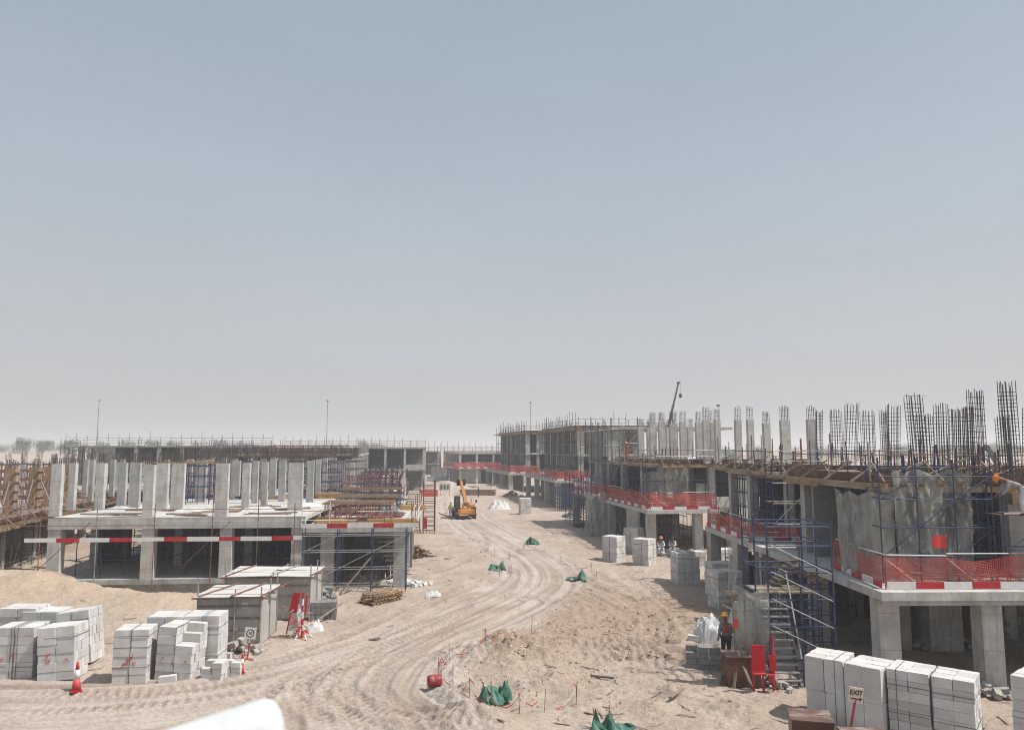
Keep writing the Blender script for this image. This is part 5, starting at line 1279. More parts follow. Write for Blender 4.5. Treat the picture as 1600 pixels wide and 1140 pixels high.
shoring('dark shoring on the top storey street side of the tall three storey frame', R5, 3.5, .9, 4.1, 23, 7.2, 10.4, 2, 18, 'steel_dark', levels=5, detail=False)
scaffold('dark scaffold along the street side of the tall three storey frame', R5, 2.3, 1, 3.2, 23, 3.6, [5.3, 7.1, 8.9, 10.6], 2, 9, 1.6, 'steel_dark', .04)
hung_net('grey netting on the front corner of the tall three storey frame', R5, [(6.3, -.2), (10, -.2)], 7.3, 10.8, 'net_grey', .12, 52)
scaffold('dark scaffold in front of the tall three storey frame', R5, 10, -1.5, 16.5, -.3, 3.6, [5.3, 7.0, 8.7, 10.4], 5, 2, 1.6, 'steel_dark', .04, mat2='steel_grey')
shoring('blue shoring stacked on the ground before the tall three storey frame', R5, -.6, -6.5, 3.2, -.6, 0, 3.0, 9, 6, levels=6, detail=False, group='shoring frames under the slabs')
R6 = thing('unfinished_house', 'farther three storey frame at the bend of the street', 'house', (-.6, 134, 0), R(11))
tall_block(R6, 20, 26, 5.6, 3, 61, (5.5, 9, 12.5, 16.5, 19.5), (.8, 5, 9.5, 14, 19, 25))
edge_scaffold('dense guard rail on the roof of the farther three storey frame', [L2W(R6, 3.2, 26)[:2], L2W(R6, 3.2, .3)[:2], L2W(R6, 18, .3)[:2]], 10.8, 12.5, sp=1.8, mat=['steel_dark', 'steel_dark'], r=.05, jit=.9, joined=True, rails=(.3, .75, 1.2))
formwork('dark timber formwork round the roof of the farther three storey frame', R6, 2.9, .1, 18, 26, 10.82, edge=('front', 'left'), over=1.1, joist=1.1, sheet=3)
safety_fence('red mesh fence along the deck of the farther three storey frame', [L2W(R6, .3, 25.7)[:2], L2W(R6, .3, .3)[:2], L2W(R6, 5.3, .3)[:2]], 3.6, 1.35, .2, 2.8, .1, rw=.085)
scaffold('dark scaffold along the street side of the farther three storey frame', R6, 2.2, 1, 3.1, 25, 3.6, [5.3, 7.1, 8.9, 10.6], 2, 10, 1.6, 'steel_dark', .045)
shoring('dark shoring on the upper storeys of the farther three storey frame', R6, 3.6, .9, 5.2, 24, 3.6, 10.4, 3, 18, 'steel_dark', levels=8, detail=False)
R7 = frame_house('low frame with red fence at the far end of the right row', -12, 172, 13, 16, 20, 2, 3.5, 4, 5, 0, 71, fill=.15, short='low frame ending the right row')
safety_fence('red mesh fence on the low frame at the far end of the right row', [L2W(R7, -1, 18)[:2], L2W(R7, -1, -.3)[:2], L2W(R7, 12, -.4)[:2]], 3.5, 1.3, .3, 3, .1, rw=.16)
# frames closing the view at the end of the street
for k, (x, y, w, nf, lab) in enumerate(((-37, 218, 16, 2, 'left frame closing the far street end'), (-20, 222, 17, 2, 'right frame closing the far street end'))):
    h_ = frame_house(lab, x, y, 2, w, 12, nf, 3.6, 3.6, 4.5, 0, 80 + k, fill=.12, short=('left', 'right')[k] + ' closing frame')
    edge_scaffold('red guard rail on the %s' % lab, [L2W(h_, -.5, -.5)[:2], L2W(h_, w + .5, -.5)[:2]], 7.2, 9.2, sp=1.7, mat=['steel_dark', 'rust_red'], r=.06, jit=1.0, joined=True, rails=(.4, .8, 1.2))
    striped_boards('striped boards along the %s' % lab, L2W(h_, 1, -.6), L2W(h_, w - 1, -.6), (1.6, 1.3), 3.4)
    scaffold('dark scaffold before the %s' % lab, h_, .3, -1.6, w - .3, -.6, 0, [1.8, 3.6, 5.4, 7.0], 7, 2, 1.4, 'steel_dark', .05)
# ---------------------------------------------------------------- pallet stacks of white blocks
def stack_at(label, xl, xr, ybase, yaw, size=None, **kw):
    p = G((xl + xr) / 2, ybase)
    return block_stack(label, (p.x, p.y + (size or (1, 1.05, 1))[1] * .5 * .9, p.z - .03), R(yaw), size=size or (1.15, 1.05, 1.75), **kw)
H2 = ((.42, 1.32), ())
stack_at('leftmost front stack of white blocks with a diagonal shadow, at the photo edge', -14, 50, 1060, 3, (1.35, 1.0, 1.8), straps=((.45,), (-.1, .0, .12)), scrawl=2)
p = G(20, 1038); block_stack('white block stack behind the leftmost one, only its pale top showing', (p.x - .3, p.y + 1.0, p.z), R(2), size=(1.4, 1.0, 1.95))
stack_at('left stack of white blocks leaning to the left with cracked face', 57, 115, 1062, 5, (1.25, 1.1, 1.82), lean=(R(-2), R(-4)), straps=((1.45,), ()), scrawl=5)
stack_at('tall white block stack behind the leaning one, bright tilted right face', 90, 140, 1038, 6, (1.2, 1.2, 1.95), lean=(R(-3), R(-7)), ny=6)
stack_at('low white block stack behind the left pair, flat pale top', 30, 85, 1034, 2, (1.4, 1.1, 1.9))
stack_at('white block stack with red scribble, nearest the traffic cone', 173, 223, 1066, 8, (1.13, 1.0, 1.82), straps=((.55, 1.22, 1.6), (0.0,)), scrawl=9, lean=(0, R(1)))
stack_at('white block stack behind the red scribbled one', 225, 280, 1046, 4, (1.25, 1.1, 1.95), straps=((1.0,), ()), scrawl=4)
stack_at('broken white block stack with stepped top and red marks', 240, 302, 1062, -4, (1.3, 1.1, 1.85), nx=2, ny=4, nz=6, lean=(0, R(2.5)), straps=((), (.02,)), scrawl=7,
         skip=[(1, j, 5) for j in range(3)] + [(1, 0, 4), (1, 1, 4)])
stack_at('upright strapped white block stack, rightmost of the left group', 284, 338, 1046, 3, (1.3, 1.1, 1.98), straps=((.55, 1.55), (.05, .17)))
for i, (x0, x1, y, sz, sk, lab) in enumerate(((315, 347, 1062, (.75, .6, .62), (), 'low remnant of white blocks left of the thin cone'), (343, 375, 1056, (.7, .55, .5), (), 'lowest remnant of white blocks beside the thin cone'))):
    stack_at(lab, x0, x1, y, -6 + 8 * i, sz, nx=2, ny=2, nz=3, skip=[(0, 0, 2), (1, 1, 2)][:1 + i])
for i, (x, y, r_) in enumerate(((262, 1064, .2), (308, 1050, -.3), (335, 1028, .4), (352, 1028, -.2))):
    p = G(x, y); t = blk(None, 'loose_block', -.28, -.12, 0, .28, .12, .22, 'block_white'); t.location = (p.x, p.y, p.z + .1); t.rotation_euler = (0, rnd(-.1, .1), r_)
    tag(t, ['loose white block at the foot of the broken stack', 'loose white block beside the rightmost strapped stack', 'left one of two loose white blocks behind the low remnant', 'right one of two loose white blocks behind the low remnant'][i], 'block', 'loose white blocks')
# right side, far to near
stack_at('lone far block stack on the sand near the telehandler', 812, 829, 803, 10, (1.35, 1.2, 1.95), nx=2, ny=2, nz=4)
F2 = ((.55, 1.4), ())
stack_at('front left block stack of the sunlit trio by the third house', 947, 975, 877, -42, (1.25, 1.15, 1.8), straps=((.6,), (0,)), ny=3, nz=5)
stack_at('plastic topped block stack at the back of the sunlit trio', 978, 1008, 862, -36, (1.25, 1.2, 1.85), ny=3, nz=5)
stack_at('front right block stack of the sunlit trio by the third house', 994, 1024, 883, -38, (1.25, 1.15, 1.8), straps=((.55, 1.45), (0.1,)), ny=3, nz=5)
stack_at('shaded block stack with torn top before the second right deck', 1056, 1092, 912, 10, (1.4, 1.15, 1.85), ny=4, nz=6, straps=((.7, 1.55), (-.3, .2)), skip=[(1, 0, 5), (1, 1, 5), (0, 2, 5)])
stack_at('small block stack half hidden behind the torn topped one', 1083, 1102, 884, 5, (.9, .9, 1.0), nz=3, ny=3)
stack_at('white block stack with a blue tag under the second right deck', 1124, 1151, 880, 12, (1.25, 1.1, 1.0), nz=4, ny=3)
stack_at('shaded block stack behind the big one by the deck columns', 1110, 1150, 932, 8, (1.35, 1.1, 1.8), straps=((.6, 1.5), ()), nz=6)
stack_at('big shaded block stack in front by the second deck columns', 1117, 1160, 951, 14, (1.4, 1.15, 1.85), straps=((.62, 1.5), (-.2,)), nz=6)
# nearest, along the lower right edge
def near_stack(label, xl, yl, xr, yr, depth=1.2, h=1.8, **kw):
    a = P(xl, yl, h); b_ = P(xr, yr, h); d = (b_ - a); w = d.length; d.normalize(); n_ = Vector((-d.y, d.x, 0)); c_ = (a + b_) / 2 + n_ * depth / 2
    z = gz(c_.x, c_.y) - .05
    return block_stack(label, (c_.x, c_.y, z), math.atan2(d.y, d.x), size=(w, depth, h - z), **kw)
near_stack('white block stack nearest the stair tower, smooth front face', 1257, 1023, 1317, 1033, 1.25, nx=2, ny=3, nz=2, straps=((), (.3,)))
near_stack('white block stack directly behind the EXIT sign', 1318, 1035, 1376, 1046, 1.3, nx=2, ny=3, nz=2)
near_stack('left half of the big near block stack right of the EXIT sign', 1385, 1043, 1451, 1054, 1.2, nx=2, ny=5, nz=7, straps=((.75, 1.5), (-.3,)))
near_stack('right half of the big near block stack with bright striped end', 1454, 1055, 1521, 1066, 1.2, nx=2, ny=5, nz=7, straps=((.75, 1.5), (-.5,)))
near_stack('cut off block stack at the lower right photo corner', 1578, 1053, 1650, 1067, 1.2, nx=2, ny=4, nz=6, straps=((.8,), ()))

# ---------------------------------------------------------------- brown plywood boxes
def brown_box(label, px, py, dist, yaw, w, d, h):
    p = Q(px, py, dist); z = gz(p.x, p.y)
    t = thing('plywood_box', label, 'box', (p.x, p.y, z), R(yaw), 'brown plywood boxes')
    for nm, a in (('side_panel', (-w / 2, -d / 2, 0, w / 2, -d / 2 + .02, h)), ('side_panel', (-w / 2, d / 2 - .02, 0, w / 2, d / 2, h)), ('side_panel', (-w / 2, -d / 2 + .021, 0, -w / 2 + .02, d / 2 - .021, h)), ('side_panel', (w / 2 - .02, -d / 2 + .021, 0, w / 2, d / 2 - .021, h))):
        blk(t, nm, *a, 'box_brown')
    blk(t, 'lid', -w / 2 - .025, -d / 2 - .025, h + .002, w / 2 + .025, d / 2 + .025, h + .03, 'box_lid')
    board(t, 'batten', (-.1, -.1, h + .04), (.35, .05, h + .04), .05, .02, 'timber')
    return t
brown_box('brown plywood box with dusty lid, lower left of the EXIT sign', 1266, 1125, 21.0, -14, 1.02, .95, .95)
brown_box('brown plywood box with dusty lid, just below the EXIT sign', 1356, 1145, 19.6, -5, 1.12, .95, .92)
bx = brown_box('brown plywood box with white paper on it, by the standing worker', 1157, 1033, 26.9, -2, 1.12, .9, .95)
MB().grid([[(.25, -.48, .93), (.45, -.48, .95)], [(.22, -.475, .985), (.43, -.475, .99)], [(.25, -.3, .99), (.45, -.28, .99)]]).build('paper', 'white_paint', bx)
# EXIT sign on a reddish stake
p = Q(1337, 1085, 20.75)
t = thing('exit_sign', 'small beige EXIT sign with an arrow on a red stake', 'sign', (p.x, p.y, gz(p.x, p.y)))
hz = p.z - gz(p.x, p.y)
board(t, 'stake', (-.2, .03, .55), (.0, .02, hz - .1), .09, .03, 'cloth_red')
o = blk(t, 'sign_board', -.19, -.015, hz - .19, .19, .015, hz + .19, 'sign_board'); o.rotation_euler = (0, R(9), 0)
def text(parent, body, size, loc, rot, mat, name='lettering'):
    c_ = bpy.data.curves.new(name, 'FONT'); c_.body = body; c_.size = size; c_.align_x = 'CENTER'; c_.align_y = 'CENTER'; c_.extrude = .002; c_.offset = .004
    tmp = bpy.data.objects.new(name, c_); COL.objects.link(tmp)
    me = bpy.data.meshes.new_from_object(tmp); bpy.data.objects.remove(tmp); me.materials.clear(); me.materials.append(MATS[mat])
    o = bpy.data.objects.new(name, me); link(o, parent); o.location = loc; o.rotation_euler = rot
    return o
text(t, 'EXIT', .17, (.012, -.019, hz + .06), (PI / 2, R(9), 0), 'black')
m = MB(); m.plank((-.15, 0, -.0), (.1, 0, -.0), .03, .004, (0, 1, 0)); m.add([(.09, -.002, -.045), (.17, -.002, 0), (.09, -.002, .045)], [(0, 1, 2)])
o = m.build('arrow', 'black', t); o.location = (0, -.019, hz - .09); o.rotation_euler = (0, R(9), 0)

# ---------------------------------------------------------------- grey blocks, bags and rubble by the worker
p = G(1103, 1048)
t = thing('grey_block_pile', 'neat pile of grey concrete blocks left of the brown box with the paper', 'block pile', (p.x, p.y + .3, p.z), R(-14))
for k in range(4):
    for i in range(3):
        for j in range(2):
            if (k, i, j) in ((3, 0, 0), (3, 2, 1)): continue
            blk(t, 'block', -.63 + .42 * i + rnd(-.015, .015), -.22 + .22 * j + rnd(-.02, .02), k * .205, -.63 + .42 * i + .4, -.02 + .22 * j, k * .205 + .19, 'block_grey', rnd(-.04, .04))
p = G(1113, 1006); sheet_heap('heap of cement bags under grey plastic by the worker', (p.x, p.y + .5, p.z - .05), R(10), 1.35, 1.2, 1.0, 'wrap', 5, name='bag_heap', cat='bag heap', jag=.18)
p = G(1168, 1000); sheet_heap('taller heap wrapped in grey plastic behind the worker', (p.x, p.y + .6, p.z - .05), R(0), 1.3, 1.3, 1.6, 'wrap', 8, name='bag_heap', cat='bag heap', jag=.15)
p = G(1168, 1010); rubble_pile('broken grey blocks below the plastic wrapped heap', (p.x + .1, p.y - .3, p.z), 0, 1.1, .8, .8, 22, 'block_grey', (.2, .36), 4)
p = G(1087, 1001); t = blk(None, 'loose_block', -.3, -.12, 0, .3, .12, .24, 'block_white'); t.location = (p.x, p.y, p.z + .11); t.rotation_euler.z = -.3
tag(t, 'single pale block lying on the sand left of the plastic wrapped bags', 'block')
for (x, y, w, d, h, n, mt, sz, s, lab) in ((893, 808, 3.0, 2.2, .6, 40, 'block_grey', (.25, .5), 1, 'rubble of broken grey blocks under the third right deck'), (1055, 868, 3.0, 1.6, .5, 34, 'rubble', (.15, .4), 2, 'dark rubble beside the seated workers'),
                                  (368, 1022, 2.4, 1.3, .55, 40, 'rubble', (.14, .34), 3, 'pile of broken blocks and stones by the round sign'), (505, 935, 1.7, 1.6, .8, 34, 'block_grey', (.15, .35), 5, 'grey rubble pile behind the striped signpost'),
                                  (640, 912, 3.2, 1.2, .25, 40, 'plastic_white', (.12, .3), 6, 'white scraps strewn behind the pallet timber'), (1545, 1085, 1.4, 1.0, .4, 20, 'rubble', (.12, .3), 7, 'broken slabs at the foot of the nearest column'),
                                  (560, 905, 3.5, 1.0, .25, 34, 'rubble', (.1, .28), 8, 'thin litter of stones before the terrace scaffold'), (800, 775, 3.5, 2.5, .9, 40, 'block_grey', (.2, .45), 9, 'grey rubble beyond the lone far block stack'),
                                  (1215, 1075, 1.5, .7, .25, 26, 'rubble', (.08, .2), 10, 'litter of small rubble at the foot of the stair tower'), (650, 915, 1.4, .9, .2, 12, 'plastic_white', (.15, .3), 11, 'white plastic scraps near the heap of sticks'),
                                  (1480, 1010, 3.5, 1.2, .4, 40, 'rubble', (.12, .35), 12, 'rubble on the floor under the nearest right deck')):
    p = G(x, y); rubble_pile(lab, p, rnd(0, 3), w, d, h, n, mt, sz, s, 'rubble heaps')
p = G(503, 968); t = block_stack('small pallet of grey ribbed blocks beside the striped signpost', (p.x, p.y + .4, p.z), R(8), nx=5, ny=3, nz=3, size=(1.15, .8, .8), straps=((.6,), ()))
for o in t.children:
    if o.name.startswith('block'): o.data = unit('cube', 'block_grey')
p = G(470, 985); sheet_heap('crumpled white sheet on the ground at the striped signpost', (p.x + .6, p.y + .1, p.z), .3, .8, .6, .35, 'plastic_white', 12, name='crumpled_sheet', cat='plastic sheet')
p = G(757, 795); sheet_heap('white plastic bag lying by the lone far block stack', (p.x + 2.0, p.y, p.z), .3, 3.0, 2.2, .9, 'plastic_white', 14, name='crumpled_sheet', cat='plastic sheet', jag=.5)
p = G(677, 930); sheet_heap('small white scrap lying by the pallet timber', (p.x, p.y, p.z), .3, .9, .4, .18, 'plastic_white', 15, name='crumpled_sheet', cat='plastic sheet', jag=.5)

# ---------------------------------------------------------------- timber on the ground
p = G(592, 943)
t = thing('pallet_timber', 'stack of broken pallets and planks on the sand beside the dirt road', 'timber stack', (p.x, p.y + .5, p.z), R(52))
for k in range(3):
    for s in (-.5, 0, .5): board(t, 'bearer', (-1.0 + .1 * k, s, .06 + .17 * k), (1.0 + .12 * k, s + .05, .06 + .17 * k), .09, .1, 'timber')
    for i in range(9): board(t, 'plank', (-.95 + .23 * i + .06 * k, -.6 - .05 * k, .135 + .17 * k), (-.95 + .23 * i + .1 * k, .62, .135 + .17 * k + rnd(0, .03)), .12, .025, random.choice(['timber', 'timber', 'timber_old', 'timber_yellow']))
for i in range(9): board(t, 'plank', (rnd(-1.3, -.2), rnd(-.9, .5), rnd(.02, .6)), (rnd(.3, 1.6), rnd(-.9, .7), rnd(.05, .6)), .1, .03, random.choice(['timber', 'timber_old']))
p = G(650, 872)
t = thing('stick_heap', 'dark heap of timber offcuts above the pallet timber', 'timber heap', (p.x, p.y + .4, p.z), 0)
for i in range(70):
    a = rnd(0, PI); q = rnd(0, 1) ** .7; x, y = q * .95 * math.cos(i), q * .7 * math.sin(i); z = .75 * (1 - q) + .05
    l = rnd(.25, .7); board(t, 'stick', (x - l * math.cos(a), y - l * math.sin(a), max(.02, z + rnd(-.15, .15))), (x + l * math.cos(a), y + l * math.sin(a), max(.02, z + rnd(-.2, .2))), .07, .06, random.choice(['timber_old', 'timber', 'ply', 'rust']))
p = G(748, 772); timber_stack('far stack of brown timber on the sand by the street', p, R(-10), 30, 6, 2.2, 'timber', None, .2, bw=.22, bh=.2)
p = G(1042, 1008)
for i, (x, y, l, a, lab) in enumerate(((1058, 1085, 1.0, .9, 'pale plank lying on the sand below the grey block pile'), (700, 873, .5, .3, 'short board lying beside the heap of sticks'), (940, 1060, .9, -.5, 'dark stick lying at the edge of the dug pit'), (585, 1000, .5, .2, 'short pale board on the edge of the dirt road'))):
    p = G(x, y); t = board(None, 'loose_plank', (-l / 2 * math.cos(a), -l / 2 * math.sin(a), 0), (l / 2 * math.cos(a), l / 2 * math.sin(a), 0.05), .12, .04, 'timber_old' if i != 2 else 'steel_dark'); t.location = Vector(t.location) + p + Vector((0, 0, .05)); tag(t, lab, 'plank')
p = G(1135, 1068); sheet_heap('small brown carton scrap on the sand before the brown box', p, .4, .45, .35, .25, 'box_brown', 44, name='carton_scrap', cat='carton', jag=.5)
p = G(925, 822); pipe_bundle('tangled dark heap of props before the small netted stair shaft', (p.x - .8, p.y, p.z), R(60), 60, 2.2, 'steel_blue', None, .04, 1.6, .45)

# ---------------------------------------------------------------- green net covers over trial pits
def green_cover(label, px0, px1, py, top, seed, h=1.0):
    """a net sheet slung over stakes: top gives (place along the width, height) of the ridge"""
    a = G(px0, py); b_ = G(px1, py); c_ = (a + b_) / 2; w = (b_ - a).length
    t = thing('green_cover', label, 'cover', (c_.x, c_.y, gz(c_.x, c_.y)), math.atan2(b_.y - a.y, b_.x - a.x), 'green net covers over pits')
    rs = random.Random(seed); n = 30; rows = []; ph = [rs.uniform(0, 6) for _ in range(6)]
    def ridge(u):
        for (u0, h0), (u1, h1) in zip(top[:-1], top[1:]):
            if u0 <= u <= u1:
                k = (u - u0) / (u1 - u0); z = h0 + (h1 - h0) * k
                return max(.03, z - .55 * min(h0, h1) * 4 * k * (1 - k) * .5)
        return .03
    for j in range(13):
        v = j / 12; row = []           # v: 0 front hem, .6 ridge, 1 back hem
        for i in range(n + 1):
            u = i / n; r = ridge(u) * h
            k = v / .6 if v < .6 else (1 - v) / .4
            fold = .07 * math.sin(u * 9 + ph[5] + v * 6) + .05 * math.sin(u * 26 + ph[0] + v * 4) + .03 * math.sin(u * 47 + ph[1]) + .04 * math.sin(u * 13 - v * 9 + ph[2])
            y = -.32 * h + .40 * h * (v / .6) if v < .6 else .08 * h + .5 * h * (v - .6) / .4
            row.append(((u - .5) * w * (1 + .06 * math.sin(v * 8 + ph[3])) + .03 * math.sin(v * 15 + u * 9), y + fold * (.4 + r), max(.015, r * k ** 1.15 + fold * .35 * k + .02 * math.sin(u * 33 + ph[4]) + .03)))
        rows.append(row)
    MB().grid(rows).build('sheet', 'cover_green', t)
    for (u, hh) in top:
        if hh > .6: rod(t, 'stake', ((u - .5) * w, .08 * h, -.1), ((u - .5) * w + rs.uniform(-.03, .03), .09 * h, hh * h + .05), .016, 'rust')
    return t
green_cover('green net cover with two peaks in the foreground pit', 751, 797, 1097, ((0, .1), (.14, 1.0), (.92, .92), (1, .05)), 3, .62)
green_cover('green net cover at the bottom photo edge with twin sharp peaks', 926, 990, 1139, ((0, .2), (.06, 1.05), (.26, .3), (.42, 1.2), (.55, .15), (.97, .45), (1, .1)), 5, .52)
green_cover('green net cover left of the bend in the dirt road', 763, 791, 891, ((0, .05), (.2, .75), (.85, 1.0), (1, .05)), 7, .6)
green_cover('green net cover right of the bend in the dirt road', 884, 917, 906, ((0, .05), (.25, .35), (.5, .45), (.75, 1.35), (1, .1)), 9, .52)
green_cover('farthest green net cover, small tent beyond the bend', 820, 843, 850, ((0, .05), (.42, 1.1), (.75, .7), (1, .05)), 11, .6)

# ---------------------------------------------------------------- warning tape on stakes round the pits
def tape_line(label, px, seed, sag=.3, h=.75):
    pts = [G(x, y) for x, y in px]; o0 = pts[0]
    t = thing('warning_tape', label, 'warning tape', o0, 0, 'red and white tape on stakes'); rs = random.Random(seed)
    L_ = [p - o0 for p in pts]
    for p in L_: rod(t, 'stake', p + Vector((0, 0, -.1)), p + Vector((rs.uniform(-.06, .06), 0, h * rs.uniform(.7, 1.2))), .011, random.choice(['rust', 'steel_dark']))
    mr, mw = MB(), MB()
    for p, q in zip(L_[:-1], L_[1:]):
        hp, hq = h * rs.uniform(.3, .8), h * rs.uniform(.3, .8); n = max(4, int((q - p).length / .22)); prev = None
        for i in range(n + 1):
            u = i / n; c_ = p.lerp(q, u); z = hp + (hq - hp) * u - sag * 4 * u * (1 - u)
            gzz = gz(o0.x + c_.x, o0.y + c_.y) - o0.z
            c_ = Vector((c_.x, c_.y, max(gzz + .04, gzz * 0 + c_.z + z) + rs.uniform(-.03, .03)))
            if prev is not None and rs.random() < .92: (mr if (i // 2) % 2 else mw).plank(prev, c_, .004, .03)
            prev = c_
    mr.build('red_stripes', 'tape_red', t, kind='stuff'); mw.build('white_stripes', 'white_paint', t, kind='stuff')
    for p in L_[::2]:
        m = MB(); b_ = p + Vector((0, 0, h * .8))
        for _ in range(2): m.plank(b_, b_ + Vector((rs.uniform(-.18, .2), rs.uniform(-.1, .1), rs.uniform(-.35, .02))), .004, .025)
        m.build('loose_end', 'tape_red', t)
tape_line('red and white tape round the near side of the foreground pit', ((686, 1062), (708, 1074), (733, 1090), (770, 1108), (812, 1115), (850, 1112), (900, 1100)), 3, .35)
tape_line('red and white tape along the road side of the foreground pit', ((690, 1055), (702, 1030), (760, 1008), (830, 1002)), 4, .4)
tape_line('red and white tape round the cover left of the road bend', ((750, 872), (772, 870), (796, 876), (800, 893), (780, 900)), 5, .25, .6)
tape_line('red and white tape round the cover right of the road bend', ((876, 878), (900, 890), (925, 890), (932, 905)), 6, .25, .5)
tape_line('red and white tape beside the farthest green cover', ((818, 858), (835, 862), (850, 866)), 7, .2, .5)
tape_line('loose tape ends lying before the sand heap at the low blocks', ((330, 1024), (350, 1020), (366, 1026)), 8, .3, .5)
p = G(679, 1074)
t = thing('red_drum', 'dark red plastic drum lying beside the dirt road', 'drum', (p.x, p.y + .1, p.z + .2), R(20))
MB().lathe([(.17, -.24), (.2, -.2), (.2, -.06), (.185, -.04), (.2, -.02), (.2, .16), (.16, .22), (.06, .24)], 16, axis='x').build('body', 'drum_red', t, True)
rod(t, 'handle', (.22, 0, .02), (.42, .05, .14), .03, 'wrap')
# ---------------------------------------------------------------- traffic cones and small signs
def cone(label, px, py, h, w):
    p = G(px, py); t = thing('traffic_cone', label, 'traffic cone', p, rnd(0, 1)); r = w / 2
    MB().box(-r, -r, 0, r, r, .04).build('base', 'red_paint', t)
    f = lambda z: r * .82 * (1 - z / h) + .035 * z / h
    for nm, a, b_, mt in (('lower_band', .04, h * .42, 'cone_red'), ('white_band', h * .42, h * .74, 'white_paint'), ('tip', h * .74, h, 'cone_red')):
        MB().lathe([(f(a), a), (f(b_), b_)], 16).build(nm, mt, t, True)
surf('cone_red', (0.50, 0.03, 0.035), 0.5, 0.2, 4.0, dirt=(0.5, 0.25, 0.22), dirt_amt=0.35, bmp=0)
cone('red and white traffic cone in front of the left block stacks', 119, 1079, .95, .36)
cone('thin worn red and white cone beside the round sign', 378, 1052, .72, .2)
p = G(386, 1030)
t = thing('round_sign', 'white speed sign with a ringed number on a red and white stand', 'sign', (p.x, p.y, p.z), R(4))
rod(t, 'pole', (0, 0, 0), (.08, 0, .62), .03, 'red_paint'); rod(t, 'pole', (.08, 0, .62), (.1, 0, .95), .03, 'white_paint')
for a in (0, 2.1, 4.2): rod(t, 'foot', (0, 0, .05), (.25 * math.cos(a), .25 * math.sin(a), 0), .025, 'red_paint')
o = blk(t, 'sign_board', -.11, -.05, .78, .31, -.03, 1.2, 'white_paint'); o.rotation_euler = (0, R(6), 0)
ring = MB(); n = 20
ring.grid([[(.155 * math.cos(2 * PI * i / n), -.002, .155 * math.sin(2 * PI * i / n)) for i in range(n + 1)], [(.12 * math.cos(2 * PI * i / n), -.002, .12 * math.sin(2 * PI * i / n)) for i in range(n + 1)]])
o = ring.build('ring', 'cloth_dark', t); o.location = (.1, -.053, .99)
text(t, '10', .15, (.1, -.053, .99), (PI / 2, R(6), 0), 'cloth_dark')
p = G(471, 996)
t = thing('striped_signpost', 'red and white taped signpost with red board beside the corrugated enclosure', 'signpost', (p.x, p.y, p.z))
for i in range(7):
    rod(t, 'pole_band', (.02 + rnd(-.01, .01), 0, .27 * i), (.02, 0, .27 * (i + 1)), .045, 'red_paint' if i % 2 == 0 else 'white_paint')
for a in (.3, 1.6, 2.9, 4.3, 5.4):
    q = Vector((.45 * math.cos(a), .4 * math.sin(a), 0))
    for i in range(3): rod(t, 'foot_band', Vector((0, 0, .5)).lerp(q, i / 3), Vector((0, 0, .5)).lerp(q, (i + 1) / 3), .03, 'red_paint' if i % 2 else 'white_paint')
rod(t, 'pole', (.12, .1, .9), (.16, .1, 1.75), .05, 'red_paint')
o = blk(t, 'red_board', -.55, .2, 1.0, -.22, .23, 1.85, 'red_paint'); o.rotation_euler = (0, R(10), 0)
rod(t, 'board_leg', (-.55, .22, 1.05), (-.72, .25, .1), .03, 'red_paint'); rod(t, 'board_leg', (-.3, .22, 1.05), (-.3, .3, .1), .03, 'white_paint')
b = MB()
for i in range(26):
    a = Vector((rnd(-.25, .25), rnd(-.2, .1), rnd(.05, .9))); b.plank(a, a + Vector((rnd(-.25, .25), rnd(-.1, .1), rnd(-.2, .2))), .006, .05)
b.build('tape_tangle', 'tape_red', t, kind='stuff')
b = MB()
for i in range(26):
    a = Vector((rnd(-.35, .25), rnd(-.2, .15), rnd(.05, 1.3))); b.plank(a, a + Vector((rnd(-.25, .25), rnd(-.1, .1), rnd(-.2, .2))), .006, .06)
b.build('white_tape_tangle', 'white_paint', t, kind='stuff')
o = heap_mesh(.6, .3, .9, 61).build('plastic_wrap', 'plastic_white', t); o.location = (-.35, .35, .3)

# ---------------------------------------------------------------- corrugated sheet enclosures
def corrugated(root, p, q, z0, z1, mat='sheet_metal', pitch=.25, dep=.035, name='panel', sheet=1.05):
    p = Vector((p[0], p[1], 0)); q = Vector((q[0], q[1], 0)); d = q - p; L = d.length; d.normalize(); n_ = Vector((d.y, -d.x, 0)); ns = max(1, round(L / sheet))
    for s in range(ns):
        a, e_ = L * s / ns + .004, L * (s + 1) / ns - .004; pr = []; x = a
        while x < e_:
            for u, v in ((0, 0), (.30, 0), (.42, 1), (.58, 1), (.70, 0)):
                if x + u * pitch <= e_: pr.append((x + u * pitch, v * dep))
            x += pitch
        pr.append((e_, 0)); tz = rnd(-.03, .03)
        fr = [p + d * x_ + n_ * (f + .004 * (s % 2)) for x_, f in pr]; m = MB()
        m.grid([[(v.x, v.y, z0) for v in fr], [(v.x, v.y, z1 + tz) for v in fr]])
        m.build(name, mat, root)
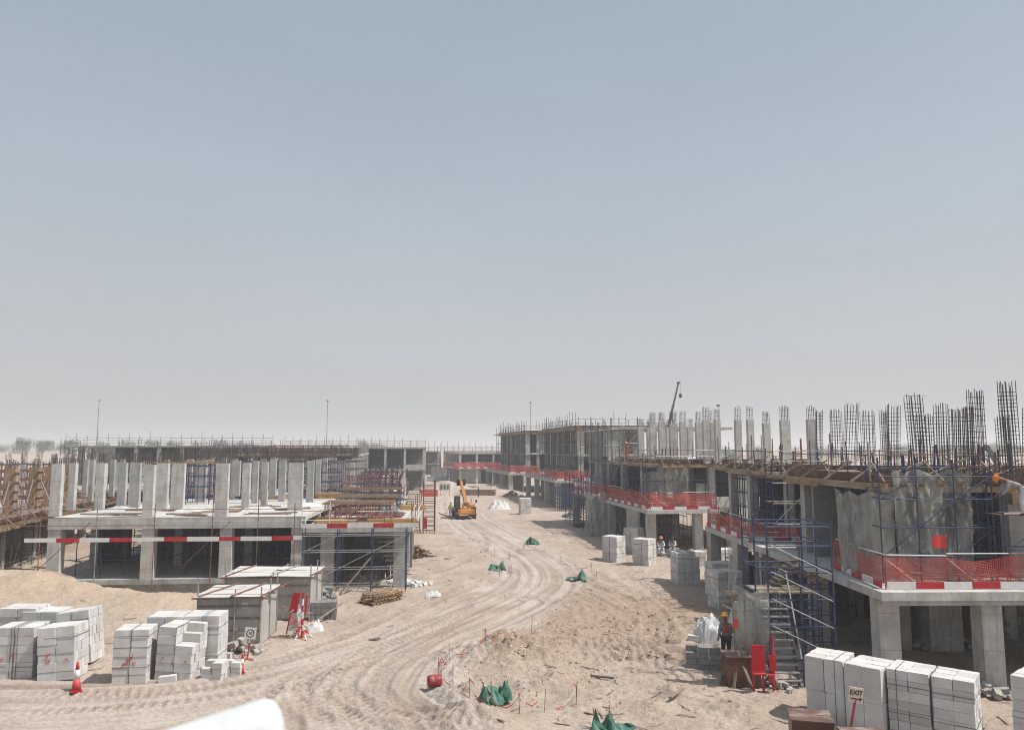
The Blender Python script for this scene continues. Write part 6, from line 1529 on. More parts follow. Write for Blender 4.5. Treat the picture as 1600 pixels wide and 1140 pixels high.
def enclosure(label, c_, yaw, W_, D_, h, seed, right=True):
    t = thing('corrugated_enclosure', label, 'enclosure', c_, yaw, 'corrugated sheet enclosures'); rs = random.Random(seed)
    corrugated(t, (0, 0), (W_, 0), .12, h, pitch=.5, dep=.02); corrugated(t, (W_, 0), (W_, D_), .05, h); corrugated(t, (W_, D_), (0, D_), .05, h); corrugated(t, (0, D_), (0, 0), .05, h)
    for z in (.12, .62, 1.12, 1.6): blk(t, 'rail', -.02, -.075, z - .035, W_ + .02, -.03, z + .035, 'timber_old')
    for x in (0, W_ * .58, W_): rod(t, 'post', (x, -.09, -.1), (x + rs.uniform(-.04, .04), -.09, h + rs.uniform(.25, .75)), .03, 'steel_grey')
    for y in (D_ * .5, D_): rod(t, 'post', (W_ + .06, y, -.1), (W_ + .05, y, h + rs.uniform(.3, .8)), .03, 'steel_grey')
    n = 5
    for k in range(n):
        for i in range(2):
            o = blk(t, 'roof_sheet', -.15 + i * (W_ + .3) / 2 + .01, -.22 + k * (D_ + .4) / n + .01, h + .07 + rs.uniform(0, .04), -.15 + (i + 1) * (W_ + .3) / 2 - .01, -.22 + (k + 1) * (D_ + .4) / n - .01, h + .1 + rs.uniform(0, .04), 'sheet_roof', 0, (rs.uniform(-.03, .03), rs.uniform(-.02, .02)))
    for y in (-.12, D_ * .45, D_ + .1): board(t, 'purlin', (-.25, y, h + .03), (W_ + .3, y, h + .03), .08, .06, 'timber')
    for x in (.1, W_ * .55, W_ + .05): rod(t, 'roof_tube', (x, -.35, h + .16), (x + rs.uniform(.3, .8), D_ + .3, h + .18), .03, random.choice(['steel_grey', 'rust']))
    return t
a = G(302, 1006); e1 = enclosure('near corrugated sheet enclosure with dusty flat roof beside the left block stacks', (a.x + .15, a.y, gz(a.x + 1, a.y + .5)), R(3), 2.55, 2.3, 1.9, 1)
blk(e1, 'notice', 1.75, -.035, 1.5, 2.0, -.022, 1.75, 'plastic_white')
a = P(338, 975); e2 = enclosure('rear corrugated sheet enclosure behind the near one', (a.x + .1, a.y + .6, 0), R(3), 3.95, 2.6, 1.95, 2)
board(e2, 'leaning_board', (4.3, -.5, .05), (5.4, .4, .7), .12, .04, 'timber_old')

# ---------------------------------------------------------------- dark steel bottles by the terrace column
p = G(606, 905)
t = thing('gas_bottles', 'three dark upright gas bottles by the right terrace column', 'gas bottles', p, 0)
for i in range(3): MB().lathe([(.12, 0), (.13, .03), (.13, .95), (.08, 1.08), (.03, 1.12), (.03, 1.2)], 10, (i * .32 - .32, 0, 0)).build('bottle', 'steel_dark', t, True)

# ---------------------------------------------------------------- the wrapped roll on the parapet beneath the camera
t = thing('viewing_parapet', 'concrete parapet below the camera that the white roll lies on', 'parapet', (0, 1.75, 0))
MB().box(-3, -.22, -1, 3, .12, 6.98).build('wall', 'concrete', t)
a = Q(452, 1140, 1.85); b_ = Q(262, 1205, 1.73)
dv = (b_ - a).normalized(); ax = Q(414, 1137, 1.80)
L = 1.6; rr = .063
t = thing('white_roll', 'out of focus white roll end poking into the bottom of the photo', 'roll', ax)
prof = [(.002, .040), (.03, .038), (.052, .028), (.063, .008), (rr, -.02)] + [(rr * (1 + .008 * math.sin(k * 1.9)), -.02 - .06 * k) for k in range(1, 24)] + [(.01, -1.45)]
o = MB().lathe(prof, 32).build('roll', 'roll_white', t, True)
o.rotation_euler = (-dv).to_track_quat('Z', 'Y').to_euler()
# ---------------------------------------------------------------- telehandlers
def wheel(t, x, y, r, w, side):
    b = MB(); prof = [(r * .55, -w / 2), (r * .93, -w / 2), (r, -w * .38), (r, w * .38), (r * .93, w / 2), (r * .55, w / 2)]
    b.lathe(prof, 22, axis='x')
    for k in range(22):
        a = 2 * PI * k / 22
        for s in (-1, 1):
            c_, s_ = math.cos(a + s * .05), math.sin(a + s * .05)
            b.plank((s * w * .02, r * .99 * c_, r * .99 * s_), (s * w * .47, r * .99 * math.cos(a + .12), r * .99 * math.sin(a + .12)), .07, .06, (0, c_, s_))
    o = b.build('wheel', 'tyre', t); o.location = (x, y, r)
    rim = MB().lathe([(r * .2, -w * .3), (r * .56, -w * .42), (r * .56, w * .42), (r * .2, w * .3)], 16, axis='x'); rim.build('rim', 'jcb', o)
    return o
def telehandler(label, c_, yaw, boom=35, ext=1.0, detail=True):
    """rear at -y, boom reaching towards +y, cab on the left"""
    t = thing('telehandler', label, 'telehandler', c_, yaw, 'orange telehandlers and loaders')
    for x in (-.98, .98):
        for y in (-1.45, 1.5): wheel(t, x, y, .62, .46, x)
    MB().prism_x([(-2.25, .72), (-2.35, .95), (-2.3, 1.25), (-1.6, 1.32), (2.2, 1.05), (2.35, .75), (1.9, .55), (-1.9, .55)], -.52, .52).build('chassis', 'jcb', t)
    MB().prism_x([(-2.42, .62), (-2.5, .8), (-2.45, 1.15), (-2.2, 1.2), (-2.2, .6)], -.95, .95).build('counterweight', 'jcb', t)
    # engine pod on the right, cab on the left
    MB().prism_x([(-1.35, .75), (-1.35, 1.62), (-1.2, 1.72), (.75, 1.62), (1.0, 1.4), (1.0, .75)], .54, 1.1).build('engine_hood', 'jcb', t)
    g = MB()
    for k in range(6): g.box(1.101, -1.1 + .18 * k, .95, 1.12, -1.0 + .18 * k, 1.5)
    g.build('grille', 'black', t)
    cab = MB().prism_x([(-.75, .78), (-.85, 1.25), (.95, 1.25), (1.05, .78)], -1.12, -.54).build('cab', 'jcb', t)
    fr = MB()
    for x in (-1.1, -.56):
        fr.bar((x, -.8, 1.2), (x, -.62, 2.45), .045, 4); fr.bar((x, .9, 1.2), (x, .5, 2.45), .045, 4); fr.bar((x, .1, 1.2), (x, .05, 2.45), .04, 4)
    fr.build('cab_frame', 'black', cab)
    MB().prism_x([(-.74, 2.44), (-.7, 2.55), (.5, 2.58), (.62, 2.46)], -1.16, -.52).build('roof', 'black', cab)
    MB().prism_x([(-.78, 1.27), (-.62, 2.42), (.49, 2.42), (.86, 1.27)], -1.08, -.58).build('window', 'cab_glass', cab)
    blk(t, 'seat', -1.0, -.35, 1.2, -.66, -.2, 1.9, 'black')
    # boom
    a = R(boom); p0 = Vector((0.02, -1.75, 1.85)); d = Vector((0, math.cos(a), math.sin(a)))
    u = Vector((0, -math.sin(a), math.cos(a)))
    def sect(s0, s1, w, h, nm, off=0):
        m = MB(); q0 = p0 + d * s0 + u * off; q1 = p0 + d * s1 + u * off
        vs = [q + Vector((sx * w, 0, 0)) + u * sz * h for q in (q0, q1) for sx, sz in ((-1, -1), (1, -1), (1, 1), (-1, 1))]
        m.add(vs, [(0, 1, 2, 3), (7, 6, 5, 4), (0, 4, 5, 1), (1, 5, 6, 2), (2, 6, 7, 3), (3, 7, 4, 0)]); return m.build(nm, 'boom_dirty', t)
    sect(-.3, 3.6, .19, .24, 'boom'); sect(3.5, 3.6 + 1.8 * ext, .15, .19, 'inner_boom'); tip = p0 + d * (3.6 + 1.8 * ext)
    MB().prism_x([(-2.0, 1.3), (-2.05, 2.0), (-1.6, 2.05), (-1.2, 1.32)], -.35, -.2).build('boom_bracket', 'jcb', t)
    MB().prism_x([(-2.0, 1.3), (-2.05, 2.0), (-1.6, 2.05), (-1.2, 1.32)], .22, .36).build('boom_bracket', 'jcb', t)
    rod(t, 'lift_cylinder', (0.0, .4, 1.1), p0 + d * 2.2 - u * .2, .07, 'steel_grey')
    # carriage and forks
    m = MB(); m.box(-.55, -.06, -.25, .55, .06, .5); o = m.build('fork_carriage', 'black', t); o.location = tip + Vector((0, .15, -.15))
    for x in (-.4, .4): blk(o, 'fork', x - .06, .06, -.25, x + .06, 1.2, -.19, 'steel_dark')
    MB().box(-.13, -.1, -.35, .13, .2, .35).build('quick_hitch', 'jcb', t).location = tip
    for x in (-.8, .8):
        blk(t, 'tail_light', x - .12, -2.53, 1.0, x + .12, -2.5, 1.1, 'red_paint'); blk(t, 'fender', x * 1.2 - .26, -2.15, 1.3, x * 1.2 + .26, -.75, 1.36, 'black')
    rod(t, 'exhaust', (.85, .3, 1.6), (.85, .3, 2.2), .05, 'black'); rod(t, 'mirror_arm', (1.05, -1.0, 1.6), (1.3, -.9, 1.95), .02, 'black'); blk(t, 'mirror', 1.22, -.95, 1.85, 1.42, -.9, 2.2, 'black')
    MB().lathe([(.07, 0), (.07, .12), (.03, .16)], 8, (-.85, -.2, 2.57)).build('beacon', 'jcb', t)
    return t
p = G(723, 812)
telehandler('orange telehandler driving away along the dirt road, boom raised', (p.x, p.y + 2.3, p.z), R(10), 22, 1.2)
p = P(680, 738); telehandler('far orange telehandler parked side on at the end of the street', (p.x, 200, gz(p.x, 200)), R(-88), 6, .4)
p = P(645, 737); telehandler('far orange loader parked left of the side on telehandler', (p.x - .4, 198, gz(p.x, 198)), R(-98), 14, .3)

# ---------------------------------------------------------------- people
def skin_body(name, J, bones, parent, mat, sub=1, pelvis='pelvis'):
    names = list(J); me = bpy.data.meshes.new(name)
    me.from_pydata([J[n][0] for n in names], [(names.index(a), names.index(b_)) for a, b_ in bones], [])
    me.materials.append(MATS[mat])
    o = bpy.data.objects.new(name, me); link(o, parent)
    md = o.modifiers.new('skin', 'SKIN'); md.use_smooth_shade = True
    if not me.skin_vertices: me.attributes.new('x', 'FLOAT', 'POINT')
    sv = me.skin_vertices[0].data
    for i, n in enumerate(names):
        r = J[n][1]; sv[i].radius = (r, r) if isinstance(r, (int, float)) else r
        sv[i].use_root = (n == pelvis) or (pelvis not in names and i == 0)
    s = o.modifiers.new('sub', 'SUBSURF'); s.levels = sub; s.render_levels = sub
    return o
def skin_layer(me): pass
def person(label, c_, yaw, pose='stand', shirt='cloth_grey', trousers='cloth_dark', vest=None, helmet='helmet_yellow', group='site workers', scale=1.0):
    t = thing('person', label, 'person', c_, yaw, group); t.scale = (scale,) * 3
    # the figure faces +y
    if pose == 'sit':
        hz, ky = .45, .45
        hipL, hipR = Vector((-.1, 0, hz)), Vector((.1, 0, hz)); kL, kR = Vector((-.16, .42, hz + .06)), Vector((.16, .40, hz + .02)); fL, fR = Vector((-.15, .48, .06)), Vector((.17, .44, .06))
        ch = Vector((0, .08, hz + .48)); nk = Vector((0, .14, hz + .60)); hd = Vector((0, .18, hz + .74)); sL, sR = Vector((-.19, .09, hz + .50)), Vector((.19, .09, hz + .50))
        eL, eR = Vector((-.26, .25, hz + .27)), Vector((.26, .25, hz + .26)); wL, wR = Vector((-.12, .42, hz + .2)), Vector((.12, .42, hz + .18)); pv = Vector((0, 0, hz + .04))
    elif pose == 'bend':
        hz = .88
        hipL, hipR = Vector((-.1, -.12, hz)), Vector((.1, -.12, hz)); kL, kR = Vector((-.13, -.02, .48)), Vector((.13, -.1, .47)); fL, fR = Vector((-.14, -.08, .06)), Vector((.15, -.25, .06))
        ch = Vector((0, .32, hz + .25)); nk = Vector((0, .44, hz + .31)); hd = Vector((0, .57, hz + .34)); sL, sR = Vector((-.19, .34, hz + .22)), Vector((.19, .34, hz + .22))
        eL, eR = Vector((-.24, .45, hz - .04)), Vector((.24, .46, hz - .02)); wL, wR = Vector((-.16, .6, hz - .2)), Vector((.14, .62, hz - .18)); pv = Vector((0, -.1, hz + .06))
    else:
        hz = .90
        hipL, hipR = Vector((-.1, 0, hz)), Vector((.1, 0, hz)); kL, kR = Vector((-.11, .02, .48)), Vector((.12, .05, .48)); fL, fR = Vector((-.12, -.03, .06)), Vector((.14, .03, .06))
        ch = Vector((0, .02, hz + .46)); nk = Vector((0, .03, hz + .57)); hd = Vector((.0, .06, hz + .71)); sL, sR = Vector((-.19, .02, hz + .47)), Vector((.19, .02, hz + .47))
        eL, eR = Vector((-.25, -.02, hz + .2)), Vector((.26, .03, hz + .2)); wL, wR = Vector((-.22, .14, hz - .0)), Vector((.2, .22, hz + .08)); pv = Vector((0, 0, hz + .05))
    md = lambda a, b_, k: a.lerp(b_, k)
    J = {'pelvis': (pv, (.14, .1)), 'belly': (md(pv, ch, .45), (.135, .1)), 'chest': (ch, (.15, .11)), 'neck': (nk, .055), 'head': (hd, (.085, .1)), 'crown': (hd + (hd - nk).normalized() * .1, (.065, .08)),
         'sl': (sL, .058), 'sr': (sR, .058), 'el': (eL, .042), 'er': (eR, .042), 'wl': (wL, .03), 'wr': (wR, .03), 'hl': (wL + (wL - eL).normalized() * .09, .032), 'hr': (wR + (wR - eR).normalized() * .09, .032),
         'ql': (hipL, .095), 'qr': (hipR, .095), 'kl': (kL, .062), 'kr': (kR, .062), 'fl': (fL, .045), 'fr': (fR, .045), 'tl': (fL + Vector((0, .15, -.03)), .036), 'tr': (fR + Vector((0, .15, -.03)), .036)}
    B = [('pelvis', 'belly'), ('belly', 'chest'), ('chest', 'neck'), ('neck', 'head'), ('head', 'crown'), ('chest', 'sl'), ('chest', 'sr'), ('sl', 'el'), ('sr', 'er'), ('el', 'wl'), ('er', 'wr'), ('wl', 'hl'), ('wr', 'hr'),
         ('pelvis', 'ql'), ('pelvis', 'qr'), ('ql', 'kl'), ('qr', 'kr'), ('kl', 'fl'), ('kr', 'fr'), ('fl', 'tl'), ('fr', 'tr')]
    skin_body('body', J, B, t, 'skin')
    def grow(keys, bones, k, mat, nm, root='pelvis'):
        jj = {}
        for a in keys:
            v, r = J[a]; jj[a] = (v, tuple(x + k for x in r) if isinstance(r, tuple) else r + k)
        return skin_body(nm, jj, bones, t, mat, pelvis=root)
    mid = {'ml': (md(eL, wL, .8), .036), 'mr': (md(eR, wR, .8), .036)}; J.update(mid)
    grow(['pelvis', 'belly', 'chest', 'sl', 'sr', 'el', 'er', 'ml', 'mr'], [('pelvis', 'belly'), ('belly', 'chest'), ('chest', 'sl'), ('chest', 'sr'), ('sl', 'el'), ('sr', 'er'), ('el', 'ml'), ('er', 'mr')], .022, shirt, 'shirt')
    grow(['pelvis', 'ql', 'qr', 'kl', 'kr', 'fl', 'fr'], [('pelvis', 'ql'), ('pelvis', 'qr'), ('ql', 'kl'), ('qr', 'kr'), ('kl', 'fl'), ('kr', 'fr')], .02, trousers, 'trousers')
    for s, f in (('l', fL), ('r', fR)):
        J['a' + s] = (f + Vector((0, -.02, .06)), .05); J['b' + s] = (f + Vector((0, .0, -.02)), .05); J['c' + s] = (f + Vector((0, .16, -.035)), .042)
        grow(['a' + s, 'b' + s, 'c' + s], [('a' + s, 'b' + s), ('b' + s, 'c' + s)], .0, 'black', 'boot', 'a' + s)
    if vest:
        J['v0'] = (md(pv, ch, .2), (.14, .11)); J['v1'] = (md(pv, ch, .6), (.145, .115)); J['v2'] = (md(pv, ch, 1.05), (.155, .115))
        grow(['v0', 'v1', 'v2'], [('v0', 'v1'), ('v1', 'v2')], .034, vest, 'vest', 'v0')
        J['w0'] = (md(pv, ch, .42), (.147, .118)); J['w1'] = (md(pv, ch, .52), (.147, .118))
        grow(['w0', 'w1'], [('w0', 'w1')], .04, 'white_paint', 'reflective_band', 'w0')
    up = (hd - nk).normalized()
    h = MB().lathe([(.165, 0), (.165, .012), (.128, .018), (.125, .05), (.105, .1), (.07, .135), (.02, .152)], 18)
    h.plank((0, .1, .006), (0, .2, -.004), .2, .012)
    o = h.build('helmet', helmet, t, True); o.location = hd + up * .055; o.rotation_euler = up.to_track_quat('Z', 'Y').to_euler()
    # face
    fwd = Vector((0, 1, 0)) if pose != 'bend' else Vector((0, .5, -.85)).normalized()
    for nm, off, r, mt in (('eye', Vector((-.034, 0, 0)), .011, 'black'), ('eye', Vector((.034, 0, 0)), .011, 'black'), ('nose', Vector((0, 0, -.025)), .017, 'skin'), ('mouth', Vector((0, 0, -.065)), .012, 'cloth_red')):
        m = MB().lathe([(r * .5, -r), (r, 0), (r * .5, r)], 6); q = m.build(nm, mt, t, True); q.location = hd + fwd * .088 + off
    # hands: five fingers each
    for s, (w_, e_) in (('l', (wL, eL)), ('r', (wR, eR))):
        d = (w_ - e_).normalized(); sd = d.cross(Vector((0, 0, 1))).normalized() if abs(d.z) < .95 else Vector((1, 0, 0)); m = MB()
        for k, l in enumerate((.06, .075, .08, .072)):
            a = w_ + d * .10 + sd * (-.027 + .018 * k); b_ = a + d * l * .6; c2 = b_ + d * l * .4 + Vector((0, 0, -.02))
            m.bar(a, b_, .009, 5); m.bar(b_, c2, .008, 5, .006)
        m.bar(w_ + d * .05 - sd * .02, w_ + d * .09 - sd * .055, .011, 5, .008)
        m.build('fingers', 'skin', t)
    return t
p = G(1138, 1038); person('worker in a yellow helmet and red vest standing behind the brown box', (p.x, p.y + .2, p.z), R(8), 'stand', 'cloth_grey', 'cloth_dark', 'cloth_red', 'helmet_yellow', scale=1.02)
p = Q(1590, 745, 26.2); person('worker in an orange helmet bending over the nearest roof formwork', (p.x, 26.2, 5.73), R(75), 'bend', 'cloth_grey', 'cloth_pale', None, 'helmet_orange')
p = G(1039, 866); person('worker in pale clothes sitting under the third right deck, left of two', (p.x - .3, 58.5, gz(p.x, 58.5)), R(175), 'sit', 'cloth_pale', 'cloth_pale', None, 'helmet_orange')
person('worker in pale clothes sitting under the third right deck, right of two', (p.x + .7, 58.9, gz(p.x, 58.9)), R(160), 'sit', 'cloth_pale', 'cloth_grey', None, 'cloth_dark')
for k, x in enumerate((-.3, .7)):
    t = blk(None, 'seat_block', -.25, -.2, 0, .25, .2, .43, 'block_white'); t.location = (p.x + x, 58.55 + .4 * k, gz(p.x + x, 58.5) + .2); tag(t, 'white block serving as a seat for the %s sitting worker' % ('left', 'right')[k], 'block')
p = L2W(R4, 2.6, 1.0, 6.8); person('worker in orange standing on the roof edge of the fourth right house', p, R(150), 'stand', 'cloth_orange', 'cloth_orange', None, 'helmet_orange')
p = G(702, 812); person('worker in a lime vest walking left of the telehandler', (p.x, p.y + 2.2, p.z), R(0), 'stand', 'cloth_lime', 'cloth_grey', 'cloth_lime', 'helmet_yellow', scale=1.05)
p = P(741, 752); person('worker in dark clothes far down the street before the farther frame', (1.5 - 7, 126, gz(-5.5, 126)), R(90), 'stand', 'cloth_dark', 'cloth_dark', None, 'helmet_yellow')

# ---------------------------------------------------------------- far signs, cabins, barriers
p = P(732, 748); t = thing('far_sign', 'white board with dark figures far down the street', 'sign', (p.x, 130, gz(p.x, 130)))
blk(t, 'board', -1.0, -.05, .9, 1.0, .05, 2.1, 'white_paint')
for x in (-.8, .8): rod(t, 'post', (x, .1, 0), (x, .1, 1.4), .05, 'steel_grey')
for k in range(3): blk(t, 'figure', -.75 + .55 * k, -.07, 1.1, -.45 + .55 * k, -.052, 1.8, 'steel_dark')
for k, (px, py, w, h, mat, d, lab) in enumerate(((684, 745, 5, 1.6, 'steel_grey', 185, 'grey concrete barrier row beside the far loaders'), (700, 733, 9, 3.0, 'block_grey', 206, 'grey stack of site hoarding before the closing frames'), (735, 742, 5, 3.0, 'wrap', 175, 'pale site hoarding panel near the farther frame'), (672, 767, 3, 1.3, 'tape_red', 128, 'red plastic barrier by the sand heap'))):
    p = P(px, py); x = (px - 800) / F * d
    t = thing('site_hoarding' if k else 'concrete_barrier', lab, 'barrier', (x, d, gz(x, d)))
    n = max(2, int(w / 1.2))
    for i in range(n):
        if k in (0, 3): MB().prism_x([(-.3, 0), (.3, 0), (.12, h * .5), (.1, h * .75), (-.1, h * .75), (-.12, h * .5)], -w / 2 + i * w / n + .02, -w / 2 + (i + 1) * w / n - .02).build('barrier_segment', mat, t)
        else: blk(t, 'panel', -w / 2 + i * w / n + .02, -.06, 0, -w / 2 + (i + 1) * w / n - .02, .06, h + rnd(-.1, .1), mat)

# ---------------------------------------------------------------- masts, crane, excavator
for px, top, d, lab in ((155, 625, 260, 'tall thin lamp mast on the far left'), (512, 625, 240, 'tall thin lamp mast behind the left row'), (829, 628, 250, 'thin mast behind the tall three storey frame'), (1122, 632, 120, 'thin pole with cross arm among the right roof columns')):
    q = Q(px, top, d); z0 = gz(q.x, d)
    t = thing('lamp_mast', lab, 'mast', (q.x, d, z0)); H = q.z - z0
    MB().bar((0, 0, 0), (0, 0, H), .11 * d / 250, 8, .07 * d / 250).build('pole', 'steel_dark', t)
    blk(t, 'lamp_head', -.5 * d / 250, -.15, H - .25, .5 * d / 250, .15, H, 'steel_dark')
d = 165; a = Q(1052, 662, d); b_ = Q(1060, 598, d)
t = thing('mobile_crane', 'mobile crane with a dark raised boom far behind the right houses', 'crane', (a.x - 3, d, 0))
MB().box(-4, -1.3, .9, 5, 1.3, 1.9).build('chassis', 'jcb', t)
for x in (-3, -1.5, 1.5, 3.2):
    for y in (-1.1, 1.1): MB().lathe([(.3, -.25), (.62, -.25), (.62, .25), (.3, .25)], 14, (x, 0, .62), 'y').build('wheel', 'tyre', t).location = (0, y, 0)
MB().prism_x([(-1.2, 1.9), (-1.2, 3.3), (1.0, 3.4), (1.2, 1.9)], -2.5, .5).build('upper_body', 'jcb', t)
piv = Vector((-.5, 0, 3.2)); tipb = Vector((b_.x - a.x + 3, 0, b_.z)); dv = tipb - piv
MB().bar(piv, piv + dv * .45, .55, 4, .5).build('boom_section', 'steel_dark', t); MB().bar(piv + dv * .44, piv + dv * .75, .36, 4, .33).build('boom_section', 'steel_dark', t); MB().bar(piv + dv * .74, tipb, .26, 4, .22).build('boom_section', 'steel_dark', t)
MB().box(-.3, -.25, -.2, .4, .25, .25).build('boom_head', 'steel_dark', t).location = tipb
rod(t, 'hoist_rope', tipb + Vector((.38, 0, 0)), tipb + Vector((.38, 0, -2.6)), .03, 'black'); MB().lathe([(.1, -.5), (.35, -.3), (.35, .3), (.1, .5)], 8).build('hook_block', 'black', t).location = tipb + Vector((.38, 0, -2.8))
d = 95; a = Q(1541, 700, d)
t = thing('excavator', 'dark excavator arm raised far behind the nearest rebar cages', 'excavator', (a.x + 5, d, 0), 0)
MB().box(-1.6, -1.3, .9, 1.6, 1.3, 2.2).build('house', 'jcb', t); MB().box(-1.9, -1.6, 0, 1.9, -1, .85).box(-1.9, 1, 0, 1.9, 1.6, .85).build('tracks', 'tyre', t)
MB().box(-1.0, .1, 2.2, .5, 1.2, 3.3).build('cab', 'cab_glass', t)
el = Q(1541, 696, d); el = Vector((el.x - a.x - 5, 0, el.z))
MB().bar((-1.4, 0, 2.0), el, .45, 4, .32).build('boom', 'steel_dark', t); MB().bar(el, el + Vector((-1.2, 0, -1.4)), .35, 4, .25).build('arm', 'steel_dark', t)
MB().prism_x([(-.5, 0), (.5, 0), (.3, -.9), (-.4, -.7)], -.5, .5).build('bucket', 'steel_dark', t).location = el + Vector((-1.3, 0, -1.4))

# ---------------------------------------------------------------- desert trees
def tree(label, x, y, h, w, seed, mat='leaf', n=1500, group='trees on the far sand ridge'):
    rs = random.Random(seed); z = gz(x, y)
    t = thing('desert_tree', label, 'tree', (x, y, z), 0, group)
    tr = MB(); tr.bar((0, 0, -.3), (.1, 0, h * .35), h * .035, 6, h * .025)
    tips = []
    for k in range(7):
        a = rs.uniform(0, 2 * PI); q = Vector((math.cos(a) * w * rs.uniform(.15, .34), math.sin(a) * w * rs.uniform(.15, .34), h * rs.uniform(.5, .85)))
        tr.bar((.1, 0, h * .3), q, h * .022, 5, h * .008); tips.append(q)
    tr.build('trunk', 'bark', t)
    cr = MB()
    clumps = [(q + Vector((rs.uniform(-.1, .1) * w, rs.uniform(-.1, .1) * w, 0)), rs.uniform(.14, .24) * w) for q in tips] + [(Vector((math.cos(a_) * w * .33 * rs.uniform(.4, 1.1), math.sin(a_) * w * .33 * rs.uniform(.4, 1.1), h * rs.uniform(.08, .75))), rs.uniform(.14, .24) * w) for a_ in [rs.uniform(0, 6.28) for _ in range(16)]]
    per = n // len(clumps)
    for c_, r in clumps:
        for _ in range(per):
            v = Vector((rs.gauss(0, 1), rs.gauss(0, 1), rs.gauss(0, .8))).normalized() * r * rs.random() ** .4
            p_ = c_ + v
            if p_.z < .02 * h: continue
            s = h * rs.uniform(.018, .04); e1_ = Vector((rs.uniform(-1, 1), rs.uniform(-1, 1), rs.uniform(-1, 1))).normalized() * s; e2_ = Vector((rs.uniform(-1, 1), rs.uniform(-1, 1), rs.uniform(-1, 1))).normalized() * s
            cr.add([p_ - e1_, p_ + e2_, p_ + e1_, p_ - e2_], [(0, 1, 2, 3)])
    cr.build('crown', mat, t)
TREES = [(40, 360, 9.6, 10.5), (73, 365, 8.4, 9), (112, 355, 9.6, 9.5), (10, 380, 5, 11), (135, 372, 5.5, 9), (92, 395, 5, 12), (165, 400, 7, 10), (205, 395, 8, 11), (240, 390, 9, 11), (275, 400, 8, 11), (312, 396, 7, 11), (350, 405, 9, 11), (385, 410, 8, 12), (590, 395, 8.5, 12), (575, 420, 6, 12),
         (1100, 330, 8, 8), (1135, 340, 9, 9), (1188, 345, 9.5, 9), (1235, 360, 7, 14), (1290, 350, 8.5, 14), (1345, 345, 7, 12), (1392, 350, 8.5, 14), (1410, 345, 8, 9), (1470, 352, 8, 13), (1512, 348, 9, 10), (1560, 340, 9, 13), (1590, 345, 7, 10)]
cnt = {}
for i, (px, d, h, w) in enumerate(sorted(TREES)):
    h *= .66 if px > 130 else .74
    x = (px - 800) / F * d
    side = 'on the far left sand ridge' if px < 500 else ('in the gap at the end of the street' if px < 700 else 'showing above the right house roofs')
    k = cnt.get(side, 0); cnt[side] = k + 1
    tree('bushy desert tree, %s from the left %s' % ((ORD + ['thirteenth', 'fourteenth', 'fifteenth'])[k], side), x, d, h, w, 100 + i, 'leaf' if i % 3 else 'leaf_dark', 2600)

# ---------------------------------------------------------------- small debris all over the sand
def scatter():
    rs = np.random.RandomState(5); m = MB(); m2 = MB()
    n = 0
    while n < 2600:
        u = rs.uniform(-.72, .72); y = 17 + 70 * rs.rand() ** 1.7; x = u * y
        if rs.rand() < .5 and abs(x) > 8: continue
        pts.append((x, y)); n += 1
pts = []
scatter()
def debris():
    xs = np.array([p_[0] for p_ in pts]); ys_ = np.array([p_[1] for p_ in pts]); h, road, *_ = height(xs, ys_)
    ms, mt = MB(), MB()
    for x, y, z, r in zip(xs, ys_, h, road):
        if r > .5 and rnd(0, 1) < .85: continue
        s = rnd(.02, .075) * (1 if rnd(0, 1) < .95 else 1.6)
        if rnd(0, 1) < .8:
            vs = [(x + s * rnd(.6, 1.2) * a, y + s * rnd(.6, 1.2) * b_, z + s * c_ * rnd(.3, .6)) for a, b_, c_ in ((1, 0, 0), (0, 1, 0), (-1, 0, 0), (0, -1, 0), (0, 0, 1.3), (.3, .3, -1))]
            ms.add(vs, [(0, 1, 4), (1, 2, 4), (2, 3, 4), (3, 0, 4), (1, 0, 5), (2, 1, 5), (3, 2, 5), (0, 3, 5)])
        else:
            a = rnd(0, PI); l = rnd(.1, .4)
            mt.plank((x - l * math.cos(a), y - l * math.sin(a), z + .02), (x + l * math.cos(a), y + l * math.sin(a), z + rnd(.02, .07)), rnd(.02, .06), .02)
    tag(ms.build('scattered_stones', 'stone'), 'small pale stones scattered over the sand', 'stones', kind='stuff')
    tag(mt.build('scattered_splinters', 'timber_old'), 'splinters of wood scattered over the sand', 'debris', kind='stuff')
debris()
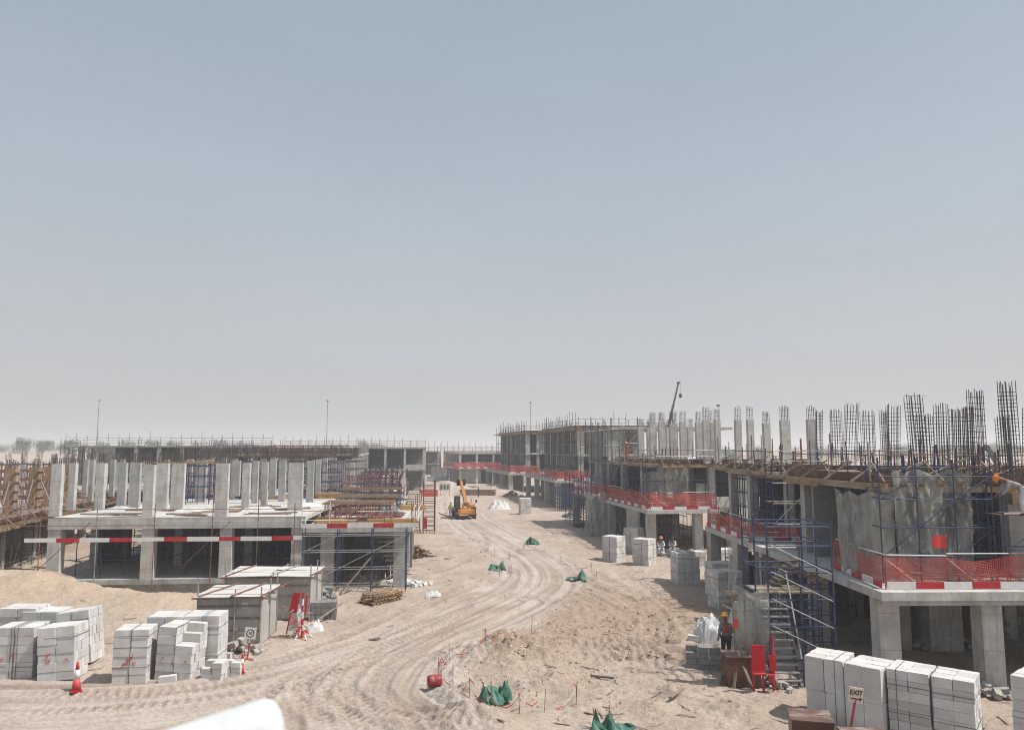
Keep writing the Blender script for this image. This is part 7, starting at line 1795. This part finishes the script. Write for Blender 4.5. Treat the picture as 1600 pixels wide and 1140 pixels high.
def clods():
    c1 = P(985, 985); c2 = P(830, 1050); rs = random.Random(77); xy = []
    for _ in range(3600):
        k = rs.random()
        if k < .45: xy.append((c1.x + rs.gauss(0, 3.6), c1.y + rs.gauss(0, 4.2), .07))
        elif k < .8: xy.append((c2.x + rs.gauss(0, 2.2), c2.y + rs.gauss(0, 1.8), .06))
        else:
            p_ = ROADS[rs.randint(0, 1)][0]; q = p_[rs.randint(0, len(p_) - 1)]; a = rs.uniform(0, 6.28); d_ = rs.uniform(2.4, 4.2)
            xy.append((q[0] + d_ * math.cos(a), q[1] + d_ * math.sin(a), .045))
    xs = np.array([a[0] for a in xy]); ys_ = np.array([a[1] for a in xy]); h, road, *_ = height(xs, ys_); m = MB()
    for (x, y, s0), z, r in zip(xy, h, road):
        if r > .55 or y < 14 or rs.random() > .25 + 2.2 * max(0, math.sin(x * 1.3 + 2 * math.sin(y * .7)) * math.sin(y * 1.1 + math.sin(x))): continue
        s = s0 * rs.uniform(.3, 1.5)
        vs = [(x + s * rs.uniform(.5, 1.3) * a, y + s * rs.uniform(.5, 1.3) * b_, z + s * c_ * rs.uniform(.4, .9)) for a, b_, c_ in ((1, 0, 0), (.2, 1, .1), (-1, 0, 0), (0, -1, .1), (0, 0, 1.0), (.3, .3, -1))]
        m.add(vs, [(0, 1, 4), (1, 2, 4), (2, 3, 4), (3, 0, 4), (1, 0, 5), (2, 1, 5), (3, 2, 5), (0, 3, 5)])
    tag(m.build('scattered_clods', 'clod'), 'brown clods of turned up earth round the pit', 'clods', kind='stuff')
clods()

# ---------------------------------------------------------------- the dusty air
def haze():
    m = bpy.data.materials.new('haze_air'); m.use_nodes = True; t = m.node_tree; t.nodes.clear()
    o = N(t, 'ShaderNodeOutputMaterial'); v = N(t, 'ShaderNodeVolumePrincipled')
    v.inputs['Color'].default_value = (.79, .815, .85, 1); v.inputs['Density'].default_value = HAZE; v.inputs['Anisotropy'].default_value = .15
    t.links.new(v.outputs[0], o.inputs['Volume'])
    MATS['haze_air'] = m
    b = MB().box(-23000, -900, -4.5, 23000, 4200, 34)
    tag(b.build('haze', 'haze_air'), kind='stuff')
HAZE = 0.0010
haze()
